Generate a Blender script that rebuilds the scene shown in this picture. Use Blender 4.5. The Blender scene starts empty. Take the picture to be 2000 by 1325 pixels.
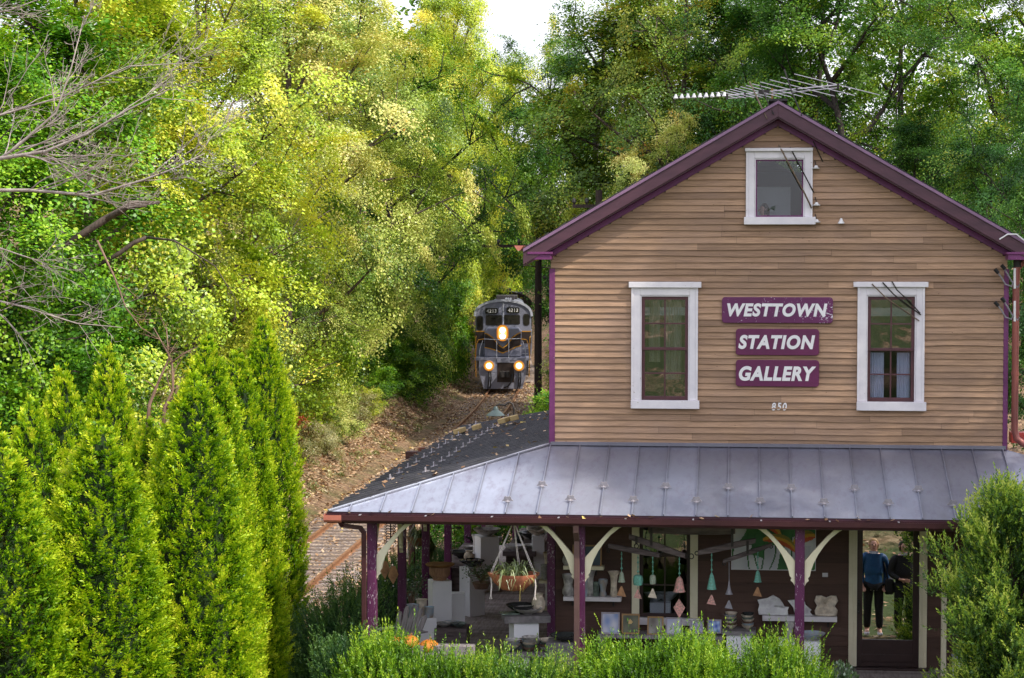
import bpy, bmesh, math, random
import numpy as np
from mathutils import Vector, Matrix
random.seed(11)
rng = np.random.default_rng(11)
scene = bpy.context.scene
COL = scene.collection
R = math.radians
# ---------------------------------------------------------------- camera model
# world axes: X along the station front (right), Y away from the viewer, Z up, z = 0 porch floor,
# origin = left front corner of the station
F = 4100.0                       # focal length in photo pixels (photo 2000 px wide)
TH = R(6.2)
PITCH = math.atan(172.5 / F)
CAM = Vector((2.707, -30.10, 5.95))
FWD = Vector((-math.sin(TH) * math.cos(PITCH), math.cos(TH) * math.cos(PITCH), -math.sin(PITCH)))
RGT = Vector((math.cos(TH), math.sin(TH), 0))
UP = RGT.cross(FWD)

def ray(px, py):
    return FWD + RGT * ((px - 1000) / F) + UP * ((662.5 - py) / F)
def at_y(px, py, Y):             # point on the vertical plane y = Y
    d = ray(px, py); return CAM + d * ((Y - CAM.y) / d.y)
def at_z(px, py, Z):
    d = ray(px, py); return CAM + d * ((Z - CAM.z) / d.z)
def at_d(px, py, dist):          # point at horizontal distance along the view
    return CAM + ray(px, py) * dist

# ---------------------------------------------------------------- scene tree helpers
WLOC = {}
def wloc(o):
    return WLOC.get(o.name, Vector((0, 0, 0))) if o else Vector((0, 0, 0))
def tag(o, label=None, cat=None, group=None, kind=None):
    if label: o['label'] = label
    if cat: o['category'] = cat
    if group: o['group'] = group
    if kind: o['kind'] = kind
    return o
def thing(name, label, cat, loc=(0, 0, 0), rz=0.0, group=None):
    o = bpy.data.objects.new(name, None); COL.objects.link(o)
    o.empty_display_size = 0.2
    o.location = loc; o.rotation_euler = (0, 0, rz)
    WLOC[o.name] = Vector(loc)
    return tag(o, label, cat, group)
def copy_tree(o, parent=None):
    c = o.copy(); COL.objects.link(c)
    if parent: c.parent = parent
    for ch in [x for x in o.children]:
        copy_tree(ch, c)
    return c
def dup(o, loc, rz=None, label=None, sc=None, group=None):
    c = copy_tree(o); c.location = loc
    if rz is not None: c.rotation_euler = (0, 0, rz)
    if sc is not None: c.scale = sc
    if label: c['label'] = label
    if group: c['group'] = group
    return c

class MB:
    def __init__(s): s.v = []; s.f = []; s.r = []; s.cur = 0.5
    def add(s, vs, fs):
        b = len(s.v); s.v += [tuple(p) for p in vs]
        for f in fs: s.f.append(tuple(b + i for i in f)); s.r.append(s.cur)
        return s
    def box(s, x0, x1, y0, y1, z0, z1):
        return s.add([(x0,y0,z0),(x1,y0,z0),(x1,y1,z0),(x0,y1,z0),(x0,y0,z1),(x1,y0,z1),(x1,y1,z1),(x0,y1,z1)],
                     [(0,3,2,1),(4,5,6,7),(0,1,5,4),(1,2,6,5),(2,3,7,6),(3,0,4,7)])
    def obox(s, c, size, M=None):
        hx, hy, hz = size[0]/2, size[1]/2, size[2]/2
        M = M or Matrix.Identity(3); c = Vector(c)
        vs = [c + M @ Vector((a*hx, b*hy, d*hz)) for d in (-1,1) for a, b in ((-1,-1),(1,-1),(1,1),(-1,1))]
        return s.add(vs, [(0,3,2,1),(4,5,6,7),(0,1,5,4),(1,2,6,5),(2,3,7,6),(3,0,4,7)])
    def bar(s, p, q, w, h, up=(0,0,1)):        # box from p to q, w sideways, h along up
        p = Vector(p); q = Vector(q); d = (q-p); L = d.length; d.normalize()
        u = Vector(up); sd = d.cross(u)
        if sd.length < 1e-4: sd = d.cross(Vector((0,1,0)))
        sd.normalize(); u = sd.cross(d)
        M = Matrix((sd, d, u)).transposed()
        return s.obox((p+q)/2, (w, L, h), M)
    def tube(s, pts, r, n=8, caps=True):
        pts = [Vector(p) for p in pts]; m = len(pts)
        rs = r if isinstance(r, (list, tuple)) else [r]*m
        b = len(s.v); prev = None
        for i, p in enumerate(pts):
            t = (pts[min(i+1,m-1)] - pts[max(i-1,0)])
            if t.length < 1e-9: t = Vector((0,0,1))
            t.normalize()
            if prev is None:
                a = Vector((1,0,0)) if abs(t.x) < 0.8 else Vector((0,1,0))
                u = t.cross(a).normalized()
            else:
                u = (prev - t*prev.dot(t))
                if u.length < 1e-6: u = t.orthogonal()
                u.normalize()
            prev = u; w = t.cross(u)
            for k in range(n):
                a = 2*math.pi*k/n
                s.v.append(tuple(p + (u*math.cos(a) + w*math.sin(a))*rs[i]))
        for i in range(m-1):
            for k in range(n):
                k2 = (k+1) % n
                s.f.append((b+i*n+k, b+i*n+k2, b+(i+1)*n+k2, b+(i+1)*n+k)); s.r.append(s.cur)
        if caps:
            s.f.append(tuple(b+k for k in range(n))[::-1]); s.r.append(s.cur)
            s.f.append(tuple(b+(m-1)*n+k for k in range(n))); s.r.append(s.cur)
        return s
    def lathe(s, prof, c=(0,0,0), n=20, wob=0.0, sq=1.0, ph=0.0, cap=True):
        b = len(s.v); m = len(prof); c = Vector(c)
        for j, (r, z) in enumerate(prof):
            for k in range(n):
                a = 2*math.pi*k/n
                rr = r*(1 + wob*math.sin(3*a+ph)*(j/(m-1)))
                s.v.append((c.x+rr*math.cos(a), c.y+rr*math.sin(a)*sq, c.z+z+wob*0.25*r*math.sin(2*a+ph)*(j/(m-1))))
        for j in range(m-1):
            for k in range(n):
                k2 = (k+1) % n
                s.f.append((b+j*n+k, b+j*n+k2, b+(j+1)*n+k2, b+(j+1)*n+k)); s.r.append(s.cur)
        if cap:
            if prof[0][0] > 1e-4: s.f.append(tuple(b+k for k in range(n))[::-1]); s.r.append(s.cur)
            if prof[-1][0] > 1e-4 and cap != 'bottom': s.f.append(tuple(b+(m-1)*n+k for k in range(n))); s.r.append(s.cur)
        return s
    def prism(s, poly, y0, y1):                # polygon in x,z (counter-clockwise seen from -y) extruded along y
        n = len(poly); b = len(s.v)
        s.v += [(x, y0, z) for x, z in poly] + [(x, y1, z) for x, z in poly]
        s.f.append(tuple(b+i for i in range(n))); s.r.append(s.cur)
        s.f.append(tuple(b+n+i for i in range(n))[::-1]); s.r.append(s.cur)
        for i in range(n):
            j = (i+1) % n
            s.f.append((b+i, b+n+i, b+n+j, b+j)); s.r.append(s.cur)
        return s
    def xform(s, M, start=0):
        for i in range(start, len(s.v)): s.v[i] = tuple(M @ Vector(s.v[i]))
        return s
    def build(s, name, m, parent=None, smooth=False, bevel=0.0, local=False, fix=True):
        me = bpy.data.meshes.new(name)
        off = Vector((0,0,0)) if local else wloc(parent)
        me.from_pydata([(x-off.x, y-off.y, z-off.z) for x, y, z in s.v], [], s.f)
        at = me.attributes.new('rnd', 'FLOAT', 'FACE'); at.data.foreach_set('value', s.r)
        if fix:
            bm = bmesh.new(); bm.from_mesh(me); bmesh.ops.recalc_face_normals(bm, faces=bm.faces); bm.to_mesh(me); bm.free()
        if smooth: me.polygons.foreach_set('use_smooth', [True]*len(me.polygons))
        me.materials.append(m)
        o = bpy.data.objects.new(name, me); COL.objects.link(o)
        if parent: o.parent = parent
        WLOC[o.name] = off
        if smooth and smooth != 'all':
            try: me.set_sharp_from_angle(angle=R(40))
            except Exception: pass
        if bevel:
            b = o.modifiers.new('bevel', 'BEVEL'); b.width = bevel; b.segments = 2; b.limit_method = 'ANGLE'; b.angle_limit = R(40)
        return o

def leaf_mesh(name, P, D, Nn, L, W, rnd, m, parent=None, loc=None, bend=0.0):
    """many leaves: base points P, axis D, face normal Nn (arrays N x 3), length, width, per-leaf value"""
    n = len(P)
    S = np.cross(D, Nn); S /= (np.linalg.norm(S, axis=1, keepdims=True) + 1e-9)
    L = np.broadcast_to(np.asarray(L, float), (n,))[:, None]; W = np.broadcast_to(np.asarray(W, float), (n,))[:, None]
    V = np.empty((n, 4, 3))
    V[:, 0] = P
    V[:, 1] = P + D*L*0.45 + S*W*0.5
    V[:, 2] = P + D*L + Nn*(L*bend)
    V[:, 3] = P + D*L*0.45 - S*W*0.5
    return quads_mesh(name, V.reshape(-1, 3), rnd, m, parent, loc)
def quads_mesh(name, V, rnd, m, parent=None, loc=None):
    nq = len(V)//4
    me = bpy.data.meshes.new(name)
    me.vertices.add(nq*4); me.vertices.foreach_set('co', np.ascontiguousarray(V, dtype=np.float32).ravel())
    me.loops.add(nq*4); me.loops.foreach_set('vertex_index', np.arange(nq*4, dtype=np.int32))
    me.polygons.add(nq); me.polygons.foreach_set('loop_start', np.arange(0, nq*4, 4, dtype=np.int32))
    me.update(calc_edges=True)
    at = me.attributes.new('rnd', 'FLOAT', 'FACE'); at.data.foreach_set('value', np.asarray(rnd, dtype=np.float32))
    me.materials.append(m)
    if parent == 'mesh': return me
    o = bpy.data.objects.new(name, me); COL.objects.link(o)
    if parent: o.parent = parent
    if loc is not None: o.location = loc
    return o
def unit(a): return a / (np.linalg.norm(a, axis=-1, keepdims=True) + 1e-9)
def rand_dirs(n): return unit(rng.normal(size=(n, 3)))

# ---------------------------------------------------------------- materials
def new_mat(name):
    m = bpy.data.materials.new(name); m.use_nodes = True
    nt = m.node_tree; nt.nodes.clear()
    out = nt.nodes.new('ShaderNodeOutputMaterial')
    return m, nt, out
def N(nt, t, **kw):
    n = nt.nodes.new(t)
    for k, v in kw.items(): setattr(n, k, v)
    return n
def c4(c): return (c[0], c[1], c[2], 1.0)
def ramp(nt, fac, stops, interp='LINEAR'):
    r = N(nt, 'ShaderNodeValToRGB'); r.color_ramp.interpolation = interp
    e = r.color_ramp.elements
    while len(e) < len(stops): e.new(0.5)
    for i, (p, c) in enumerate(stops): e[i].position = p; e[i].color = c4(c)
    nt.links.new(fac, r.inputs['Fac']); return r.outputs['Color']
def noise(nt, scale, detail=4, rough=0.6, stretch=None, coord='Object'):
    tc = N(nt, 'ShaderNodeTexCoord'); n = N(nt, 'ShaderNodeTexNoise')
    n.inputs['Scale'].default_value = scale; n.inputs['Detail'].default_value = detail; n.inputs['Roughness'].default_value = rough
    if stretch:
        mp = N(nt, 'ShaderNodeMapping'); mp.inputs['Scale'].default_value = stretch
        nt.links.new(tc.outputs[coord], mp.inputs['Vector']); nt.links.new(mp.outputs['Vector'], n.inputs['Vector'])
    else: nt.links.new(tc.outputs[coord], n.inputs['Vector'])
    return n.outputs['Fac']
def mixc(nt, fac, a, b, mode='MIX'):
    m = N(nt, 'ShaderNodeMix', data_type='RGBA', blend_type=mode)
    for inp, v in ((m.inputs[0], fac), (m.inputs[6], a), (m.inputs[7], b)):
        if isinstance(v, (int, float)): inp.default_value = v
        elif isinstance(v, tuple): inp.default_value = c4(v)
        else: nt.links.new(v, inp)
    return m.outputs[2]
def mathn(nt, op, a, b=None):
    m = N(nt, 'ShaderNodeMath', operation=op)
    for i, v in enumerate((a, b)):
        if v is None: continue
        if isinstance(v, (int, float)): m.inputs[i].default_value = v
        else: nt.links.new(v, m.inputs[i])
    return m.outputs[0]
def attr(nt, name='rnd'):
    a = N(nt, 'ShaderNodeAttribute'); a.attribute_name = name; return a.outputs['Fac']
def bump(nt, h, strength=0.3, dist=0.01):
    b = N(nt, 'ShaderNodeBump'); b.inputs['Strength'].default_value = strength; b.inputs['Distance'].default_value = dist
    nt.links.new(h, b.inputs['Height']); return b.outputs['Normal']
def principled(nt, out, col, rough=0.6, metal=0.0, normal=None, spec=0.5):
    p = N(nt, 'ShaderNodeBsdfPrincipled')
    if isinstance(col, tuple): p.inputs['Base Color'].default_value = c4(col)
    else: nt.links.new(col, p.inputs['Base Color'])
    if isinstance(rough, (int, float)): p.inputs['Roughness'].default_value = rough
    else: nt.links.new(rough, p.inputs['Roughness'])
    p.inputs['Metallic'].default_value = metal
    p.inputs['Specular IOR Level'].default_value = spec
    if normal is not None: nt.links.new(normal, p.inputs['Normal'])
    nt.links.new(p.outputs[0], out.inputs['Surface']); return p
MATS = {}
def paint(name, c1, c2=None, rough=0.55, scale=6.0, stretch=None, metal=0.0, chips=None, chip_amt=0.62, chip_scale=22, bmp=0.15, spec=0.4, perface=0.0):
    """weathered surface: two tones in noise, optional chips showing another colour"""
    if name in MATS: return MATS[name]
    m, nt, out = new_mat(name)
    c2 = c2 or tuple(x*0.72 for x in c1)
    nz = noise(nt, scale, 6, 0.65, stretch)
    col = ramp(nt, nz, [(0.32, c2), (0.66, c1)])
    if perface:
        a = attr(nt); k = mathn(nt, 'MULTIPLY_ADD', a, perface); nt.nodes[-1].inputs[2].default_value = 1.0 - perface/2
        v = N(nt, 'ShaderNodeVectorMath', operation='SCALE'); nt.links.new(col, v.inputs[0]); nt.links.new(k, v.inputs['Scale']); col = v.outputs[0]
    if chips:
        n2 = noise(nt, chip_scale, 5, 0.7, stretch)
        n3 = noise(nt, 2.2, 2, 0.5)
        s = mathn(nt, 'MULTIPLY_ADD', n3, 0.35); nt.nodes[-1].inputs[2].default_value = -0.175
        s = mathn(nt, 'ADD', n2, s)
        f = ramp(nt, s, [(chip_amt, (0,0,0)), (chip_amt+0.02, (1,1,1))])
        col = mixc(nt, f, col, chips)
    nb = bump(nt, noise(nt, scale*5, 4, 0.7, stretch), bmp, 0.01)
    principled(nt, out, col, rough, metal, nb, spec)
    MATS[name] = m; return m
def foliage(name, stops, trans=0.4, gloss=0.06, vary=0.25, nscale=0.35, tint=(1.15, 1.1, 0.6)):
    if name in MATS: return MATS[name]
    m, nt, out = new_mat(name)
    a = attr(nt)
    # slow change of hue through the crown + per-object shift
    nz = noise(nt, nscale, 2, 0.5)
    oi = N(nt, 'ShaderNodeObjectInfo')
    s = mathn(nt, 'MULTIPLY_ADD', nz, vary*2); nt.nodes[-1].inputs[2].default_value = -vary
    s = mathn(nt, 'ADD', a, s)
    s2 = mathn(nt, 'MULTIPLY_ADD', oi.outputs['Random'], 0.12); nt.nodes[-1].inputs[2].default_value = -0.06
    s = mathn(nt, 'ADD', s, s2)
    col = ramp(nt, s, stops)
    d = N(nt, 'ShaderNodeBsdfDiffuse'); nt.links.new(col, d.inputs['Color'])
    t = N(nt, 'ShaderNodeBsdfTranslucent'); nt.links.new(mixc(nt, 1.0, col, tint, 'MULTIPLY'), t.inputs['Color'])
    mx = N(nt, 'ShaderNodeMixShader'); mx.inputs[0].default_value = trans
    nt.links.new(d.outputs[0], mx.inputs[1]); nt.links.new(t.outputs[0], mx.inputs[2])
    g = N(nt, 'ShaderNodeBsdfGlossy'); g.inputs['Roughness'].default_value = 0.42; g.inputs['Color'].default_value = (0.9, 0.95, 0.9, 1)
    mg = N(nt, 'ShaderNodeMixShader'); mg.inputs[0].default_value = gloss
    nt.links.new(mx.outputs[0], mg.inputs[1]); nt.links.new(g.outputs[0], mg.inputs[2])
    nt.links.new(mg.outputs[0], out.inputs['Surface'])
    MATS[name] = m; return m
def glass_pane(name, refl=0.4, tint=(0.75, 0.78, 0.8), wav=0.02, wscale=3.0):
    if name in MATS: return MATS[name]
    m, nt, out = new_mat(name)
    nb = bump(nt, noise(nt, wscale, 2, 0.5), wav, 0.05)
    g = N(nt, 'ShaderNodeBsdfGlossy'); g.inputs['Roughness'].default_value = 0.0; g.inputs['Color'].default_value = (0.95, 0.95, 0.97, 1); nt.links.new(nb, g.inputs['Normal'])
    t = N(nt, 'ShaderNodeBsdfTransparent'); t.inputs['Color'].default_value = c4(tint)
    mx = N(nt, 'ShaderNodeMixShader'); mx.inputs[0].default_value = refl
    nt.links.new(t.outputs[0], mx.inputs[1]); nt.links.new(g.outputs[0], mx.inputs[2]); nt.links.new(mx.outputs[0], out.inputs['Surface'])
    MATS[name] = m; return m
def emit(name, c, s):
    if name in MATS: return MATS[name]
    m, nt, out = new_mat(name); e = N(nt, 'ShaderNodeEmission'); e.inputs['Color'].default_value = c4(c); e.inputs['Strength'].default_value = s
    nt.links.new(e.outputs[0], out.inputs['Surface']); MATS[name] = m; return m
def picture_mat():
    if 'picture_paint' in MATS: return MATS['picture_paint']
    m, nt, out = new_mat('picture_paint'); a = N(nt, 'ShaderNodeAttribute'); a.attribute_name = 'pic'
    principled(nt, out, a.outputs['Color'], 0.55); MATS['picture_paint'] = m; return m
def picture(name, fn, x0, x1, y, z0, z1, nx, nz, parent, tilt=0.0):
    """flat painted sheet facing -y; fn(u, v) -> linear rgb"""
    V = []; C = []
    for j in range(nz):
        for i in range(nx):
            u0, u1, v0, v1 = i/nx, (i+1)/nx, j/nz, (j+1)/nz
            for u, v in ((u0,v0),(u1,v0),(u1,v1),(u0,v1)):
                V.append((x0+(x1-x0)*u, y+tilt*v, z0+(z1-z0)*v))
            C.append(fn((u0+u1)/2, (v0+v1)/2))
    V = np.array(V) - np.array(wloc(parent))
    o = quads_mesh(name, V, np.zeros(nx*nz), picture_mat(), parent)
    at = o.data.attributes.new('pic', 'FLOAT_COLOR', 'FACE')
    at.data.foreach_set('color', np.array([c4(c) for c in C], dtype=np.float32).ravel())
    return o
def text_mesh(body, x0, x1, z0, z1, y, depth, m, parent, name='lettering', shear=0.0, bold=0.0, rot=None):
    cu = bpy.data.curves.new('t', 'FONT'); cu.body = body; cu.size = 1.0; cu.shear = shear; cu.offset = bold; cu.extrude = 0.5
    cu.resolution_u = 6; cu.space_character = 1.12
    to = bpy.data.objects.new('t', cu); COL.objects.link(to)
    dg = bpy.context.evaluated_depsgraph_get(); dg.update()
    me = bpy.data.meshes.new_from_object(to.evaluated_get(dg))
    bpy.data.objects.remove(to); bpy.data.curves.remove(cu)
    co = np.empty(len(me.vertices)*3, dtype=np.float32); me.vertices.foreach_get('co', co); co = co.reshape(-1, 3)
    mn, mx = co.min(0), co.max(0)
    q = (co - mn)/(mx - mn)
    w = wloc(parent)
    P = np.stack([x0+(x1-x0)*q[:, 0], y-depth*q[:, 2], z0+(z1-z0)*q[:, 1]], 1) - np.array(w)
    me.vertices.foreach_set('co', P.astype(np.float32).ravel()); me.update()
    me.name = name; me.materials.clear(); me.materials.append(m)
    o = bpy.data.objects.new(name, me); COL.objects.link(o); o.parent = parent; WLOC[o.name] = w
    return o
# ================================================================ materials of the station
M = {}
M['siding'] = None
def siding_mat(name, c1, c2, c3, rough=0.75):
    m, nt, out = new_mat(name)
    a = attr(nt)
    grain = noise(nt, 7.0, 8, 0.72, (0.35, 1, 6.0))
    blot = noise(nt, 1.6, 4, 0.6, (1, 1, 1.6))
    col = ramp(nt, grain, [(0.28, c2), (0.62, c1)])
    f = ramp(nt, blot, [(0.42, (0,0,0)), (0.7, (0.55,0.55,0.55))])
    col = mixc(nt, f, col, c3)
    k = mathn(nt, 'MULTIPLY_ADD', a, 0.42); nt.nodes[-1].inputs[2].default_value = 0.76
    v = N(nt, 'ShaderNodeVectorMath', operation='SCALE'); nt.links.new(col, v.inputs[0]); nt.links.new(k, v.inputs['Scale'])
    # small dark nail heads and knots
    tc = N(nt, 'ShaderNodeTexCoord'); mp = N(nt, 'ShaderNodeMapping'); mp.inputs['Scale'].default_value = (5, 1, 9)
    vo = N(nt, 'ShaderNodeTexVoronoi'); vo.inputs['Scale'].default_value = 1.0
    nt.links.new(tc.outputs['Object'], mp.inputs['Vector']); nt.links.new(mp.outputs['Vector'], vo.inputs['Vector'])
    d = ramp(nt, vo.outputs['Distance'], [(0.03, (0.25,0.2,0.18)), (0.055, (1,1,1))])
    col = mixc(nt, 1.0, v.outputs[0], d, 'MULTIPLY')
    nb = bump(nt, noise(nt, 26.0, 6, 0.7, (0.25, 1, 5)), 0.45, 0.008)
    principled(nt, out, col, rough, 0, nb, 0.3)
    return m
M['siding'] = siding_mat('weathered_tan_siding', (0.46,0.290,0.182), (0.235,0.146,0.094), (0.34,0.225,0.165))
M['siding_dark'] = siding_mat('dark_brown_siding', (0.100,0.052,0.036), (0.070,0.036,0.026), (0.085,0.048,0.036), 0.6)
M['white'] = paint('white_trim_paint', (0.84,0.80,0.82), (0.70,0.66,0.70), 0.5, 3.0, chips=(0.42,0.34,0.30), chip_amt=0.69, bmp=0.1)
M['cream'] = paint('cream_trim_paint', (0.86,0.80,0.60), (0.76,0.69,0.48), 0.5, 3.0, bmp=0.08)
M['purple'] = paint('purple_trim_paint', (0.19,0.040,0.150), (0.125,0.026,0.100), 0.42, 4.0, (1,1,1), chips=(0.55,0.48,0.55), chip_amt=0.70, chip_scale=30)
M['purple_post'] = paint('peeling_purple_paint', (0.135,0.026,0.095), (0.075,0.016,0.055), 0.5, 3.0, (3,3,0.7), chips=(0.62,0.55,0.60), chip_amt=0.625, chip_scale=26)
M['fascia'] = paint('dark_plum_fascia', (0.105,0.043,0.062), (0.070,0.030,0.045), 0.45, 2.0, (1,1,4))
M['drip'] = paint('lavender_drip_edge', (0.28,0.16,0.27), (0.20,0.11,0.19), 0.35, 3.0)
M['sash'] = paint('maroon_sash_paint', (0.115,0.040,0.048), (0.075,0.028,0.034), 0.4, 5.0)
M['sash_dark'] = paint('dark_brown_door_paint', (0.050,0.026,0.024), (0.036,0.019,0.018), 0.4, 5.0)
M['copper'] = paint('reddish_copper_pipe', (0.33,0.105,0.085), (0.20,0.066,0.060), 0.38, 4.0, (1,1,0.4), metal=0.25)
M['gutter'] = paint('maroon_gutter', (0.085,0.030,0.036), (0.055,0.022,0.026), 0.3, 2.5, (1,1,1))
M['copper_new'] = paint('salmon_gutter_end', (0.62,0.21,0.15), (0.45,0.15,0.11), 0.4, 6.0)
M['brown_pipe'] = paint('brown_downspout', (0.150,0.085,0.080), (0.105,0.058,0.055), 0.4, 3.0)
M['shingle'] = paint('dark_shingles', (0.06,0.052,0.056), (0.03,0.027,0.03), 0.85, 9.0)
M['floor'] = paint('worn_floor_boards', (0.40,0.35,0.34), (0.19,0.155,0.145), 0.75, 5.0, (5,0.5,1), perface=0.5)
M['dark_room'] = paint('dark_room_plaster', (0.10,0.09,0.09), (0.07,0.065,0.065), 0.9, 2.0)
M['light_room'] = paint('grey_attic_plaster', (0.85,0.86,0.84), (0.70,0.71,0.71), 0.9, 1.2)
M['curtain_or_reflection'] = paint('white_lace_curtain', (0.72,0.74,0.88), (0.56,0.58,0.74), 0.9, 5.0, (6,6,0.5))
M['black'] = paint('black_rubber', (0.012,0.012,0.013), None, 0.5)
M['dark_iron'] = paint('dark_iron', (0.045,0.038,0.036), (0.03,0.025,0.024), 0.5, 8.0, metal=0.4)
M['porcelain'] = paint('white_porcelain', (0.85,0.83,0.82), (0.75,0.72,0.72), 0.25, 4.0)
M['pane_wavy'] = glass_pane('wavy_reflecting_glass', 0.20, (0.72,0.74,0.76), 0.10, 2.2)
M['pane_dim'] = glass_pane('dim_reflecting_glass', 0.035, (0.80,0.82,0.84), 0.03, 2.0)
M['pane_door'] = glass_pane('mirror_like_door_glass', 0.62, (0.5,0.5,0.5), 0.012, 1.5)

def zinc_mat(name, c1, c2, c3, rough):
    m, nt, out = new_mat(name)
    n1 = noise(nt, 1.1, 5, 0.6, (1.2, 0.6, 1)); n2 = noise(nt, 9.0, 6, 0.7, (1, 0.35, 1))
    col = ramp(nt, n1, [(0.3, c2), (0.68, c1)])
    col = mixc(nt, ramp(nt, n2, [(0.5, (0,0,0)), (0.75, (0.6,0.6,0.6))]), col, c3)
    a = attr(nt); k = mathn(nt, 'MULTIPLY_ADD', a, 0.3); nt.nodes[-1].inputs[2].default_value = 0.85
    v = N(nt, 'ShaderNodeVectorMath', operation='SCALE'); nt.links.new(col, v.inputs[0]); nt.links.new(k, v.inputs['Scale'])
    tcz = N(nt, 'ShaderNodeTexCoord'); sz = N(nt, 'ShaderNodeSeparateXYZ'); nt.links.new(tcz.outputs['Object'], sz.inputs[0])
    st = mathn(nt, 'ADD', sz.outputs['Z'], mathn(nt, 'MULTIPLY', n1, 0.7))
    v = N(nt, 'ShaderNodeVectorMath', operation='SCALE') if False else v
    stain = mixc(nt, ramp(nt, mathn(nt, 'MULTIPLY', st, 0.25), [(0.77, (0,0,0)), (0.90, (0.75,0.75,0.75))]), v.outputs[0], tuple(0.5*x for x in c3))
    sp = noise(nt, 38, 2, 0.5)
    col = mixc(nt, ramp(nt, sp, [(0.76, (0,0,0)), (0.79, (0.8,0.8,0.8))]), stain, (0.75,0.76,0.82))
    r = ramp(nt, n2, [(0.3, (rough-0.1,)*3), (0.7, (rough+0.12,)*3)])
    principled(nt, out, col, r, 0.55, bump(nt, n1, 0.12, 0.05), 0.5)
    return m
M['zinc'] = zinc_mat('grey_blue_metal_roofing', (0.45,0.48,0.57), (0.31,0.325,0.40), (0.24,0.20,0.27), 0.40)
M['zinc_shaded'] = zinc_mat('shaded_metal_roofing', (0.045,0.045,0.052), (0.028,0.027,0.031), (0.06,0.046,0.042), 0.5)  # shade of the side slope is put into this darker roofing colour
M['zinc_glint'] = paint('highlit_seam_metal', (0.15,0.147,0.165), (0.09,0.087,0.10), 0.4, 6.0, metal=0.4)  # paler seams: highlights along the rib tops put into the colour
M['guard'] = paint('zinc_snow_guard', (0.50,0.47,0.50), (0.36,0.33,0.36), 0.4, 20.0, metal=0.3)

def rect(px0, py0, px1, py1, Y):
    a = at_y(px0, py1, Y); b = at_y(px1, py0, Y)
    return a.x, b.x, a.z, b.z
# ================================================================ the station house
W = 6.44; BACK = 10.0
house = thing('station_house', 'tan clapboard station building with purple trim, gable roof and wrap-around porch', 'house', (0, 0, 0))
YR = -0.32
apex = at_y(1520, 197, YR); tip = at_y(1021, 487, YR)
XA, ZA, ZE = apex.x, apex.z, tip.z
HW = XA - tip.x
SL = (ZA - ZE) / HW                       # roof slope
def roof_z(x): return ZA - SL*abs(x - XA)  # top of the rake at its outer face

WIN = dict(left=(1233,1363,567,797, 1250,1347,577,783, 1228,1370,551,562, 1232,1366,783,798),
           right=(1674,1806,566,800, 1691,1790,577,786, 1667,1813,551,561, 1673,1809,786,802),
           attic=(1457,1587,292,438, 1473,1572,309,424, 1455,1588,289,296, 1453,1593,424,439))
openings = []
for k, w in WIN.items():
    x0, x1, z0, z1 = rect(w[4]-4, w[6]-4, w[5]+4, w[7]+4, 0); openings.append((x0, x1, z0, z1))

def siding(x0, x1, z0, z1, exp, openings, m, name, parent, top=None, y=0.0, joint=0.5, wav=0.004):
    mb = MB(); z = z0; i = 0
    while z < z1 - 1e-4:
        zt = min(z + exp, z1)
        spans = [(x0, x1)]
        if top:                                  # clip by gable
            lim = top(zt)
            if lim is None: break
            spans = [(max(x0, lim[0]), min(x1, lim[1]))]
        for ox0, ox1, oz0, oz1 in openings:
            if zt > oz0 + 0.01 and z < oz1 - 0.01:
                ns = []
                for a, b in spans:
                    if ox1 <= a or ox0 >= b: ns.append((a, b)); continue
                    if ox0 > a: ns.append((a, ox0))
                    if ox1 < b: ns.append((ox1, b))
                spans = ns
        for a, b in spans:
            cuts = [a]
            while True:
                n = cuts[-1] + random.uniform(1.2, 4.2)
                if n > b - 0.3: break
                cuts.append(n)
            cuts.append(b)
            for q in range(len(cuts)-1):
                mb.cur = random.random()
                u0, u1 = cuts[q] + 0.0015, cuts[q+1] - 0.0015
                n = max(1, int((u1-u0)/0.35)); ph = random.uniform(0, 6.28); am = random.random()**2.5*wav*2.6 + wav*0.35
                th = random.uniform(0.022, 0.030)
                vs = []
                for k in range(n+1):
                    x = u0 + (u1-u0)*k/n; dz = am*math.sin(x*random.uniform(2.3, 2.5) + ph)
                    vs += [(x, y-0.003, zt+0.004), (x, y-th, z+dz), (x, y, z+dz)]
                fs = []
                for k in range(n):
                    o = 3*k; p = o+3
                    fs += [(o, o+1, p+1, p), (o+1, o+2, p+2, p+1)]
                fs += [(0, 2, 1), (3*n, 3*n+1, 3*n+2)]
                mb.add(vs, fs)
        z += exp; i += 1
    return mb.build(name, m, parent, fix=False)
zbot = at_y(1076, 868, 0).z
def gable_lim(zt):
    zz = zt + 0.27
    if zz >= ZA: return None
    d = (ZA - zz)/SL
    return (XA-d, XA+d)
siding(0.0, W, zbot, ZA, 0.0905, openings, M['siding'], 'wall', house, gable_lim)
# backing of the front wall (behind the boards), with the window holes, and the other walls
def holed_wall(mb, x0, x1, z0, z1, holes, y0, y1):
    hs = sorted([h for h in holes if h[0] < x1 and h[1] > x0 and h[2] < z1 and h[3] > z0])
    zs = sorted(set([z0, z1] + [max(z0, min(z1, z)) for h in hs for z in (h[2], h[3])]))
    for i in range(len(zs)-1):
        a, b = zs[i], zs[i+1]; xs = x0
        for h in hs:
            if h[2] < b - 1e-6 and h[3] > a + 1e-6:
                if h[0] > xs: mb.box(xs, h[0], y0, y1, a, b)
                xs = h[1]
        if xs < x1: mb.box(xs, x1, y0, y1, a, b)
zeave = ZE - 0.22
low_win = rect(1246, 1000, 1351, 1205, 0); low_win = (low_win[0], low_win[1], low_win[2], 2.72)
door_r = rect(1671, 1024, 1798, 1309, 0)
mb = MB()
holed_wall(mb, 0.03, W-0.03, 0.0, zeave, openings + [low_win, door_r], 0.006, 0.12)
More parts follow.
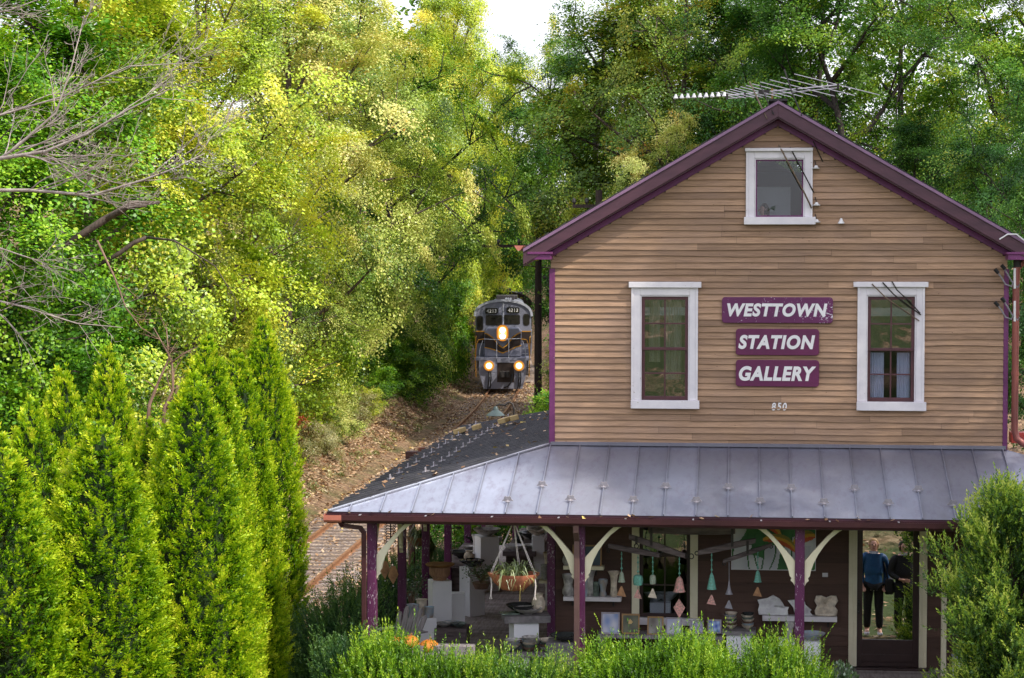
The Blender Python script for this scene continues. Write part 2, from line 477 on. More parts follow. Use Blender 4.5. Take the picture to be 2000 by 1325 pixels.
ao = openings[2]
def gx(z): d = (ZA-0.29-z)/SL; return XA-d, XA+d
for za, zb in ((zeave, ao[2]), (ao[2], ao[3]), (ao[3], ZA-0.35)):
    a0, a1 = gx(za); b0, b1 = gx(zb)
    a0, a1 = max(a0, 0.03), min(a1, W-0.03); b0, b1 = max(b0, 0.03), min(b1, W-0.03)
    if (za, zb) == (ao[2], ao[3]):
        mb.prism([(a0,za),(ao[0],za),(ao[0],zb),(b0,zb)], 0.006, 0.12); mb.prism([(ao[1],za),(a1,za),(b1,zb),(ao[1],zb)], 0.006, 0.12)
    else: mb.prism([(a0,za),(a1,za),(b1,zb),(b0,zb)], 0.006, 0.12)
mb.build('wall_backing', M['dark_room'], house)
mb = MB(); mb.box(0.0, 0.12, 0.125, BACK, -0.6, zeave); mb.box(W-0.12, W, 0.125, BACK, -0.6, zeave)
mb.prism([(0.0,-0.6),(W,-0.6),(W,zeave),(XA,ZA-0.35),(0.0,zeave)], BACK, BACK+0.12)
mb.build('side_wall', M['siding'], house)
# room floors, and back walls of the rooms one sees into
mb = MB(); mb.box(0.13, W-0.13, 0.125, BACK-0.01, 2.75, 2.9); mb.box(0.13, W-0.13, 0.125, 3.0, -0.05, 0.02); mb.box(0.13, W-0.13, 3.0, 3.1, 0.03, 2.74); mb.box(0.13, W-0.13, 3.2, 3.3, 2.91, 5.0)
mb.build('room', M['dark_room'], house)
mb = MB(); mb.box(0.13, W-0.13, 0.125, BACK-0.01, 5.02, 5.14); mb.box(at_y(1474,400,1).x, at_y(1544,400,1).x, 0.95, 1.0, 5.15, at_y(1500,366,1).z)
mb.build('attic_room', M['light_room'], house)
MB().box(1.9, W-1.9, 1.05, 1.12, 5.15, 7.1).build('attic_wall', M['dark_room'], house)
# lower wall: wide dark boards
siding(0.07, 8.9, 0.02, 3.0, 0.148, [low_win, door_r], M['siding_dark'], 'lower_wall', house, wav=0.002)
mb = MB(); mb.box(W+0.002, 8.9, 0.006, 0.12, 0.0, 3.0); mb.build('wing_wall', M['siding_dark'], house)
# corner boards
def vboard(px0, px1, z0, z1, y0, y1, m, name, bev=0.006):
    x0 = at_y(px0, 700, y0).x; x1 = at_y(px1, 700, y0).x
    return MB().box(x0, x1, y0, y1, z0, z1).build(name, m, house, bevel=bev)
cb = MB(); cb.box(-0.022, 0.062, -0.030, 0.10, zbot-0.02, zeave-0.06); cb.build('corner_board', M['purple'], house, bevel=0.006)
cb = MB(); cb.box(W-0.045, W+0.022, -0.030, 0.10, zbot-0.02, zeave-0.06); cb.build('corner_board', M['purple'], house, bevel=0.006)
cb = MB(); cb.box(-0.05, 0.065, -0.030, 0.10, 0.0, 2.95); cb.build('corner_board', M['purple_post'], house, bevel=0.006)
# roof slabs
mb = MB()
for s in (-1, 1):
    xe = XA + s*HW
    mb.add([(XA, YR+0.01, ZA), (xe, YR+0.01, ZE), (xe, BACK+0.3, ZE), (XA, BACK+0.3, ZA),
            (XA, YR+0.01, ZA-0.06), (xe, YR+0.01, ZE-0.06), (xe, BACK+0.3, ZE-0.06), (XA, BACK+0.3, ZA-0.06)],
           [(0,1,2,3),(4,7,6,5),(0,4,5,1),(1,5,6,2),(2,6,7,3)])
roof = mb.build('roof', M['shingle'], house)
MB().bar((XA, YR-0.02, ZA+0.012), (XA, BACK+0.3, ZA+0.012), 0.26, 0.03).build('ridge_cap', M['shingle'], roof)
mb = MB(); random.seed(4)
for s in (-1, 1):                                  # uneven butt ends of the shingles seen along the rake
    L = math.hypot(HW, ZA-ZE); n = int(L/0.14)
    for i in range(n):
        t0, t1 = i/n, (i+0.96)/n; h = random.uniform(0.012, 0.03)
        p = (XA+s*HW*t0, YR-0.015, ZA-(ZA-ZE)*t0+0.004); q = (XA+s*HW*t1, YR-0.015, ZA-(ZA-ZE)*t1+0.004)
        mb.add([p, q, (q[0],q[1],q[2]+h*0.5), (p[0],p[1],p[2]+h), (p[0],p[1]+0.3,p[2]+h), (q[0],q[1]+0.3,q[2]+h*0.5)], [(0,1,2,3),(3,2,5,4)])
mb.build('shingle_edge', M['shingle'], roof, fix=False)
for s in (-1, 1):
    xe = XA + s*(HW-0.005)
    def band(t, b, y0, y1, xc=None, x_end=xe):
        ze = roof_z(x_end)
        poly = [(XA, ZA-b), (XA, ZA-t), (x_end, ze-t), (x_end, ze-b)]
        return MB().prism(poly if s > 0 else poly[::-1], y0, y1)
    rb = band(0.045, 0.225, YR, YR+0.03).build('rake_board', M['fascia'], house, bevel=0.004)
    band(0.0, 0.045, YR-0.028, YR+0.02).build('drip_edge', M['drip'], rb, bevel=0.004)
    band(0.2265, 0.245, YR+0.031, 0.0).build('soffit', M['fascia'], house)
    band(0.246, 0.335, -0.045, 0.0, x_end=XA+s*(HW-0.33)).build('frieze_board', M['purple'], house, bevel=0.004)
# boxed eave returns
for s in (-1, 1):
    xo = XA + s*(HW-0.085); xi = (-0.0 if s < 0 else W) - s*0.03
    a, b = min(xo, xi), max(xo, xi); zr = at_y(1050, 500, YR).z
    r = MB().box(a-0.02, b+0.02, YR-0.01, 0.0, zr+0.02, zr+0.055).build('eave_return', M['purple'], house, bevel=0.005)
    MB().box(a, b, YR+0.01, 0.0, zr-0.055, zr+0.019).build('return_board', M['purple'], r, bevel=0.004)
    # eave soffit going back
    MB().box(a, b, 0.001, BACK, zr-0.02, zr+0.02).build('soffit', M['fascia'], house)
    gx0 = XA + s*(HW+0.055); gz = at_y(1014, 480, YR).z
    prof = [(gx0-0.065+0.13*k/10, gz - 0.075*math.sin(math.pi*k/10)) for k in range(11)]
    MB().prism(prof, YR-0.03, BACK).build('eave_gutter', M['copper_new'], house)
# ---------------- windows
def muntin(parent, x0, x1, z0, z1, y, nx, nz, w, m):
    mb = MB()
    for i in range(1, nx):
        x = x0 + (x1-x0)*i/nx; mb.box(x-w/2, x+w/2, y-0.018, y, z0+0.001, z1-0.001)
    for j in range(1, nz):
        z = z0 + (z1-z0)*j/nz; mb.box(x0+0.001, x1-0.001, y-0.014, y-0.002, z-w/2, z+w/2)
    return mb.build('muntin', m, parent)
def make_window(key, label):
    w = WIN[key]
    ox0, ox1, oz0, oz1 = rect(w[0], w[2], w[1], w[3], -0.04)
    ix0, ix1, iz0, iz1 = rect(w[4], w[6], w[5], w[7], -0.03)
    hx0, hx1, hz0, hz1 = rect(w[8], w[10], w[9], w[11], -0.06)
    sx0, sx1, sz0, sz1 = rect(w[12], w[14], w[13], w[15], -0.07)
    mb = MB()
    mb.box(ox0, ix0, -0.045, -0.002, sz1, hz0); mb.box(ix1, ox1, -0.045, -0.002, sz1, hz0); mb.box(ix0, ix1, -0.045, -0.002, iz1, hz0)
    e = 0.055; mb.box(ox0-0.004, ox0+0.03, -0.058, -0.046, sz1, hz0); mb.box(ox1-0.03, ox1+0.004, -0.058, -0.046, sz1, hz0)
    mb.box(ix0, ix0+0.02, -0.03, 0.09, iz0, iz1); mb.box(ix1-0.02, ix1, -0.03, 0.09, iz0, iz1); mb.box(ix0+0.02, ix1-0.02, -0.03, 0.09, iz1-0.02, iz1)
    win = mb.build('window', M['white'], house, bevel=0.005); win['label'] = label
    MB().box(hx0, hx1, -0.095, -0.002, hz0, hz1).build('head_cap', M['white'], win, bevel=0.006)
    MB().box(sx0, sx1, -0.105, -0.002, sz0, sz1).build('sill', M['white'], win, bevel=0.006)
    s = 0.045; jx0, jx1, jz0, jz1 = ix0+0.02, ix1-0.02, iz0+0.001, iz1-0.02
    mid = (jz0+jz1)/2
    if key == 'attic':
        s = 0.02
        sm = MB(); sm.box(jx0, jx0+s, 0.0, 0.03, jz0, jz1); sm.box(jx1-s, jx1, 0.0, 0.03, jz0, jz1); sm.box(jx0+s, jx1-s, 0.0, 0.03, jz0, jz0+s); sm.box(jx0+s, jx1-s, 0.0, 0.03, jz1-s, jz1)
        sm.build('sash', M['purple'], win)
        MB().box(jx0+s, jx1-s, 0.012, 0.016, jz0+s, jz1-s).build('pane', M['pane_dim'], win)
    else:
        for up in (0, 1):
            y = 0.0 if up else 0.035
            za, zb = (mid-0.02, jz1) if up else (jz0, mid+0.02)
            sm = MB(); sm.box(jx0, jx0+s, y, y+0.03, za, zb); sm.box(jx1-s, jx1, y, y+0.03, za, zb)
            sm.box(jx0+s, jx1-s, y, y+0.03, za, za+s*(0.9 if up else 1.4)); sm.box(jx0+s, jx1-s, y, y+0.03, zb-s, zb)
            sm.build('sash', M['sash'], win, bevel=0.003)
            pz0, pz1 = za+s*(0.9 if up else 1.4), zb-s
            MB().box(jx0+s, jx1-s, y+0.012, y+0.016, pz0, pz1).build('pane', M['pane_wavy'] if (key == 'left' or up) else M['pane_dim'], win)
            muntin(win, jx0+s, jx1-s, pz0, pz1, y+0.0115, 2, 2, 0.02, M['sash'])
    return win, (jx0, jx1, jz0, jz1, mid)
wl, gl = make_window('left', 'tall sash window left of the signs with reflections in its panes')
wr, gr_ = make_window('right', 'tall sash window right of the signs with white curtains')
wa, ga = make_window('attic', 'small square window high in the gable')
def curtain_or_reflection(x0, x1, z0, z1, y, parent):
    mb = MB(); n = 26; vs = []
    for i in range(n+1):
        x = x0+(x1-x0)*i/n; yy = y + 0.018*math.sin(i*1.55) + 0.006*math.sin(i*0.6)
        vs += [(x, yy, z0), (x, yy, z1)]
    mb.add(vs, [(2*i, 2*i+2, 2*i+3, 2*i+1) for i in range(n)])
    return mb.build('curtain_or_reflection', M['curtain_or_reflection'], parent, smooth='all', fix=False)
curtain_or_reflection(gr_[0]+0.05, gr_[0]+0.24, gr_[2]+0.02, gr_[4]-0.05, 0.12, wr); curtain_or_reflection(gr_[1]-0.235, gr_[1]-0.05, gr_[2]+0.02, gr_[4]-0.05, 0.12, wr)
M['pale_reflection'] = paint('cream_reflection', (0.78,0.70,0.58), (0.48,0.36,0.24), 0.9, 4.0, (5,5,0.5))  # tone of added strips that imitate pale reflections in the left panes
_keep = M['curtain_or_reflection']; M['curtain_or_reflection'] = M['pale_reflection']
curtain_or_reflection(gl[0]+0.10, gl[0]+0.26, gl[2]+0.55, gl[3]-0.05, 0.12, wl); curtain_or_reflection(gl[1]-0.34, gl[1]-0.10, gl[2]+0.30, gl[3]-0.05, 0.13, wl)  # left-window strips stand in for reflected shapes, not curtains
M['curtain_or_reflection'] = _keep
# ---------------- lower window behind the porch
def lower_window():
    x0, x1, z0, z1 = low_win
    cx0 = at_y(1234, 1100, -0.03).x; cx1 = at_y(1363, 1100, -0.03).x
    mb = MB(); mb.box(cx0, x0+0.02, -0.045, -0.002, z0, 2.9); mb.box(x1-0.02, cx1, -0.045, -0.002, z0, 2.9); mb.box(x0+0.02, x1-0.02, -0.045, -0.002, 2.72, 2.9)
    win = mb.build('window', M['cream'], house, bevel=0.005); win['label'] = 'tall window under the porch with cream casing'
    MB().box(cx0-0.03, cx1+0.03, -0.09, -0.002, z0-0.10, z0-0.001).build('sill', M['white'], win, bevel=0.005)
    s = 0.05; mid = at_y(1300, 1084, 0).z
    a, b = x0+0.021, x1-0.021
    for za, zb, y in ((mid-0.02, 2.71, 0.0), (z0+0.001, mid+0.02, 0.035)):
        sm = MB(); sm.box(a, a+s, y, y+0.03, za, zb); sm.box(b-s, b, y, y+0.03, za, zb); sm.box(a+s, b-s, y, y+0.03, za, za+s); sm.box(a+s, b-s, y, y+0.03, zb-s, zb)
        sm.build('sash', M['sash_dark'], win, bevel=0.003)
        MB().box(a+s, b-s, y+0.012, y+0.016, za+s, zb-s).build('pane', M['pane_wavy'] if y == 0 else M['pane_dim'], win)
        muntin(win, a+s, b-s, za+s, zb-s, y+0.0115, 2, 2 if y else 1, 0.022, M['sash_dark'])
    return win
wlow = lower_window()
# ---------------- door
dx0, dx1, dz0, dz1 = rect(1673, 1027, 1796, 1308, -0.02)
cx0 = at_y(1658, 1100, -0.03).x; cx1 = at_y(1811, 1100, -0.03).x
door = MB()
gx0, gx1, gz0, gz1 = rect(1684, 1037, 1784, 1249, -0.02)
door.box(dx0, gx0, -0.02, 0.025, 0.03, dz1); door.box(gx1, dx1, -0.02, 0.025, 0.03, dz1); door.box(gx0, gx1, -0.02, 0.025, gz1, dz1); door.box(gx0, gx1, -0.02, 0.025, 0.03, gz0)
pz = at_y(1700, 1256, -0.02).z
door.box(gx0-0.02, gx1+0.02, -0.034, -0.021, 0.10, pz-0.16); 
door = door.build('door', M['sash_dark'], house, bevel=0.004); door['label'] = 'dark brown glazed door'
MB().box(gx0, gx1, -0.004, 0.004, gz0, gz1).build('pane', M['pane_door'], door)
hb = MB(); h = at_y(1677, 1185, -0.03); hb.tube([(h.x, -0.021, h.z+0.07), (h.x, -0.07, h.z+0.06), (h.x, -0.075, h.z-0.06), (h.x, -0.021, h.z-0.07)], 0.011, 8); hb.box(h.x-0.02, h.x+0.02, -0.028, -0.0205, h.z-0.10, h.z+0.10)
hb.build('handle', M['dark_iron'], door, smooth=True)
mb = MB(); mb.box(cx0, dx0-0.002, -0.05, -0.002, 0.03, dz1+0.06); mb.box(dx1+0.002, cx1, -0.05, -0.002, 0.03, dz1+0.06); mb.box(dx0-0.002, dx1+0.002, -0.05, -0.002, dz1+0.003, dz1+0.06)
for xm in ((cx0+dx0)/2, (cx1+dx1)/2): mb.box(xm-0.012, xm+0.012, -0.062, -0.0505, 0.03, dz1)
mb.build('door_frame', M['cream'], house, bevel=0.004)
MB().box(dx0-0.01, cx1+0.02, -0.16, -0.002, -0.03, 0.028).build('threshold', M['sash_dark'], house, bevel=0.006)
MB().box(at_y(1838, 1200, -0.4).x, at_y(1848, 1200, -0.4).x, -0.46, -0.38, -0.3, at_y(1840, 1108, -0.4).z).build('trim_board', M['cream'], house, bevel=0.004)

# ---------------- porch
PD = 2.1; PL = 2.85; SB = 11.84; XR = 9.3
ZJ = 3.16; ZEV = at_y(700, 1000, -PD).z
ZJ2 = 2.92
floor = MB()
random.seed(3)
y = -PD + 0.28
while y < SB:
    floor.cur = random.random(); floor.box(-PL+0.25, -0.001 if y > 0.0 else XR-0.3, y, y+0.118, -0.06, 0.0 + random.uniform(-0.002, 0.002)); y += 0.122
floor.build('porch_floor', M['floor'], house)
mb = MB(); mb.box(-PL+0.3, XR-0.35, -PD+0.33, -PD+0.40, -0.75, -0.062); mb.box(-PL+0.3, -PL+0.38, -PD+0.41, SB-0.1, -1.1, -0.062); mb.build('porch_skirt', M['sash_dark'], house)
# front slope: flat sheets with standing seams
def slope(p0, p1, q0, q1, n, m, name, seam_h=0.026, seam_w=0.022, frac0=0.0):
    """panels between lower edge p0->p1 and upper edge q0->q1"""
    mb = MB(); p0, p1, q0, q1 = map(Vector, (p0, p1, q0, q1))
    nrm = (p1-p0).cross(q0-p0).normalized()
    if nrm.z < 0: nrm = -nrm
    ds = []
    for i in range(n):
        mb.cur = random.random()
        a, b = i/n, (i+1)/n
        A, B, Cc, D = p0.lerp(p1, a), p0.lerp(p1, b), q0.lerp(q1, b), q0.lerp(q1, a)
        k = 6; vs = []; fs = []
        for j in range(k+1):
            t = j/k; dz = nrm*random.uniform(-0.002, 0.002) if 0 < j < k else Vector()
            L = A.lerp(D, t); Rr = B.lerp(Cc, t)
            vs += [L, L.lerp(Rr, 0.5)+dz*2, Rr]
        for j in range(k):
            o = 3*j; fs += [(o, o+1, o+4, o+3), (o+1, o+2, o+5, o+4)]
        mb.add(vs, fs)
    return mb, nrm
front = MB()
NSE = 22; pitch_x = W/15.1
nrm = Vector((0, -(ZJ-ZEV), PD)).normalized()
seams = []
x = -PL
xs = [-PL] + [0.0 + pitch_x*(k-0.0) for k in range(-6, 22) if -PL < pitch_x*k < XR] + [XR]
def top_of(x):
    if x < 0: t = (x+PL)/PL; return Vector((x, -PD+PD*t, ZEV+(ZJ-ZEV)*t))
    if x > W: t = max(0.0, (XR-x)/(XR-W)); return Vector((x, -PD+PD*t, ZEV+(ZJ-ZEV)*t))
    return Vector((x, 0.02, ZJ))
random.seed(5)
for i in range(len(xs)-1):
    a, b = xs[i], xs[i+1]; front.cur = random.random()
    A, B = Vector((a, -PD, ZEV)), Vector((b, -PD, ZEV)); D, Cc = top_of(a), top_of(b)
    k = 7; vs = []; fs = []
    for j in range(k+1):
        t = j/k; L = A.lerp(D, t); Rr = B.lerp(Cc, t); bu = nrm*random.uniform(-0.003, 0.003) if 0 < j < k else Vector()
        vs += [L, L.lerp(Rr, 0.5)+bu, Rr]
    for j in range(k):
        o = 3*j; fs += [(o, o+1, o+4, o+3), (o+1, o+2, o+5, o+4)]
    front.add(vs, fs)
porch_roof = front.build('porch_roof', M['zinc'], house, fix=False)
sm = MB()
for x in xs[1:-1]:
    A = Vector((x, -PD-0.01, ZEV)); T = top_of(x)
    sm.bar(A + nrm*0.013, T + nrm*0.013, 0.016, 0.030, up=nrm)
sm.bar(Vector((-PL, -PD, ZEV+0.012)), Vector((0, 0, ZJ+0.012)), 0.05, 0.025)      # hip cover
sm.bar(Vector((0, -0.03, ZJ+0.015)), Vector((W, -0.03, ZJ+0.015)), 0.05, 0.05)    # flashing along the wall
sm.build('standing_seam', M['zinc'], porch_roof, bevel=0.003)
def guard_mesh():
    mb = MB()
    n = 14; vs = [(0, 0, 0)]
    for k in range(n+1):
        a = math.pi*k/n; r = 0.068*(1 + 0.13*math.cos(6*a)); vs.append((r*math.cos(a), 0.008*math.sin(a), r*math.sin(a)))
    b = len(vs)
    vs += [(p[0], p[1]+0.010, p[2]) for p in vs]
    fs = [(0, k, k+1) for k in range(1, n+1)] + [(b, b+k+1, b+k) for k in range(1, n+1)]
    fs += [(k, b+k, b+k+1, k+1) for k in range(1, n+1)]
    mb.add(vs, fs); mb.box(-0.012, 0.012, -0.05, 0.06, -0.004, 0.014); mb.box(-0.03, 0.03, -0.03, 0.005, -0.005, 0.006)
    return mb
g0 = guard_mesh().build('snow_guard', M['guard'], porch_roof, local=True)
def put_guard(g, parent, loc, nrm_, along):
    up = Vector(nrm_).normalized(); y = Vector(along).normalized(); x = y.cross(up)
    Mx = Matrix((x, y, up)).transposed().to_4x4(); Mx.translation = Vector(loc)
    g.parent = parent; g.matrix_local = Mx
upd = (Vector((0, PD, ZJ-ZEV))).normalized()
k = 0; used = False
for i, x in enumerate(xs[1:-1]):
    if x < -0.6: continue
    t = 0.17 if k % 2 == 0 else 0.36
    g = g0 if not used else g0.copy()
    if used: COL.objects.link(g)
    used = True
    T = top_of(x); A = Vector((x, -PD, ZEV))
    put_guard(g, porch_roof, A.lerp(T, t) + nrm*0.03, nrm, upd); k += 1
# side slope
sn = Vector((-(ZJ-ZEV), 0, PL)).normalized()
side = MB(); ys = [-PD] + [pitch_x*k for k in range(-4, 29) if -PD < pitch_x*k < SB] + [SB]
def stop(y):
    if y < 0: t = (y+PD)/PD; return Vector((-PL+PL*t, y, ZEV+(ZJ-ZEV)*t))
    return Vector((0.0, y, ZJ + (ZJ2-ZJ)*y/SB))
for i in range(len(ys)-1):
    a, b = ys[i], ys[i+1]; side.cur = random.random()
    side.add([(-PL, a, ZEV), stop(a), stop(b), (-PL, b, ZEV)], [(0, 3, 2, 1)])
side_roof = side.build('side_porch_roof', M['zinc_shaded'], house, fix=False)
sm = MB()
for y in ys[1:-1]:
    sm.bar(Vector((-PL-0.01, y, ZEV)) + sn*0.013, stop(y) + sn*0.013, 0.020, 0.050, up=sn)
sm.build('standing_seam', M['zinc_glint'], side_roof)
sup = Vector((PL, 0, ZJ-ZEV)).normalized()
k = 0
for y in ys[1:-1]:
    if y < 0.3: continue
    for t in ((0.13,) if k % 2 else (0.34,)):
        g = g0.copy(); COL.objects.link(g)
        put_guard(g, side_roof, Vector((-PL, y, ZEV)).lerp(stop(y), t) + sn*0.035, sn, sup)
    k += 1
# underside of the porch roof, beams
ce = MB(); ce.add([(-PL+0.02,-PD+0.02,ZEV-0.03),(XR,-PD+0.02,ZEV-0.03),(XR,-0.005,ZJ-0.08),(-0.03,-0.005,ZJ-0.08)], [(0,1,2,3)])
ce.add([(-PL+0.02,-PD+0.02,ZEV-0.03),(-0.03,-0.005,ZJ-0.08),(-0.03,SB,ZJ2-0.08),(-PL+0.02,SB,ZEV-0.03)], [(0,1,2,3)])
ce.add([(-PL,SB,ZEV-0.03),(0,SB,ZJ2-0.03),(0,SB,ZEV-0.25),(-PL,SB,ZEV-0.25)], [(0,1,2,3)])
ce.build('porch_ceiling', M['white'], house, fix=False)
PY = -1.85; PX = at_y(727, 1100, PY).x
zb = at_y(900, 1014, PY).z            # underside of the beam
mb = MB(); mb.box(PX-0.07, XR-0.3, PY-0.06, PY+0.06, zb, zb+0.16); mb.box(PX-0.06, PX+0.06, PY+0.061, SB-0.2, zb, zb+0.16)
mb.build('beam', M['cream'], house, bevel=0.004)
# gutter and drip
gz = ZEV
mb = MB()
def gutter_prof(y, z): return None
n = 8
pr = [(-0.0, 0.0), (0.0, -0.075), (-0.03, -0.105), (-0.09, -0.105), (-0.115, -0.075), (-0.118, -0.008), (-0.108, -0.008), (-0.105, -0.07), (-0.085, -0.095), (-0.035, -0.095), (-0.012, -0.07), (-0.012, 0.0)]
vs = []
for xx in (-PL-0.03, XR): vs += [(xx, -PD+0.01+a, gz-0.03+b) for a, b in pr]
m_ = len(pr)
mb.add(vs, [(i, (i+1)%m_, m_+(i+1)%m_, m_+i) for i in range(m_)] + [tuple(range(m_))[::-1], tuple(range(m_, 2*m_))])
gut = mb.build('gutter', M['gutter'], house)
mb = MB(); mb.add([(-PL-0.045, -PD+0.012+a*1.04, gz-0.03+b*1.04+0.002) for a, b in pr[:6]] + [(-PL+0.20, -PD+0.012+a*1.04, gz-0.03+b*1.04+0.002) for a, b in pr[:6]],
        [(i, i+1, 6+i+1, 6+i) for i in range(5)] + [tuple(range(6))[::-1]])
mb.build('end_cap', M['copper_new'], gut)
mb = MB(); mb.box(-PL-0.02, XR, -PD+0.012, -PD+0.03, gz-0.16, gz-0.004); mb.box(-PL-0.02, -PL, -PD+0.031, SB, gz-0.16, gz-0.004)
mb.build('fascia_board', M['fascia'], house)
mb = MB()
for i in range(13): xx = -2.4 + i*0.9; mb.box(xx-0.012, xx+0.012, -PD-0.112, -PD+0.008, gz-0.036, gz-0.030)
mb.build('gutter_hanger', M['guard'], gut)
# posts
POSTS = [at_y(p, 1100, PY).x for p in (727, 1133.5, 1562, 1985)]
def post(x, y, w=0.127):
    p = MB().box(x-w/2, x+w/2, y-w/2, y+w/2, 0.0, zb-0.045).build('post', M['purple_post'], house, bevel=0.008)
    MB().box(x-w/2-0.018, x+w/2+0.018, y-w/2-0.018, y+w/2+0.018, zb-0.044, zb-0.001).build('capital', M['cream'], p, bevel=0.006)
    return p
for x in POSTS: post(x, PY)
SIDEP = [0.7, 3.1, 5.65, 8.3, 10.9]
for y in SIDEP: post(PX, y, 0.12)
for xq in (-1.75, -0.85): post(xq, SB-0.3, 0.11)
# curved brackets: outline (u outwards from post face, v down from the beam)
br = [(0.0, 0.50), (0.0, 0.84), (0.028, 0.79), (0.058, 0.765), (0.045, 0.735), (0.072, 0.70), (0.085, 0.63), (0.12, 0.53), (0.18, 0.41), (0.26, 0.29), (0.35, 0.185), (0.46, 0.095), (0.58, 0.035), (0.70, 0.003), (0.47, 0.003), (0.30, 0.16), (0.12, 0.36)]
def bracket(x, y, s, along='x'):
    mb = MB(); t = 0.028
    poly = [(u*s, -v) for u, v in br]
    if s > 0: poly = poly[::-1]
    mb.prism(poly, -t, t)
    o = mb
    if along == 'x': o.xform(Matrix.Translation((x+s*0.064, y, zb)))
    else: o.xform(Matrix.Translation((x, y+s*0.064, zb)) @ Matrix.Rotation(R(90), 4, 'Z'))
    return o.build('bracket', M['cream'], house, bevel=0.004)
for i, x in enumerate(POSTS):
    bracket(x, PY, 1)
    if i > 0: bracket(x, PY, -1)
bracket(PX, PY, 1, 'y')
for y in SIDEP: bracket(PX, y, 1, 'y'); bracket(PX, y, -1, 'y')
# downspouts
def spout(pts, w, d, m, name='downspout'):
    mb = MB()
    for a, b in zip(pts[:-1], pts[1:]):
        a = Vector(a); b = Vector(b); dd = (b-a).normalized()*w*0.35
        mb.bar(a-dd*0.6, b+dd*0.6, w, d, up=(0, 1, 0.001) if abs((b-a).normalized().z) > 0.5 else (0, 0, 1))
    return mb.build(name, m, house, bevel=0.006)
xs_ = at_y(711, 1100, PY-0.1).x
spout([(-2.68, -PD-0.045, gz-0.13), (-2.66, -PD+0.02, gz-0.19), (xs_-0.05, PY-0.11, gz-0.235), (xs_, PY-0.11, gz-0.30), (xs_, PY-0.11, -0.5)], 0.062, 0.055, M['gutter'])
xs_ = at_y(1126.5, 1100, PY-0.13).x
spout([(xs_, -PD-0.045, gz-0.13), (xs_, -PD-0.03, gz-0.22), (xs_, PY-0.125, gz-0.36), (xs_, PY-0.125, -0.5)], 0.075, 0.055, M['brown_pipe'])
# tall round copper pipe on the right corner
xp = at_y(1983, 700, -0.08).x
mb = MB(); mb.tube([(xp+0.22, -0.08, 5.82), (xp+0.10, -0.08, 5.80), (xp+0.01, -0.08, 5.70), (xp, -0.08, 5.5), (xp, -0.08, 3.42), (xp+0.03, -0.09, 3.31), (xp+0.12, -0.11, 3.24), (xp+0.45, -0.14, 3.14)], 0.048, 14)
for z in (5.05, 4.2): mb.tube([(xp, -0.08, z), (xp, -0.08, z+0.05)], 0.054, 14)
mb.build('downspout', M['copper'], house, smooth=True)
mb = MB(); mb.tube([(xp+0.02, -0.085, 5.86), (xp+0.02, -0.085, 5.72)], 0.06, 12); mb.build('pipe_collar', M['dark_iron'], house, smooth=True)
# exposed rafter wood under the right eave
MB().box(W+0.03, W+0.40, YR+0.05, 0.3, at_y(1990, 503, -0.2).z, at_y(1990, 491, -0.2).z).build('eave_timber', paint('raw_weathered_timber', (0.38,0.25,0.15), (0.22,0.14,0.09), 0.8, 8.0, (0.5,1,6)), house)
# low red bench edge seen behind the right corner (roof of the wing)
MB().box(W+0.12, W+1.3, 0.3, 0.6, at_y(1995, 866, 0.3).z, at_y(1995, 846, 0.3).z).build('wing_parapet', paint('red_painted_board', (0.45,0.055,0.045), (0.30,0.04,0.035), 0.5, 4.0), house)
# ================================================================ things fixed to the front
sign_p = paint('sign_purple_worn', (0.145,0.024,0.105), (0.105,0.018,0.078), 0.4, 2.5, chips=(0.78,0.74,0.80), chip_amt=0.645, chip_scale=34)
sign_n = paint('sign_purple', (0.145,0.020,0.085), (0.110,0.016,0.066), 0.38, 2.5, chips=(0.75,0.70,0.76), chip_amt=0.735, chip_scale=40)
letter_m = paint('white_sign_paint', (0.86,0.84,0.84), (0.78,0.76,0.77), 0.5, 5.0)
def sign(body, r, tr, m, label, shear, bold):
    x0, x1, z0, z1 = rect(r[0], r[1], r[2], r[3], -0.06)
    s = thing('sign_board', label, 'sign', ((x0+x1)/2, -0.045, z0), group='name boards of the gallery')
    c = 0.045; poly = []
    for cx, cz, a0 in ((x1-c, z0+c, -90), (x1-c, z1-c, 0), (x0+c, z1-c, 90), (x0+c, z0+c, 180)):
        for k in range(6): a = R(a0+90*k/5); poly.append((cx+c*math.cos(a), cz+c*math.sin(a)))
    MB().prism(poly, -0.062, -0.018).build('board', m, s, bevel=0.006)
    tx0, tx1, tz0, tz1 = rect(tr[0], tr[1], tr[2], tr[3], -0.062)
    text_mesh(body, tx0, tx1, tz0, tz1, -0.0615, 0.005, letter_m, s, shear=shear, bold=bold)
sign('WESTTOWN', (1410,581,1627,631), (1420,593,1616,618.5), sign_p, 'widest and topmost purple board reading WESTTOWN with peeling paint', 0.2, 0.045)
sign('STATION', (1437,643,1600,694), (1442,655,1592,682), sign_n, 'middle purple board reading STATION, lightly chipped', 0.2, 0.045)
sign('GALLERY', (1437,704,1600,755), (1443,716,1594,744), sign_n, 'lowest purple board reading GALLERY with clean paint', 0.2, 0.045)
x0, x1, z0, z1 = rect(1506, 787, 1538, 802, -0.02)
hn = thing('house_number', 'small white numerals 850 on the clapboards under the signs', 'house number', ((x0+x1)/2, -0.02, z0))
wd = (x1-x0)/3
for i, ch in enumerate('850'):
    text_mesh(ch, x0+wd*i+0.008, x0+wd*(i+1)-0.008, z0+(0.006 if i == 1 else 0), z1, -0.019, 0.006, letter_m, hn, name='digit', shear=0.15, bold=0.03)
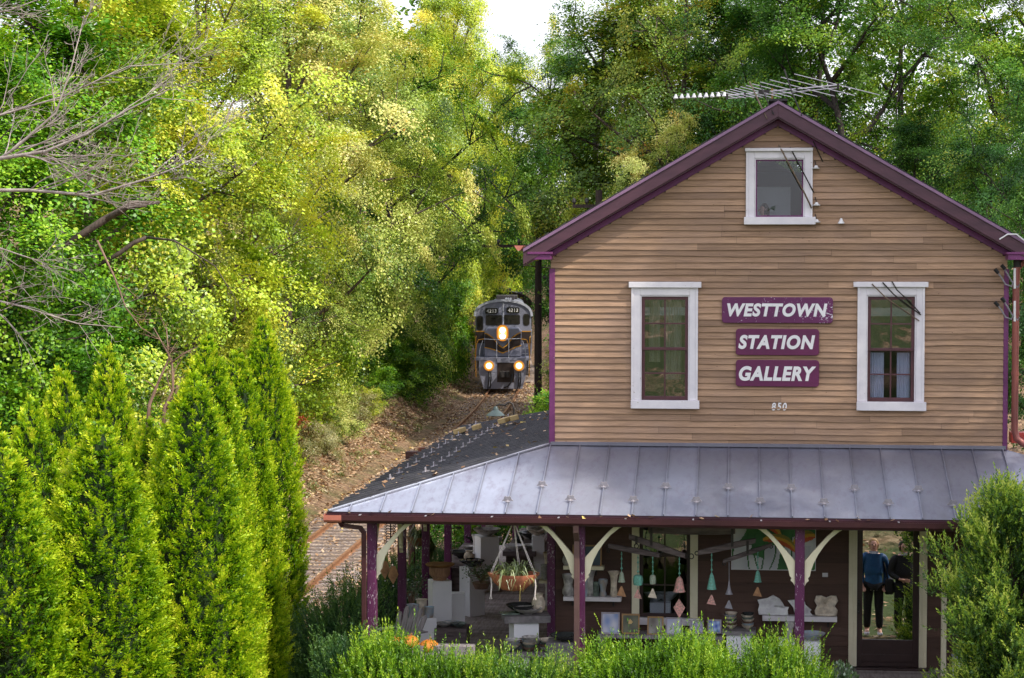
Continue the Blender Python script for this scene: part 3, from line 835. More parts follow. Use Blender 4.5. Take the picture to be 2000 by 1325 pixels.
# TV antenna on the ridge
ant_m = paint('weathered_aluminium', (0.62,0.58,0.60), (0.42,0.38,0.40), 0.4, 20.0, metal=0.5)
pa = at_y(1508, 200, 0.35)
ant = thing('tv_antenna', 'long aluminium rooftop aerial with many rods on a short rusty mast', 'antenna', (pa.x, 0.35, pa.z-0.06))
MB().tube([(pa.x, 0.35, pa.z-0.12), (pa.x, 0.35, pa.z+0.20)], 0.016, 8).build('mast', paint('rusty_yellow_pipe', (0.42,0.27,0.07), (0.28,0.12,0.05), 0.7, 20.0), ant, smooth=True)
A = at_y(1420, 187, 0.35); B = at_y(1640, 166, 0.30)
mb = MB(); mb.tube([A, B], 0.010, 6); mb.tube([A+Vector((0,0,-0.045)), B+Vector((0,0,-0.04))], 0.008, 6)
mb.build('boom', ant_m, ant, smooth=True)
mb = MB()
bd = (B-A).normalized()
for i, t in enumerate((0.0, 0.06, 0.12, 0.18, 0.24, 0.31, 0.38, 0.46, 0.56, 0.68, 0.82, 0.99)):
    c = A.lerp(B, t); L = 0.22 + 0.62*t; q = Vector((0.72, -0.62, -0.24)).normalized()
    mb.tube([c+q*L*0.9, c, c-q*L], 0.006, 5)
mb.build('rod', ant_m, ant, smooth=True)
for t in (0.0, 0.16, 0.62, 0.985): c = A.lerp(B, t); MB().obox(c+Vector((0,0,-0.02)), (0.03, 0.05, 0.08)).build('clamp', M['dark_iron'], ant)
c = A.lerp(B, 0.33); MB().obox(c, (0.16, 0.05, 0.06)).build('clamp', M['dark_iron'], ant)
# string of white insulators beside the aerial
def insulators(px0, px1, py0, py1, n, Y, label, name='insulator_string'):
    a = at_y(px0, py0, Y); b = at_y(px1, py1, Y)
    t = thing(name, label, 'insulators', a)
    MB().tube([a, b], 0.008, 6).build('rod', M['dark_iron'], t)
    d = (b-a)
    for i in range(n):
        c = a + d*((i+0.5)/n); r = 0.036
        MB().lathe([(0.012, 0.040), (r*0.5, 0.02), (r, -0.018), (r*0.75, -0.03), (0.01, -0.022)], c, 10).build('insulator', M['porcelain'], t, smooth=True)
    return t
insulators(1314, 1421, 190, 185, 9, 0.35, 'row of white porcelain cones reaching left from the rooftop aerial')
# porcelain knobs and cut service cables on the wall
for i, (px, py, lb) in enumerate(((1594, 327, 'white knob beside the upper right corner of the attic window'), (1595, 399, 'white knob halfway down the right side of the attic window'), (1595, 432, 'white knob beside the attic window sill'))):
    p = at_y(px, py, -0.06)
    k = thing('porcelain_insulator', lb, 'insulator', p)
    MB().lathe([(0.0, 0.03), (0.02, 0.025), (0.03, 0.0), (0.058, -0.012), (0.05, -0.022), (0.0, -0.022)], p, 12).build('knob', M['porcelain'], k, smooth=True)
    MB().tube([p+Vector((-0.02,0.03,0.10)), p+Vector((0.0,0,0.02)), p+Vector((0.0,0.06,0))], 0.006, 6).build('pin', M['dark_iron'], k)
p = at_y(1643, 432, -0.05); k = thing('wall_lamp', 'small white cone fixture on the clapboards right of the attic window', 'lamp', p)
MB().lathe([(0.012, 0.04), (0.03, 0.0), (0.052, -0.035), (0.045, -0.036)], p, 12).build('shade', M['porcelain'], k, smooth=True)
MB().bar(p+Vector((0,0,0.01)), p+Vector((0,0.045,0.02)), 0.02, 0.02).build('bracket', M['dark_iron'], k)
def cable(pts, r, label, m=None, Y=None, name='service_cable'):
    ps = [at_y(a, b, c) for a, b, c in pts]
    o = MB().tube(ps, r, 6).build(name, m or M['dark_iron'], None, smooth=True)
    return tag(o, label, 'cable')
tan_c = paint('tan_cable', (0.20,0.14,0.09), (0.10,0.07,0.05), 0.6, 20.0)
cable([(1521,284,-0.06),(1530,300,-0.12),(1550,338,-0.14),(1572,379,-0.12),(1585,407,-0.07)], 0.012, 'longer tan cable hanging across the attic window', tan_c)
cable([(1543,288,-0.06),(1556,313,-0.11),(1574,347,-0.11),(1589,376,-0.05)], 0.010, 'shorter dark cable hanging across the right half of the attic window')
cable([(1588,276,-0.05),(1597,295,-0.05),(1607,316,-0.03)], 0.008, 'thin dark cable end on the clapboards above right of the attic window')
cable([(1464,160,0.0),(1478,190,-0.18),(1498,232,-0.36)], 0.011, 'dark wire crossing the left rake just below the aerial', tan_c)
cable([(1484,165,0.0),(1500,200,-0.2),(1511,224,-0.36)], 0.009, 'dark wire crossing the rake next to the gable peak')
cable([(1532,136,0.1),(1546,178,-0.1),(1566,226,-0.36)], 0.010, 'dark wire running down right of the gable peak')
cable([(1703,555,-0.10),(1730,582,-0.15),(1765,606,-0.14),(1795,627,-0.06)], 0.009, 'tan cable slanting across the upper pane of the right window', tan_c)
cable([(1724,552,-0.10),(1745,575,-0.16),(1775,598,-0.14),(1798,615,-0.06)], 0.010, 'black cable in the middle of the three over the right window')
cable([(1742,550,-0.10),(1752,567,-0.16),(1777,590,-0.14),(1797,612,-0.06)], 0.009, 'black cable nearest the corner over the right window')
for j, (px, py, lb) in enumerate(((1946, 530, 'upper pair of grey cable tails by the right corner pipe'), (1946, 594, 'lower pair of grey cable tails by the right corner pipe'))):
    p = at_y(px, py, -0.10); k = thing('cable_tail', lb, 'cable', p)
    mb = MB(); P = lambda a, b, c=-0.12: at_y(px+a, py+b, c)
    mb.tube([P(0,0), P(10,12), P(18,26), P(30,30), P(33,20)], 0.012, 6); mb.tube([P(13,-8), P(22,6), P(30,20), P(42,32), P(45,26)], 0.012, 6)
    mb.build('wire', paint('grey_cable', (0.30,0.28,0.30), (0.16,0.15,0.16), 0.5, 30.0), k, smooth=True)
    mb = MB(); mb.tube([P(-3,-4), P(4,4)], 0.026, 8); mb.tube([P(10,-12), P(17,-4)], 0.026, 8); mb.build('clamp', M['black'], k, smooth=True)
    MB().tube([P(36,-6), P(36,34)], 0.018, 8).build('connector', M['porcelain'], k, smooth=True)
cable([(1952,468,-0.42),(1968,458,-0.42),(1985,458,-0.42),(2003,472,-0.40)], 0.010, 'white cable looping over the right end of the rake', M['porcelain'])
# ================================================================ things on the porch
G = {}
G['grey'] = paint('silver_grey_glaze', (0.609,0.580,0.551), (0.20,0.19,0.19), 0.3, 14.0)
G['cream'] = paint('cream_glaze', (0.899,0.783,0.638), (0.40,0.33,0.26), 0.3, 10.0)
G['green'] = paint('dark_green_glaze', (0.232,0.290,0.246), (0.07,0.09,0.08), 0.25, 9.0)
G['blue'] = paint('blue_grey_glaze', (0.348,0.478,0.609), (0.36,0.28,0.22), 0.3, 8.0)
G['brown'] = paint('brown_stoneware', (0.290,0.174,0.116), (0.10,0.06,0.045), 0.4, 10.0)
G['dark'] = paint('dark_bronze_glaze', (0.050,0.055,0.055), (0.028,0.030,0.030), 0.25, 8.0)
G['terra'] = paint('terracotta', (0.638,0.225,0.123), (0.30,0.10,0.06), 0.8, 7.0)
G['tan_clay'] = paint('tan_clay', (0.522,0.275,0.131), (0.22,0.11,0.06), 0.75, 7.0)
G['pale'] = paint('pale_lilac_porcelain', (0.900,0.900,0.900), (0.48,0.45,0.48), 0.35, 4.0)
G['plinth'] = paint('white_plinth_paint', (0.90,0.90,0.93), (0.84,0.84,0.88), 0.6, 2.0, bmp=0.03)
G['wood_grey'] = paint('silvered_wood', (0.377,0.334,0.348), (0.12,0.105,0.11), 0.8, 6.0, (6,1,0.6))
G['wood_dark'] = paint('old_dark_timber', (0.196,0.152,0.152), (0.055,0.042,0.044), 0.85, 5.0, (0.6,4,4), bmp=0.4)
G['verdigris'] = paint('verdigris_bronze', (0.16,0.52,0.42), (0.13,0.22,0.17), 0.6, 45.0)
G['verd_pale'] = paint('pale_verdigris', (0.30,0.48,0.38), (0.34,0.26,0.18), 0.6, 45.0)
G['copperpink'] = paint('pink_copper_patina', (0.797,0.348,0.319), (0.20,0.20,0.15), 0.5, 40.0)
G['pewter'] = paint('grey_pewter', (0.30,0.29,0.32), (0.17,0.16,0.18), 0.5, 16.0)
G['rope'] = paint('white_cotton_rope', (0.72,0.66,0.64), (0.55,0.48,0.46), 0.9, 60.0)
G['pumpkin'] = paint('orange_pumpkin_skin', (0.62,0.24,0.035), (0.50,0.17,0.02), 0.5, 6.0)
G['slate'] = paint('grey_slate_slab', (0.290,0.268,0.275), (0.12,0.11,0.115), 0.7, 6.0)
G['card'] = paint('white_card', (0.78,0.76,0.80), (0.70,0.68,0.72), 0.8, 5.0)
GZ = ['grey', 'cream', 'green', 'blue', 'brown', 'dark']
BOWL = [(0.045,0.0), (0.05,0.012), (0.09,0.03), (0.14,0.07), (0.155,0.095), (0.146,0.094), (0.13,0.07), (0.08,0.035), (0.0,0.028)]
VASES = dict(
 hour=[(0.06,0),(0.085,0.03),(0.088,0.08),(0.06,0.15),(0.068,0.21),(0.082,0.27),(0.086,0.31),(0.076,0.31),(0.06,0.22),(0.0,0.20)],
 tall=[(0.05,0),(0.06,0.02),(0.055,0.15),(0.052,0.24),(0.07,0.33),(0.085,0.36),(0.078,0.36),(0.05,0.27),(0.0,0.25)],
 tube=[(0.045,0),(0.048,0.01),(0.05,0.19),(0.054,0.20),(0.046,0.20),(0.042,0.10),(0.0,0.09)],
 goblet=[(0.045,0),(0.05,0.02),(0.035,0.07),(0.045,0.14),(0.062,0.18),(0.060,0.225),(0.054,0.225),(0.05,0.18),(0.0,0.16)],
 flare=[(0.05,0),(0.06,0.02),(0.052,0.12),(0.050,0.22),(0.062,0.30),(0.095,0.355),(0.088,0.355),(0.055,0.30),(0.0,0.27)],
 belly=[(0.06,0),(0.10,0.06),(0.115,0.13),(0.09,0.20),(0.06,0.235),(0.075,0.27),(0.066,0.27),(0.05,0.235),(0.0,0.22)],
 cup=[(0.075,0),(0.085,0.01),(0.095,0.17),(0.105,0.18),(0.095,0.18),(0.085,0.10),(0.0,0.06)])
def pot(kind, p, h, m, label, cat='vase', name='vase', wide=1.0, wob=0.0, group=None, ph=0.0, n=20, cap='bottom'):
    pr = BOWL if kind == 'bowl' else VASES[kind]; k = h/max(z for _, z in pr)
    o = MB().lathe([(r*k*wide, z*k) for r, z in pr], p, n, wob, 1.0, ph, False).build(name, G[m], None, smooth=True)
    o['label'] = label; o['category'] = cat
    if group: o['group'] = group
    return o
def plinth(px, ptop, dist, w, z0, label, rz=25, d=None, m='plinth', h=None):
    p = at_d(px, ptop, dist); zt = p.z if h is None else h
    o = MB().obox((0, 0, (zt-z0)/2), (w, d or w, zt-z0)).build('plinth', G[m], None, bevel=0.004, local=True)
    o.location = (p.x, p.y, z0); o.rotation_euler = (0, 0, R(rz)); tag(o, label, 'plinth', 'display plinths on the side porch')
    return Vector((p.x, p.y, zt))
def leaves_along(paths, w, m, name, parent, k=10, taper=True):
    """strap leaves: each path is a list of points, made into a thin ribbon"""
    mb = MB()
    for pts in paths:
        mb.cur = random.random(); pts = [Vector(q) for q in pts]; vs = []; n = len(pts)
        for i, q in enumerate(pts):
            t = (pts[min(i+1,n-1)]-pts[max(i-1,0)]).normalized(); s = t.cross(Vector((0,0,1)))
            if s.length < 1e-3: s = Vector((1,0,0))
            s.normalize(); ww = w*(math.sin(math.pi*min(0.97, 0.25+0.75*i/(n-1)))+0.05) if taper else w
            vs += [q-s*ww/2, q+s*ww/2]
        mb.add(vs, [(2*i, 2*i+1, 2*i+3, 2*i+2) for i in range(n-1)])
    return mb.build(name, m, parent, fix=False)
def arc_leaf(c, az, L, rise, drop, n=7):
    return [(c.x+math.cos(az)*L*t, c.y+math.sin(az)*L*t, c.z + rise*math.sin(min(1,t*1.25)*math.pi*0.62) - drop*t*t) for t in [i/(n-1) for i in range(n)]]
spider = foliage('spider_plant_leaf', [(0.0,(0.10,0.15,0.05)),(0.5,(0.28,0.36,0.15)),(1.0,(0.50,0.54,0.32))], 0.3, 0.08, 0.0)
fern = foliage('fern_leaf', [(0.0,(0.03,0.06,0.015)),(0.6,(0.10,0.15,0.035)),(1.0,(0.20,0.24,0.07))], 0.3, 0.06, 0.0)
jade = foliage('jade_leaf', [(0.0,(0.025,0.06,0.02)),(0.6,(0.08,0.16,0.05)),(1.0,(0.22,0.33,0.14))], 0.2, 0.14, 0.0)
dryl = foliage('yellow_runner', [(0.0,(0.45,0.36,0.10)),(1.0,(0.60,0.50,0.18))], 0.2, 0.05, 0.0)
random.seed(8)
# ---------------- hanging planters
def hanging(px, ptop, pbowl, bw, dist_y, label, mat, seed, plant, leaf_m, spread):
    random.seed(seed)
    c = at_y(px, pbowl, dist_y); top = at_y(px+1, ptop, dist_y)
    t = thing('hanging_planter', label, 'hanging planter', (c.x, c.y, c.z))
    r = bw/2; hh = r*0.62
    mb = MB(); mb.lathe([(0.02,-hh), (r*0.45,-hh*0.9), (r*0.78,-hh*0.45), (r*0.98,0.0), (r*1.02,0.03), (r*0.94,0.025), (r*0.7,-hh*0.4), (0,-hh*0.6)], c, 28, 0.10, 0.62, 0.5, False)
    mb.build('bowl', mat, t, smooth=True)
    ends = []
    for s, yy in ((-1, -0.05), (1, -0.05), (0.25, 0.45)):
        e = Vector((c.x+s*r*0.86, c.y+yy*r, c.z+0.02)); ends.append(e)
        mb = MB()
        for o in (-0.010, 0.010): mb.tube([top+Vector((o*0.4,0,0)), e+Vector((o,0,0.0))], 0.0055, 6)
        mb.tube([e, e+Vector((0.0,-0.01,-0.03))], 0.016, 6)
        if yy < 0:
            mb.tube([e+Vector((0.0,-0.02,-0.02)), e+Vector((0.012,-0.02,-0.16)), e+Vector((0.0,-0.02,-0.30))], 0.011, 6)
            for k in range(5):
                a = k*1.26; mb.tube([e+Vector((0,-0.02,-0.29)), e+Vector((0.022*math.cos(a),-0.02+0.02*math.sin(a),-0.345))], 0.004, 4)
        mb.build('rope', G['rope'], t)
    MB().tube([top, top+Vector((0,0,0.06)), top+Vector((0.02,0,0.10))], 0.006, 6).build('hook', M['dark_iron'], t)
    paths = []
    for i in range(plant):
        az = random.uniform(0, 6.28); L = random.uniform(0.5, 1.0)*spread
        q = c + Vector((random.uniform(-r,r)*0.45, random.uniform(-r,r)*0.25, -0.02))
        paths.append(arc_leaf(q, az, L, random.uniform(0.08, 0.30)*spread/0.4, random.uniform(0.02, 0.35)*spread/0.4))
    leaves_along(paths, 0.018, leaf_m, 'foliage', t)
    return t, c, r
t1, c1, r1 = hanging(1002, 1018, 1124, 0.70, PY+0.02, 'hanging terracotta planter with a striped spider plant and white rope tassels, at the porch front', G['terra'], 5, 120, spider, 0.34)
paths = []
for dx, dz, yy in ((-0.50,-0.16,-0.1), (-0.46,-0.06,0.0), (-0.36,0.03,-0.15), (-0.42,-0.22,0.05)):
    paths.append([(c1.x+0.05, c1.y, c1.z+0.0), (c1.x+dx*0.35, c1.y+yy*0.5, c1.z+0.10+dz*0.1), (c1.x+dx*0.7, c1.y+yy, c1.z+0.05+dz*0.4), (c1.x+dx, c1.y+yy, c1.z+dz)])
for k in range(7):
    dx = random.uniform(0.0, 0.32); L = random.uniform(0.12, 0.34)
    paths.append([(c1.x+dx, c1.y-0.1, c1.z+0.0), (c1.x+dx*1.1+0.02, c1.y-0.16, c1.z-L*0.4), (c1.x+dx+random.uniform(-0.05,0.05), c1.y-0.14, c1.z-L)])
leaves_along(paths, 0.008, dryl, 'runner', t1, taper=False)
t2, c2, r2 = hanging(818, 1005, 1052, 0.42, 3.6, 'hanging clay bowl of trailing fern among the left side posts', G['tan_clay'], 9, 150, fern, 0.30)
paths = []
for k in range(46):
    a = random.uniform(0, 0.8); L = random.uniform(0.2, 0.55); x = c2.x+0.12+0.16*a+random.uniform(-0.03,0.05)
    paths.append([(x-0.08, c2.y-0.08, c2.z+0.02), (x, c2.y-0.12, c2.z-L*0.3), (x+random.uniform(-0.06,0.06), c2.y-0.12, c2.z-L)])
leaves_along(paths, 0.02, fern, 'trailing_stem', t2)
# ---------------- wind ornaments near the corner
for (px, pt, pb, w, lb) in ((752, 1096, 1132, 0.15, 'brown clay wind ornament hanging nearest the corner bracket'), (768, 1106, 1142, 0.16, 'brown diamond clay wind ornament hanging beside the second side post')):
    a = at_y(px, pt, 0.6); b = at_y(px, pb, 0.6); zt = 2.3
    t = thing('wind_ornament', lb, 'ornament', a)
    zc = (a.z+b.z)/2; h = (a.z-b.z)/2
    MB().prism([(a.x, b.z), (a.x+w*0.5, zc+h*0.1), (a.x+w*0.2, a.z), (a.x-w*0.2, a.z), (a.x-w*0.5, zc-h*0.1)], 0.59, 0.61).build('plate', G['tan_clay'], t, bevel=0.003)
    MB().tube([(a.x, 0.6, a.z), (a.x, 0.6, zt)], 0.004, 5).build('cord', M['dark_iron'], t)
    MB().lathe([(0.0,-0.015),(0.012,-0.005),(0.0,0.01)], (a.x, 0.6, b.z-0.02), 8).build('bead', M['porcelain'], t)
p = at_y(763, 1014, 0.9); t = thing('iron_spiral', 'black iron twisted hanging garland near the porch corner', 'garland', p)
mb = MB(); mb.tube([(p.x, 0.9, p.z+0.05), (p.x, 0.9, p.z-0.40)], 0.010, 6)
for k in range(9):
    z = p.z - 0.03 - 0.04*k
    for s in (-1, 1): mb.tube([(p.x, 0.9, z), (p.x+s*0.05, 0.9, z+0.012), (p.x+s*0.075, 0.9, z-0.02), (p.x+s*0.06, 0.9, z-0.035)], 0.007, 5)
mb.build('garland', M['black'], t)
# ---------------- plinths and pots of the side porch
A_ = plinth(859, 1133, 31.9, 0.30, 0.0, 'white plinth under the ribbed clay planter, nearest the left posts', 22)
plinth(893, 1158, 32.6, 0.24, 0.0, 'narrow grey-white plinth right behind the ribbed planter plinth', 8)
B_ = plinth(922, 1107, 34.3, 0.30, 0.0, 'white plinth carrying a dark spiky bowl, middle of the side porch', 42)
C_ = plinth(951, 1047, 36.8, 0.34, 0.0, 'far white plinth under a wide grey bowl, deepest in the side porch', 25)
D_ = plinth(822, 1205, 31.2, 0.36, 0.0, 'low white plinth with three striped beakers', 30)
F_ = plinth(1051, 1046, 38.2, 0.22, 0.0, 'tall slim white plinth against the house wall', 8)
E_ = plinth(1023, 1213, 30.0, 0.36, 0.0, 'white block under the slate slab near the house corner', 18)
t = thing('clay_planter', 'ribbed tan clay planter with a wavy brown rim on a white plinth', 'planter', A_)
MB().lathe([(0.10,0),(0.11,0.03),(0.145,0.07),(0.16,0.09),(0.162,0.20),(0.15,0.205),(0.0,0.19)], A_, 28).build('pot', paint('ribbed_tan_clay', (0.52,0.30,0.17), (0.22,0.11,0.07), 0.7, 30.0, (3,3,0.25)), t, smooth=True)
MB().lathe([(0.15,0.206),(0.20,0.215),(0.225,0.24),(0.215,0.25),(0.14,0.245),(0.0,0.235)], A_, 28, 0.06, 1.0, 1.0).build('rim', paint('ochre_clay_rim', (0.34,0.17,0.05), (0.2,0.09,0.03), 0.8, 12), t, smooth=True)
mb = MB(); mb.lathe([(0.05,0),(0.07,0.015),(0.15,0.05),(0.17,0.07),(0.15,0.065),(0.0,0.03)], B_, 20)
for k in range(14):
    a = k*0.449; mb.tube([B_+Vector((0.12*math.cos(a),0.12*math.sin(a),0.05)), B_+Vector((0.20*math.cos(a),0.20*math.sin(a),0.10)), B_+Vector((0.14*math.cos(a+0.6),0.14*math.sin(a+0.6),0.115))], 0.012, 5)
tag(mb.build('bowl', G['dark'], None, smooth=True), 'dark bowl with curled spiky rim on the middle plinth', 'bowl')
pot('bowl', C_, 0.13, 'grey', 'wide grey footed bowl on the far white plinth', 'bowl', 'bowl', 1.15)
for i, (dx, dy, h, lb) in enumerate(((-0.10,-0.10,0.20,'left striped beaker of three on the low plinth'), (0.0,0.08,0.25,'tallest striped beaker, at the back of the low plinth'), (0.13,-0.04,0.16,'right and shortest striped beaker of three on the low plinth'))):
    pot('cup', D_+Vector((dx,dy,0)), h, 'blue' if i != 1 else 'cream', lb, 'beaker', 'beaker', 0.85 if i != 1 else 0.62)
pot('bowl', F_+Vector((-0.02,0,0)), 0.09, 'cream', 'lower shallow bowl stacked on the slim plinth by the wall', 'bowl', 'bowl', 1.1)
pot('bowl', F_+Vector((-0.02,0,0.095)), 0.09, 'grey', 'upper shallow bowl stacked on the slim plinth by the wall', 'bowl', 'bowl', 1.2)
# slate table beside the house corner
t = MB().obox((E_.x+0.03, E_.y, E_.z+0.055), (0.66, 0.46, 0.10), Matrix.Rotation(R(12), 3, 'Z')).build('slate_slab', G['slate'], None, bevel=0.006); tag(t, 'thick grey slate slab lying on a white block near the house corner', 'slab')
ez = E_.z + 0.107
tr = MB().obox((E_.x-0.20, E_.y-0.06, ez+0.012), (0.26, 0.22, 0.02), Matrix.Rotation(R(20), 3, 'Z')).build('tray', G['green'], None, bevel=0.004); tag(tr, 'flat green glazed tray on the left end of the slate slab', 'tray')
pot('bowl', Vector((E_.x+0.06, E_.y-0.05, ez)), 0.09, 'grey', 'wide silver bowl at the front of the slate slab', 'bowl', 'bowl', 1.45)
pot('bowl', Vector((E_.x-0.06, E_.y+0.13, ez)), 0.11, 'dark', 'dark deep bowl at the back of the slate slab', 'bowl', 'bowl', 1.2)
pot('belly', Vector((E_.x+0.20, E_.y+0.14, ez)), 0.27, 'cream', 'round bellied cream jar at the right end of the slate slab', 'jar', 'jar', 0.9)
# pile of bowls on a low board
P0 = at_y(1040, 1263, -1.05)
bz = P0.z - 0.06
bd_ = MB().box(P0.x-0.34, P0.x+0.36, -1.35, -0.80, bz-0.03, bz).build('display_board', G['wood_grey'], None, bevel=0.004); tag(bd_, 'low grey board holding a jumble of bowls by the house corner', 'board')
bl = MB().box(P0.x-0.30, P0.x-0.02, -1.25, -0.90, 0.0, bz-0.031).build('plinth', G['plinth'], None, bevel=0.004); tag(bl, 'lowest white block under the board of jumbled bowls', 'plinth')
random.seed(14); n = 0
names = ['green', 'cream', 'blue', 'grey', 'brown']
desc = {'green': 'dark green', 'cream': 'cream', 'blue': 'blue-grey', 'grey': 'silver grey', 'brown': 'brown'}
pos = ['far left', 'left', 'second from left', 'middle', 'second from right', 'far right']
for i in range(6):
    hgt = (4, 3, 5, 3, 4, 5)[i]; x = P0.x-0.28+0.122*i; yy = -1.15+0.16*(i % 2) + 0.02*i
    for j in range(hgt):
        k = names[(i*2+j) % 5]
        o = pot('bowl', Vector((x+random.uniform(-.012,.012), yy, bz+0.001+0.034*j)), 0.075, k, f'{desc[k]} bowl in the {pos[i]} pile on the low board, {("bottom","second","third","fourth","fifth")[j]} from below', 'bowl', 'bowl', 0.95, group='piles of bowls on the low board'); n += 1
        o.rotation_euler = (0, 0, 0)
# a few dark pots further back in the side porch on a bench
bn = MB().box(-2.35, -1.75, 5.6, 9.2, 0.48, 0.55); bn.box(-2.3, -1.8, 5.7, 5.8, 0, 0.479); bn.box(-2.3, -1.8, 9.0, 9.1, 0, 0.479)
tag(bn.build('bench', G['wood_dark'], None), 'long dark display bench along the side posts', 'bench')
lbs = ['small cream jar at the near end of the side-porch bench', 'dark bowl on the near half of the side-porch bench', 'white vase on the side-porch bench between two posts', 'flat grey dish on the side-porch bench', 'brown pot in the middle of the side-porch bench', 'dark bowl on the far half of the side-porch bench', 'grey jar at the far end of the side-porch bench']
for i, (k, h, m_) in enumerate((('belly',0.2,'cream'), ('bowl',0.12,'dark'), ('tall',0.34,'pale'), ('bowl',0.07,'grey'), ('belly',0.24,'brown'), ('bowl',0.12,'dark'), ('goblet',0.25,'grey'))):
    pot(k, Vector((-2.05+0.1*(-1)**i, 5.85+0.5*i, 0.551)), h, m_, lbs[i], 'bowl' if k == 'bowl' else 'pot', 'bowl' if k == 'bowl' else 'pot', 1.1)
bn = MB().box(-1.55, -0.95, 7.5, 10.8, 0.42, 0.50); bn.box(-1.5, -1.0, 7.6, 7.7, 0, 0.419); bn.box(-1.5, -1.0, 10.6, 10.7, 0, 0.419)
tag(bn.build('table', G['wood_dark'], None), 'dark table in the middle of the far side porch', 'table')
for i, (dx, dy, k, h, m_, lb) in enumerate(((-0.1,7.7,'bowl',0.10,'pale','white dish at the near end of the far table'), (0.15,8.0,'bowl',0.07,'pale','second white dish on the far table'), (-0.12,8.6,'belly',0.2,'dark','round dark pot on the far table'), (0.1,9.2,'bowl',0.14,'dark','big dark bowl on the far table'), (-0.05,9.9,'tall',0.3,'grey','grey vase on the far table'))):
    pot(k, Vector((-1.25+dx, dy, 0.501)), h, m_, lb, 'dish', 'dish', 1.2)
# low bench of flat dishes beside plinth A
P1 = at_d(880, 1222, 31.2)
o = MB().box(P1.x-0.22, P1.x+0.26, P1.y-0.15, P1.y+0.25, 0.0, P1.z-0.02).build('crate', G['wood_dark'], None, bevel=0.004); tag(o, 'dark box of stacked dishes beside the low plinth', 'crate')
for i, (dx, dy, m_, lb) in enumerate(((-0.1,0,'grey','grey dish on the dark box, left'), (0.12,0.0,'green','green dish on the dark box, right'), (0.0,0.12,'blue','blue-grey dish at the back of the dark box'))):
    pot('bowl', Vector((P1.x+dx, P1.y+dy, P1.z-0.019)), 0.06, m_, lb, 'dish', 'dish', 1.3)
# leafy potted jade plants among the plinths
def jade_plant(p, r, h, n, label, mat=jade, ls=0.045):
    t = thing('potted_plant', label, 'plant', p)
    MB().lathe([(r*0.35,0),(r*0.5,0.10),(r*0.45,0.10),(0,0.08)], p, 14).build('pot', G['brown'], t, smooth=True)
    st = MB(); tips = []
    for i in range(14):
        a = random.uniform(0, 6.28); rr = r*math.sqrt(random.random()); tip = p+Vector((rr*math.cos(a), rr*math.sin(a), 0.08+h*random.uniform(0.4, 1)))
        mid = p+Vector((rr*0.3*math.cos(a), rr*0.3*math.sin(a), 0.08+h*0.35)); st.tube([p+Vector((0,0,0.08)), mid, tip], [0.012,0.008,0.004], 5); tips += [tip, mid.lerp(tip, 0.6)]
    st.build('stem', G['brown'], t)
    T = np.array([tuple(q) for q in tips]); P = T[rng.integers(0, len(T), n)] + rng.normal(0, r*0.16, (n, 3)) - np.array(p); D = rand_dirs(n); D[:, 2] = np.abs(D[:, 2])*0.6; D = unit(D)
    leaf_mesh('foliage', P, D, unit(rand_dirs(n)+np.array([0,0,1.0])), ls, ls*0.6, rng.random(n), mat, t)
    return t
jade_plant(at_d(940, 1150, 32.9), 0.30, 0.32, 500, 'leafy dark jade plant between the side porch plinths')
jade_plant(Vector((-2.3, 1.6, 0.35)), 0.26, 0.55, 380, 'small-leaved plant climbing beside the second side post')
# adirondack chair
ch = at_d(775, 1240, 30.2)
t = thing('garden_chair', 'silvery wooden garden chair with a fanned slat back at the porch corner', 'chair', (ch.x, ch.y, 0), R(-35))
wg = G['wood_grey']; t.scale = (0.85, 0.85, 0.85)
for i in range(5):
    a = (i-2)*0.085; L = (0.50, 0.60, 0.64, 0.60, 0.50)[i]
    mb = MB(); c0 = Vector(((i-2)*0.108, 0.22, 0.36)); dv = Vector((math.sin(a), 0.36, 0.93)).normalized(); e = c0+dv*L
    sx = Vector((0.052,0,0)); th = Vector((0,-0.018,0))
    pts = [c0-sx, c0+sx, e+sx*1.05-dv*0.05, e+sx*0.55, e-sx*0.55, e-sx*1.05-dv*0.05]
    mb.add([tuple(q) for q in pts]+[tuple(q+th) for q in pts], [(0,1,2,3,4,5),(11,10,9,8,7,6)]+[(k,(k+1)%6,6+(k+1)%6,6+k) for k in range(6)])
    mb.build('back_slat', wg, t, local=True)
for i in range(5): MB().box(-0.27, 0.27, -0.33+0.11*i, -0.235+0.11*i, 0.36-0.02*i, 0.38-0.02*i).build('seat_slat', wg, t, local=True)
for s in (-1, 1):
    MB().box(s*0.36-0.07, s*0.36+0.07, -0.40, 0.32, 0.55, 0.575).build('arm', wg, t, local=True, bevel=0.006)
    MB().box(s*0.31-0.014, s*0.31+0.014, -0.36, -0.24, 0.0, 0.549).build('leg', wg, t, local=True)
    mb = MB(); mb.bar((s*0.285, -0.36, 0.33), (s*0.285, 0.55, 0.06), 0.024, 0.12); mb.build('leg', wg, t, local=True)
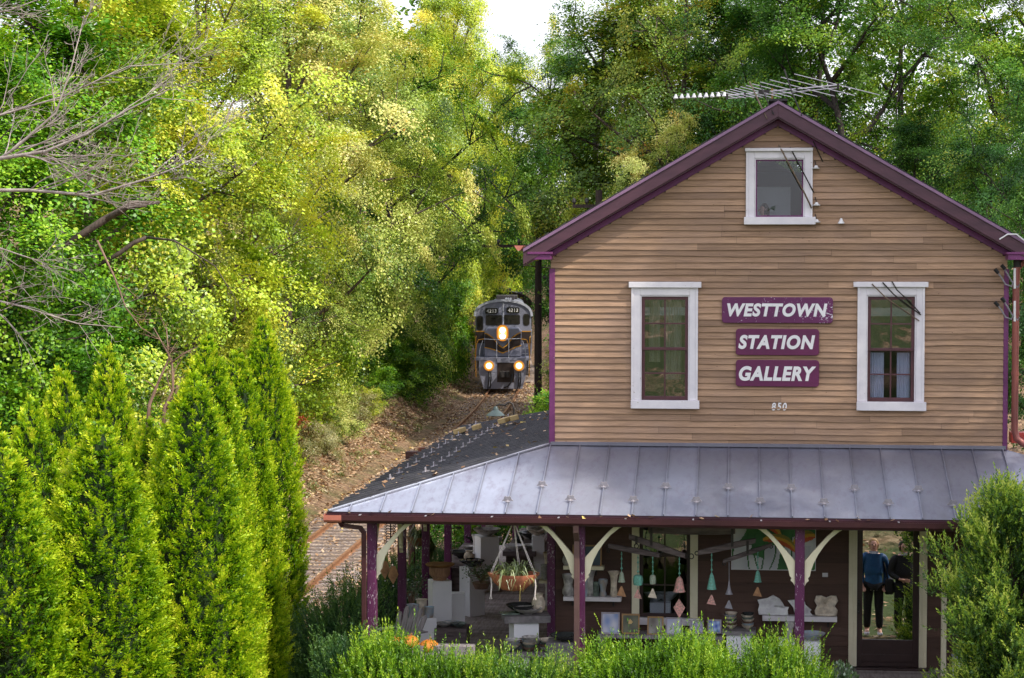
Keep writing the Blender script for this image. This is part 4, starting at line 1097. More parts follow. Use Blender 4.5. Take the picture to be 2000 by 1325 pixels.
# pumpkins
for i, (px, py, r, lb) in enumerate(((772,1257,0.13,'left orange pumpkin of three behind the hedge'), (800,1256,0.14,'middle orange pumpkin of three behind the hedge'), (838,1264,0.14,'right orange pumpkin of three behind the hedge'))):
    c = at_y(px, py, -1.72); t = thing('pumpkin', lb, 'pumpkin', (c.x, c.y, c.z-r*0.8), group='orange pumpkins at the porch edge')
    mb = MB(); nn = 40; prof = []
    for j in range(11):
        a = -math.pi/2+math.pi*j/10; prof.append((math.cos(a), math.sin(a)))
    for (rc, zc) in prof:
        for k in range(nn):
            a = 2*math.pi*k/nn; rr = r*max(0.06, rc)*(1-0.07*abs(math.sin(4*a))**0.5*0 - 0.08*(0.5+0.5*math.cos(9*a)))
            mb.v.append((c.x+rr*math.cos(a), c.y+rr*math.sin(a), c.z+r*0.75*zc*(1-0.12*(rc < 0.3))))
    for j in range(10):
        for k in range(nn): mb.f.append((j*nn+k, j*nn+(k+1)%nn, (j+1)*nn+(k+1)%nn, (j+1)*nn+k)); mb.r.append(0.5)
    mb.build('flesh', G['pumpkin'], t, smooth='all'); MB().tube([(c.x,c.y,c.z+r*0.6),(c.x+0.01,c.y,c.z+r*0.8),(c.x+0.03,c.y,c.z+r*0.95)], [0.022,0.014,0.016], 6).build('stalk', G['tan_clay'], t)
st_ = MB().box(-2.3, -0.9, -1.83, -1.60, 0.0, at_y(800, 1243, -1.72).z-0.11).build('step_stool', G['wood_grey'], None); tag(st_, 'low grey plank bench under the pumpkins', 'bench')
# ---------------- front wall: shelves
def shelf(px0, px1, pt, pb, Y0, label, m='white'):
    a = at_y(px0, pb, Y0); b = at_y(px1, pt, Y0); t = thing('wall_shelf', label, 'shelf', ((a.x+b.x)/2, Y0, a.z))
    MB().box(a.x, b.x, Y0, -0.022, a.z, b.z).build('board', M[m], t, bevel=0.003)
    for x in (a.x+0.12, b.x-0.12): MB().prism([(x-0.012, a.z-0.10), (x+0.012, a.z-0.10), (x+0.012, a.z-0.001), (x-0.012, a.z-0.001)], -0.05, -0.022).build('bracket', M['dark_iron'], t)
    return b.z + 0.001
z1_ = shelf(1100, 1213, 1168, 1174, -0.24, 'longer white shelf of vases left of the porch window')
def on_shelf(px, Y): return at_y(px, 1100, Y).x
for px, k, h, m_, w_, lb in ((1110,'hour',0.31,'grey',1.0,'twisted silver vase at the left end of the vase shelf'), (1143,'tube',0.30,'blue',0.8,'slim blue tube half hidden behind the post on the vase shelf'), (1152,'tall',0.37,'grey',0.95,'tallest two-tone curled vase on the vase shelf'), (1164,'tube',0.205,'green',0.95,'short green tube vase on the shelf'), (1178,'goblet',0.245,'blue',1.0,'small waisted blue-grey vase on the shelf'), (1199,'flare',0.36,'cream',0.92,'tall cream flared vase at the right end of the shelf')):
    pot(k, Vector((on_shelf(px, -0.13), -0.13, z1_)), h, m_, lb, 'vase', 'vase', w_, 0.05, ph=px)
z2_ = shelf(1100, 1179, 1107, 1113, -0.20, 'short cream shelf above the vases', 'cream')
pot('belly', Vector((on_shelf(1107, -0.1), -0.1, z2_)), 0.16, 'grey', 'small round grey vase on the short upper shelf')
def framed(px0, px1, pt, pb, Y, label, fn, fm, lean=0.06, cat='picture', fw=0.02, nx=14, nz=14):
    x0, x1, za, zb_ = rect(px0, pt, px1, pb, Y)
    t = thing('framed_picture', label, cat, ((x0+x1)/2, Y, za))
    def sheet(mb, a, b, c, d, y0, y1):
        def yy(z): return lean*(z-za)/max(0.01, zb_-za)
        mb.add([(a,Y+y0+yy(c),c),(b,Y+y0+yy(c),c),(b,Y+y1+yy(c),c),(a,Y+y1+yy(c),c),(a,Y+y0+yy(d),d),(b,Y+y0+yy(d),d),(b,Y+y1+yy(d),d),(a,Y+y1+yy(d),d)],[(0,3,2,1),(4,5,6,7),(0,1,5,4),(1,2,6,5),(2,3,7,6),(3,0,4,7)])
    mb = MB(); sheet(mb, x0, x0+fw, za, zb_, -0.012, 0.012); sheet(mb, x1-fw, x1, za, zb_, -0.012, 0.012); sheet(mb, x0+fw, x1-fw, za, za+fw, -0.012, 0.012); sheet(mb, x0+fw, x1-fw, zb_-fw, zb_, -0.012, 0.012)
    mb.build('frame', fm, t)
    o = picture('image', fn, x0+fw, x1-fw, Y+lean*fw/max(.01, zb_-za), za+fw, zb_-fw, nx, nz, t, lean*(zb_-za-2*fw)/(zb_-za))
    return t
def nz2(u, v, s=1.0): return 0.5+0.25*math.sin(7*u*s+3.1*v)+0.25*math.sin(5.3*v*s-4*u+1.7)
def lerp3(a, b, t): t = max(0, min(1, t)); return tuple(a[i]+(b[i]-a[i])*t for i in range(3))
fr_l = paint('lilac_grey_frame', (0.42,0.38,0.44), None, 0.5); fr_g = paint('golden_wood_frame', (0.42,0.24,0.09), None, 0.5); fr_d = paint('dark_wood_frame', (0.12,0.06,0.04), None, 0.5)
framed(1118, 1175, 1066, 1107, -0.16, 'dark blue picture with a wavy tan frame on the short upper shelf', lambda u, v: lerp3((0.03,0.05,0.07), (0.08,0.13,0.17), nz2(u, v)), fr_g, 0.05)
framed(1174, 1210, 1198, 1238, -0.62, 'cloudy blue framed picture, leftmost under the porch window', lambda u, v: lerp3((0.22,0.30,0.55), (0.62,0.62,0.70), nz2(u, v, 1.3)), fr_l)
framed(1214, 1249, 1201, 1238, -0.62, 'dark picture with a golden disc, second from the left under the window', lambda u, v: (0.62,0.42,0.16) if (u-.48)**2+(v-.62)**2 < .018 else lerp3((0.06,0.07,0.05), (0.16,0.16,0.10), nz2(u, v)), fr_g)
framed(1264, 1296, 1206, 1240, -0.62, 'brown framed picture in the middle under the porch window', lambda u, v: lerp3((0.14,0.12,0.10), (0.34,0.32,0.30), nz2(u, v)), fr_g)
framed(1300, 1332, 1208, 1240, -0.62, 'pale blue sky picture under the right half of the window sill', lambda u, v: lerp3((0.42,0.46,0.62), (0.62,0.60,0.66), nz2(u, v, 0.7)), fr_l)
framed(1347, 1374, 1214, 1238, -0.62, 'lilac picture with fine white strokes right of the window', lambda u, v: (0.75,0.73,0.78) if abs(math.sin(9*u+6*v)) < 0.12 else (0.36,0.34,0.50), fr_l)
framed(1382, 1409, 1212, 1237, -0.62, 'small bright blue picture next to the stacked bowls', lambda u, v: lerp3((0.04,0.10,0.50), (0.45,0.60,0.85), nz2(u, v, 2.0)), fr_l)
zz = at_y(1300, 1240, -0.62).z
tb = MB(); tb.box(at_y(1168,1240,-0.6).x, at_y(1412,1240,-0.6).x, -0.70, -0.30, zz-0.05, zz-0.002)
for x in (at_y(1175,1240,-0.6).x, at_y(1404,1240,-0.6).x): tb.box(x-0.04, x+0.04, -0.66, -0.34, 0, zz-0.051)
tag(tb.build('display_bench', G['wood_grey'], None), 'long weathered bench under the porch window carrying the pictures', 'bench')
# stacked bowls on a slate top with a white block
zt_ = at_y(1444, 1229, -0.55).z
o = MB().box(at_y(1410,1230,-0.6).x, at_y(1476,1230,-0.6).x, -0.75, -0.35, zt_-0.05, zt_).build('slate_slab', G['slate'], None, bevel=0.004); tag(o, 'dark slate slab under the two stacks of bowls', 'slab')
o = MB().box(at_y(1419,1230,-0.6).x, at_y(1468,1230,-0.6).x, -0.70, -0.40, 0.0, zt_-0.051).build('plinth', G['plinth'], None, bevel=0.004); tag(o, 'white plinth under the slate slab right of the pictures', 'plinth')
for sx, nm in ((1427,'left'), (1460,'right')):
    x = at_y(sx, 1200, -0.55).x
    for j in range(7):
        k = ('cream','brown','cream','green','cream','blue','cream')[j] if nm == 'left' else ('cream','blue','brown','cream','green','cream','dark')[j]
        pot('bowl', Vector((x+random.uniform(-.01,.01), -0.55, zt_+0.002+0.028*j)), 0.065, k, f'{ {"cream":"cream","brown":"brown","green":"green","blue":"blue-grey","dark":"dark"}[k] } bowl in the {nm} stack on the slate slab, {("bottom","second","third","fourth","fifth","sixth","top")[j]} of seven', 'bowl', 'bowl', 0.82, group='bowl stacks on the slate slab')
# shell plates on the right shelf
z3_ = shelf(1489, 1635, 1206, 1213, -0.20, 'white shelf of shell-shaped plates right of the third post')
def shell(px0, px1, pt, out, label, m='pale'):
    Y = -0.13; x0 = at_y(px0, 1200, Y).x; x1 = at_y(px1, 1200, Y).x; zt = at_y(px0, pt, Y).z; h = zt-z3_
    mb = MB(); n = len(out); c = Vector(((x0+x1)/2, Y+0.045, z3_+h*0.42))
    rim = [Vector((x0+(x1-x0)*u, Y-0.02+0.05*v+0.012*math.sin(9*u), z3_+h*v)) for u, v in out]
    vs = []; rings = 4
    for k in range(rings+1):
        t = k/rings
        for q in rim: vs.append(tuple(c.lerp(q, t) + Vector((0, 0.035*(t*t-1)*-1 + 0.0, 0))))
    fs = [(k*n+i, k*n+(i+1)%n, (k+1)*n+(i+1)%n, (k+1)*n+i) for k in range(rings) for i in range(n)]
    mb.add(vs, fs)
    o = mb.build('shell_plate', G[m], None, smooth='all', fix=False)
    s = o.modifiers.new('thick', 'SOLIDIFY'); s.thickness = 0.012
    return tag(o, label, 'plate')
shell(1479, 1541, 1162, [(0.05,0.02),(0.35,0.0),(0.65,0.02),(0.98,0.0),(0.96,0.25),(1.0,0.42),(0.86,0.42),(0.80,0.62),(0.70,0.82),(0.50,1.0),(0.32,0.84),(0.0,0.74),(0.06,0.50),(0.02,0.25)], 'large pale fish-shaped plate at the left of the plate shelf')
shell(1538, 1588, 1168, [(0.3,0.0),(0.6,0.0),(1.0,0.02),(0.88,0.22),(0.94,0.34),(0.72,0.60),(0.62,1.0),(0.40,0.92),(0.0,0.84),(0.22,0.45)], 'pale winged plate standing behind the third post')
shell(1590, 1637, 1163, [(0.06,0.03),(0.5,0.0),(0.94,0.03),(0.98,0.30),(0.86,0.48),(1.0,0.74),(0.92,0.98),(0.70,1.0),(0.5,0.90),(0.30,0.98),(0.08,0.96),(0.0,0.72),(0.12,0.5),(0.02,0.26)], 'cream butterfly-shaped plate at the right of the plate shelf', 'cream')
o = MB().box(at_y(1606,1124,-0.02).x, at_y(1617,1124,-0.02).x, -0.030, -0.022, at_y(1609,1127,-0.02).z, at_y(1609,1119,-0.02).z).build('label_card', G['card'], None); tag(o, 'small white card on the dark wall beside the painting', 'card')
Pz = at_y(1542, 1250, -0.9); o = MB().box(Pz.x-0.16, Pz.x+0.42, -1.05, -0.70, 0.0, Pz.z).build('plinth', G['plinth'], None, bevel=0.004); tag(o, 'low white plinth behind the third post, half hidden by the hedge', 'plinth')
pot('goblet', Vector((Pz.x, -0.9, Pz.z+0.001)), 0.25, 'grey', 'silver waisted vase left of the third post, low down', 'vase', 'vase', 1.0, 0.06)
pot('bowl', Vector((Pz.x+0.30, -0.88, Pz.z+0.001)), 0.10, 'blue', 'blue-white bowl right of the third post, low down', 'bowl', 'bowl', 1.2)
# abstract flower painting
x0, x1, z0, z1 = rect(1428, 1000, 1594, 1113, -0.05)
t = thing('painting', 'large unframed flower painting in white, green and orange above the bowls', 'painting', ((x0+x1)/2, -0.05, z0))
MB().box(x0, x1, -0.045, -0.022, z0, z1).build('canvas_edge', G['card'], t)
def flowers(u, v):
    x = u*1.6; g = lerp3((0.02,0.09,0.03), (0.06,0.22,0.06), nz2(u*2, v*2)); col = g
    w = math.sin(5*x+3*v)+math.sin(9*v-3*x+2)
    if w > 0.55 and v < 0.75: col = lerp3((0.55,0.56,0.62), (0.74,0.74,0.76), w-0.5)
    if v < 0.42 and math.sin(11*x-2.0*v) > -0.2: col = lerp3((0.50,0.50,0.58), (0.72,0.72,0.76), nz2(u*3, v))
    for sx, b in ((0.42,0.28),(0.62,-0.15),(0.85,-0.4),(1.15,0.1),(0.30,0.1)):
        if abs(x-(sx+b*(v-0.4)**2*2)) < 0.014 and v < 0.62: col = (0.03,0.13,0.04)
    for cx, cy, a, b, tl in ((0.62,0.78,0.36,0.10,-0.35),(0.95,0.46,0.36,0.09,-0.32),(1.40,0.52,0.22,0.10,0.3)):
        dx, dy = x-cx, v-cy; p = dx*math.cos(tl)+dy*math.sin(tl); q = -dx*math.sin(tl)+dy*math.cos(tl) + 0.9*p*p - 0.06
        e = (p/a)**2+(q/b)**2
        if e < 1: col = (0.62,0.10,0.02) if q < -b*0.25 else ((0.70,0.36,0.03) if q < b*0.35 else (0.30,0.24,0.04))
    if u > 0.80 and v > 0.68: col = lerp3((0.45,0.46,0.50), (0.66,0.66,0.70), nz2(u*3, v*3)) if (u-0.95)**2+(v-1.0)**2 < 0.04 else col
    return col
picture('canvas', flowers, x0+0.01, x1-0.01, -0.047, z0+0.012, z1-0.01, 110, 76, t)
# items against the left side wall, near the house corner
for i, (py0, lb) in enumerate(((1122, 'upper cream shelf on the side wall of the house'), (1181, 'lower cream shelf on the side wall of the house'))):
    p = at_y(1060, py0+3, 1.3); t = thing('wall_shelf', lb, 'shelf', (-0.15, 1.3, p.z))
    MB().box(-0.24, -0.003, 0.7, 2.3, p.z-0.02, p.z+0.02).build('board', M['cream'], t, bevel=0.003)
    if i == 0:
        pot('tall', Vector((-0.14, 1.15, p.z+0.022)), 0.36, 'cream', 'tall cream vase on the upper side-wall shelf', 'vase', 'vase', 1.0); pot('tube', Vector((-0.17, 0.85, p.z+0.022)), 0.22, 'grey', 'short grey tube vase on the upper side-wall shelf', 'vase', 'vase', 1.0)
    else: pot('tall', Vector((-0.14, 1.2, p.z+0.022)), 0.40, 'pale', 'pale leaning vase on the lower side-wall shelf', 'vase', 'vase', 0.8)
# bench with dark dish near the second post
Pq = at_y(1108, 1248, -1.2); o = MB().box(Pq.x-0.28, Pq.x+0.14, -1.4, -1.0, 0.0, Pq.z-0.03).build('pedestal', G['slate'], None, bevel=0.004); tag(o, 'grey stone pedestal left of the second post', 'pedestal')
pot('bowl', Vector((Pq.x-0.03, -1.2, Pq.z-0.028)), 0.09, 'dark', 'black shallow dish on the grey pedestal left of the second post', 'dish', 'dish', 1.5)
# white boxes behind the juniper on the right
for px, pt, w_, lb in ((1884, 1286, 0.30, 'white crate behind the juniper, lower left one'), (1908, 1272, 0.30, 'white crate behind the juniper, upper right one')):
    p = at_y(px, pt, -1.2); t = thing('crate', lb, 'crate', (p.x, -1.2, -0.3))
    mb = MB(); mb.box(p.x-w_/2, p.x+w_/2, -1.35, -1.05, -0.3, p.z); mb.build('body', G['plinth'], t, bevel=0.005)
    MB().box(p.x-w_/2-0.01, p.x+w_/2+0.01, -1.36, -1.04, p.z+0.001, p.z+0.03).build('lid', G['blue'], t, bevel=0.004)
# ---------------- wooden bar mobile with wind bells
YM = -1.25
def pbar(mb, a, b, w):
    mb.bar(at_y(a[0], a[1], YM), at_y(b[0], b[1], YM), 0.055, w, up=(0, 0, 1))
top = at_y(1350, 1036, YM)
mob = thing('whippletree', 'dark old wooden whippletree hung under the porch beam with iron links', 'wooden hanger', top)
for a, b, w_ in (((1266,1034),(1436,1036),0.125), ((1228,1048),(1338,1086),0.085), ((1188,1066),(1288,1085),0.070), ((1363,1080),(1476,1056),0.080), ((1412,1097),(1508,1064),0.060)):
    p, q = at_y(*a, YM), at_y(*b, YM); mb = MB(); n = 6; d = (q-p); up = Vector((0,0,1)); vs = []
    for k in range(n+1):
        t_ = k/n; c = p+d*t_; hh = w_*(0.40 + 0.16*math.sin(math.pi*t_) + random.uniform(-0.03, 0.03))
        vs += [(c.x, YM-0.03, c.z-hh), (c.x, YM+0.03, c.z-hh), (c.x, YM+0.03, c.z+hh), (c.x, YM-0.03, c.z+hh)]
    fs = [(4*k+j, 4*k+(j+1)%4, 4*k+4+(j+1)%4, 4*k+4+j) for k in range(n) for j in range(4)] + [(3,2,1,0), tuple(4*n+j for j in range(4))]
    mb.add(vs, fs); mb.build('bar', G['wood_dark'], mob, bevel=0.008)
for (a, b) in (((1272,1030),(1272,1066)), ((1430,1032),(1430,1068)), ((1460,1056),(1460,1082)), ((1243,1048),(1243,1062))):
    p, q = at_y(*a, YM-0.04), at_y(*b, YM-0.04); MB().bar(p, q, 0.035, 0.012, up=(0,1,0)).build('strap', M['dark_iron'], mob)
def ring(px, py, r, parent):
    c = at_y(px, py, YM); pts = [(c.x+r*math.cos(a), YM+0.004*math.sin(2*a), c.z+r*math.sin(a)) for a in [2*math.pi*k/14 for k in range(15)]]
    MB().tube(pts, 0.007, 5, False).build('ring', M['dark_iron'], parent, smooth='all')
for px, py, r in ((1243,1067,0.030), (1338,1086,0.034), (1350,1087,0.034), (1361,1081,0.026), (1187,1068,0.024), (1188,1077,0.018), (1288,1084,0.026), (1414,1101,0.022), (1506,1068,0.022)): ring(px, py, r, mob)
mb = MB()
for px in (1290, 1420): p = at_y(px, 1030, YM); mb = MB(); mb.tube([p, (p.x, PY+0.5, zb+0.1)], 0.008, 5); mb.build('chain', M['dark_iron'], mob)
BELLS = [(1214,1078,1117,1137,15,'verd_pale',1145,1166,'tan_clay','flare','pale green bell with a tan clay sail, leftmost under the wooden bars'),
 (1246,1085,1123,1143,20,'verdigris',1152,1170,'copperpink','barrel','squat dark green barrel bell with a pink sail, second from left'),
 (1275,1085,1123,1141,13,'verd_pale',1150,1169,'cream','barrel','small brownish green bell in front of the window, third from left'),
 (1327,1088,1127,1156,25,'copperpink',1170,1208,'copperpink','flare','largest pinkish bell with a long diamond sail, in front of the window'),
 (1390,1080,1120,1151,19,'verdigris',1162,1182,'copperpink','cone','bright green conical bell right of the porch window'),
 (1424,1098,1137,1161,15,'pewter',1173,1190,'pewter','trumpet','grey trumpet-shaped bell with a grey sail'),
 (1480,1074,1115,1137,16,'verdigris',1147,1166,'tan_clay','flare','green bell with a brown sail in front of the painting, rightmost')]
for px, c0, b0, b1, w_, m_, s0, s1, sm_, kind, lb in BELLS:
    P = lambda y: at_y(px, y, YM-0.02); a, b, c, d, e = P(c0), P(b0), P(b1), P(s0), P(s1)
    t = thing('wind_bell', lb, 'wind bell', b, group='wind bells under the wooden bars'); r = w_/2/144
    ch = MB(); ch.tube([a, b], 0.005, 5)
    for k in range(4):
        q = a.lerp(b, (k+0.5)/4.2); rr = (0.012, 0.016, 0.011, 0.018)[k] if m_ != 'pewter' else 0.006
        ch.lathe([(0.003,-rr*1.4),(rr,0),(0.003,rr*1.4)], q, 8)
    ch.build('chain', G['verdigris' if m_ != 'pewter' else 'pewter'], t, smooth=True)
    h = b.z-c.z
    prof = {'flare': [(r*1.0,0),(r*0.97,0.02*h),(r*0.82,0.15*h),(r*0.66,0.5*h),(r*0.48,0.85*h),(r*0.2,1.0*h),(0.0,1.02*h)],
            'cone': [(r*1.0,0),(r*0.95,0.05*h),(r*0.70,0.45*h),(r*0.42,0.85*h),(r*0.15,1.0*h),(0.0,1.02*h)],
            'barrel': [(r*0.86,0),(r*0.95,0.2*h),(r*1.0,0.55*h),(r*0.85,0.9*h),(r*0.4,1.0*h),(0,1.02*h)],
            'trumpet': [(r*1.0,0),(r*0.8,0.12*h),(r*0.5,0.4*h),(r*0.28,0.75*h),(r*0.12,1.15*h),(0.0,1.5*h)]}[kind]
    MB().lathe(prof, (b.x, b.y, c.z), 16 if kind != 'barrel' else 8, cap=False).build('bell', G[m_], t, smooth=True)
    MB().tube([c, d], 0.004, 5).build('cord', M['dark_iron'], t)
    hh = (d.z-e.z); zc = e.z+hh*(0.55 if hh > 0.2 else 0.12); wd = hh*0.30 if hh > 0.2 else hh*0.48
    poly = [(b.x-0.006, d.z), (b.x-wd, zc), (b.x, e.z), (b.x+wd, zc)] if hh > 0.2 else [(b.x-0.008, d.z), (b.x-wd, e.z+hh*0.12), (b.x+wd*0.9, e.z), (b.x+0.008, d.z)]
    MB().prism(poly, b.y-0.005, b.y+0.005).build('sail', G[sm_], t)
# display seen through the porch window
zp = at_y(1290, 1175, 0.35).z
o = MB().box(at_y(1270,1190,0.35).x, at_y(1310,1190,0.35).x, 0.22, 0.5, 0.45, zp).build('plinth', G['plinth'], None); tag(o, 'white plinth behind the porch window glass', 'plinth')
for px, lb in ((1279, 'left wavy white bowl behind the porch window'), (1303, 'right wavy white bowl behind the porch window')):
    pot('bowl', Vector((at_y(px,1170,0.35).x, 0.36, zp+0.001)), 0.12, 'pale', lb, 'bowl', 'bowl', 0.8, 0.25)
# ================================================================ terrain, track, locomotive
TR = 360.0; TY0 = 52.0; TX0 = -8.55
def track_pos(s):
    """distance along the track from y = TY0 -> (x, y, heading)"""
    if s <= 0: return TX0, TY0 + s, 0.0
    a = s/TR; return TX0 - TR*(1-math.cos(a)), TY0 + TR*math.sin(a), a
def track_z(s): return -2.1 + 0.0165*((TY0+s) - 27.7)
def track_x_at(y):
    d = np.clip(np.asarray(y, float) - TY0, 0, TR*0.95)
    return TX0 - (TR - np.sqrt(TR*TR - d*d))
def sm(a, b, x):
    t = np.clip((x-a)/(b-a), 0, 1); return t*t*(3-2*t)
def ground_z(x, y):
    x = np.asarray(x, float); y = np.asarray(y, float)
    xt = track_x_at(y); zt = -2.1 + 0.0165*(y-27.7) - 0.22
    d = x - xt
    wob = 0.25*np.sin(x*0.55+y*0.31) + 0.18*np.sin(x*0.23-y*0.47+1.3) + 0.10*np.sin(x*1.3+y*0.9)
    left = np.clip(-d-2.0, 0, None)
    zl = zt + 0.62*np.clip(left, 0, 5) + 0.42*np.clip(left-5, 0, 30) + 0.1*np.clip(left-35, 0, 200) + wob*sm(0.6, 3, left)
    r = np.clip(d-2.0, 0, None)
    yard = -0.62 + 0.0*x
    zr_near = zt + (yard-zt)*sm(0.3, 2.6, r) + wob*0.12*sm(1, 3, r)
    zr_far = zt + 0.58*np.clip(r, 0, 5.5) + 0.22*np.clip(r-5.5, 0, 40) + wob*sm(0.6, 3, r)
    far = sm(16, 46, y)
    zr = zr_near*(1-far) + zr_far*far
    z = np.where(d < 0, zl, zr)
    hill = sm(-8, 4, x+4)
    front = np.clip(-(y+10), 0, 19)*0.255
    z = np.where(y < -10, z + front*sm(-14, -6, x), z)
    return z
def gz(x, y): return float(ground_z(x, y))
def axis(lo, hi, a, b, st, growth=1.25):
    v = list(np.arange(a, b+1e-6, st)); s = st
    while v[-1] < hi: s *= growth; v.append(v[-1]+s)
    s = st
    while v[0] > lo: s *= growth; v.insert(0, v[0]-s)
    return np.array(v)
gxs = axis(-500, 500, -34, 26, 0.7); gys = axis(-300, 900, -30, 150, 0.9)
X, Y = np.meshgrid(gxs, gys); Z = ground_z(X, Y)
Z = Z + 0.03*np.sin(X*5.1+Y*1.7)*np.sin(Y*4.3)
me = bpy.data.meshes.new('ground'); nx, ny = len(gxs), len(gys)
idx = np.arange(nx*ny).reshape(ny, nx)
fc = np.stack([idx[:-1,:-1], idx[:-1,1:], idx[1:,1:], idx[1:,:-1]], -1).reshape(-1, 4)
me.from_pydata(np.stack([X, Y, Z], -1).reshape(-1, 3).tolist(), [], fc.tolist())
me.polygons.foreach_set('use_smooth', [True]*len(me.polygons))
m, nt, out = new_mat('leaf_strewn_earth')
tc = N(nt, 'ShaderNodeTexCoord'); sp = N(nt, 'ShaderNodeSeparateXYZ'); nt.links.new(tc.outputs['Object'], sp.inputs[0])
n1 = noise(nt, 0.35, 5, 0.65); n2 = noise(nt, 5.0, 6, 0.75)
v = N(nt, 'ShaderNodeTexVoronoi'); v.inputs['Scale'].default_value = 9.0; nt.links.new(tc.outputs['Object'], v.inputs['Vector'])
sv = N(nt, 'ShaderNodeSeparateColor'); nt.links.new(v.outputs['Color'], sv.inputs[0])
leafc = ramp(nt, sv.outputs[0], [(0.0, (0.10,0.06,0.035)), (0.35, (0.26,0.155,0.085)), (0.7, (0.38,0.24,0.15)), (1.0, (0.46,0.34,0.20))])
soil = ramp(nt, n2, [(0.3, (0.09,0.06,0.042)), (0.7, (0.30,0.20,0.14))])
base = mixc(nt, ramp(nt, n2, [(0.38, (0,0,0)), (0.6, (1,1,1))]), soil, leafc)
weed = ramp(nt, n2, [(0.3, (0.035,0.055,0.015)), (0.7, (0.14,0.16,0.05))])
base = mixc(nt, ramp(nt, n1, [(0.50, (0,0,0)), (0.68, (0.8,0.8,0.8))]), base, weed)
grass = ramp(nt, n2, [(0.3, (0.03,0.05,0.012)), (0.7, (0.085,0.115,0.03))])
fy = ramp(nt, mathn(nt, 'MULTIPLY_ADD', sp.outputs['Y'], -0.2), [(0.2, (0,0,0)), (0.9, (1,1,1))])
grass = mixc(nt, ramp(nt, noise(nt, 0.5, 3, 0.6), [(0.52, (0,0,0)), (0.68, (0.8,0.8,0.8))]), grass, leafc)
base = mixc(nt, fy, base, grass)
principled(nt, out, base, 0.9, 0, bump(nt, n2, 0.9, 0.08), 0.2)
me.materials.append(m)
g = bpy.data.objects.new('ground', me); COL.objects.link(g); tag(g, kind='structure')

# ballast bed following the track
ball = new_mat('gravel_ballast'); m, nt, out = ball
v = N(nt, 'ShaderNodeTexVoronoi'); v.inputs['Scale'].default_value = 14; tc = N(nt, 'ShaderNodeTexCoord'); nt.links.new(tc.outputs['Object'], v.inputs['Vector'])
sv = N(nt, 'ShaderNodeSeparateColor'); nt.links.new(v.outputs['Color'], sv.inputs[0])
col = ramp(nt, sv.outputs[0], [(0.0, (0.13,0.11,0.11)), (0.5, (0.32,0.27,0.26)), (0.85, (0.46,0.38,0.33)), (1.0, (0.55,0.38,0.20))])
col = mixc(nt, ramp(nt, noise(nt, 1.3, 4, 0.6), [(0.4, (0,0,0)), (0.7, (0.75,0.75,0.75))]), col, (0.30,0.19,0.12))
principled(nt, out, col, 0.9, 0, bump(nt, v.outputs['Distance'], 0.9, 0.05), 0.2)
ss = np.arange(-62, 75, 1.0); mb = MB(); vs = []
for s in ss:
    x, y, h = track_pos(s); z = track_z(s)-0.165
    for off, dz in ((-2.15,-0.22), (-1.5,0.0), (-0.7,0.02), (0,0.01), (0.7,0.02), (1.5,0.0), (2.15,-0.22)):
        vs.append((x+off*math.cos(h), y+off*math.sin(h), z+dz+random.uniform(-0.015, 0.015)))
mb.add(vs, [(7*i+k, 7*i+k+1, 7*i+k+8, 7*i+k+7) for i in range(len(ss)-1) for k in range(6)])
tag(mb.build('gravel_bed', ball[0], None, smooth='all', fix=False), kind='structure')
# rails and sleepers
rail_m = paint('rusty_rail_steel', (0.40,0.20,0.10), (0.22,0.11,0.06), 0.6, 6.0, metal=0.35)
tie_m = paint('weathered_sleeper', (0.23,0.175,0.14), (0.10,0.075,0.065), 0.85, 5.0, (1,1,1), perface=0.4)
track = thing('railway_track', 'single rusty railway track with wooden sleepers curving away past the station', 'railway track', (TX0, 20, track_z(-35)))
prof = [(-0.035,0.0), (-0.037,-0.035), (-0.012,-0.05), (-0.010,-0.125), (-0.07,-0.145), (-0.07,-0.16), (0.07,-0.16), (0.07,-0.145), (0.010,-0.125), (0.012,-0.05), (0.037,-0.035), (0.035,0.0)]
for sd in (-1, 1):
    vs = []; n = len(prof); rs = np.arange(-62, 80, 1.5)
    for s in rs:
        x, y, h = track_pos(s); z = track_z(s)
        for u, dz in prof: o = sd*0.7525+u*1.1; vs.append((x+o*math.cos(h), y+o*math.sin(h), z+dz))
    mb = MB(); mb.add(vs, [(n*i+k, n*i+(k+1)%n, n*(i+1)+(k+1)%n, n*(i+1)+k) for i in range(len(rs)-1) for k in range(n)])
    mb.build('rail', rail_m, track)
random.seed(21)
s = -44.0; first = True
while s < -6:
    x, y, h = track_pos(s); z = track_z(s)-0.155
    mb = MB(); mb.cur = random.random(); L = 1.27+random.uniform(-0.05, 0.05); ro = Matrix.Rotation(h+random.uniform(-0.02, 0.02), 3, 'Z')
    mb.obox((x, y, z-0.02), (2*L, 0.21, 0.08+random.uniform(-0.01, 0.014)), ro)
    mb.build('sleeper', tie_m, track, bevel=0.012); s += 0.56
# platform kerb: worn concrete strip right of the track
kerb_m = paint('worn_platform_concrete', (0.46,0.37,0.30), (0.27,0.21,0.17), 0.9, 3.0, bmp=0.5)
mb = MB(); vs = []; kk = np.arange(2, 34, 1.0)
for y in kk:
    x = float(track_x_at(y))+2.35; z = -2.1+0.0165*(y-27.7)
    for o, dz in ((0,-0.3),(0.0,0.0),(0.32,0.02),(0.34,-0.3)): vs.append((x+o+random.uniform(-0.01,0.01), y, z+dz+0.05+random.uniform(-0.008,0.008)))
mb.add(vs, [(4*i+k, 4*i+k+1, 4*i+k+5, 4*i+k+4) for i in range(len(kk)-1) for k in range(3)])
tag(mb.build('platform_kerb', kerb_m, None, fix=False), kind='structure')

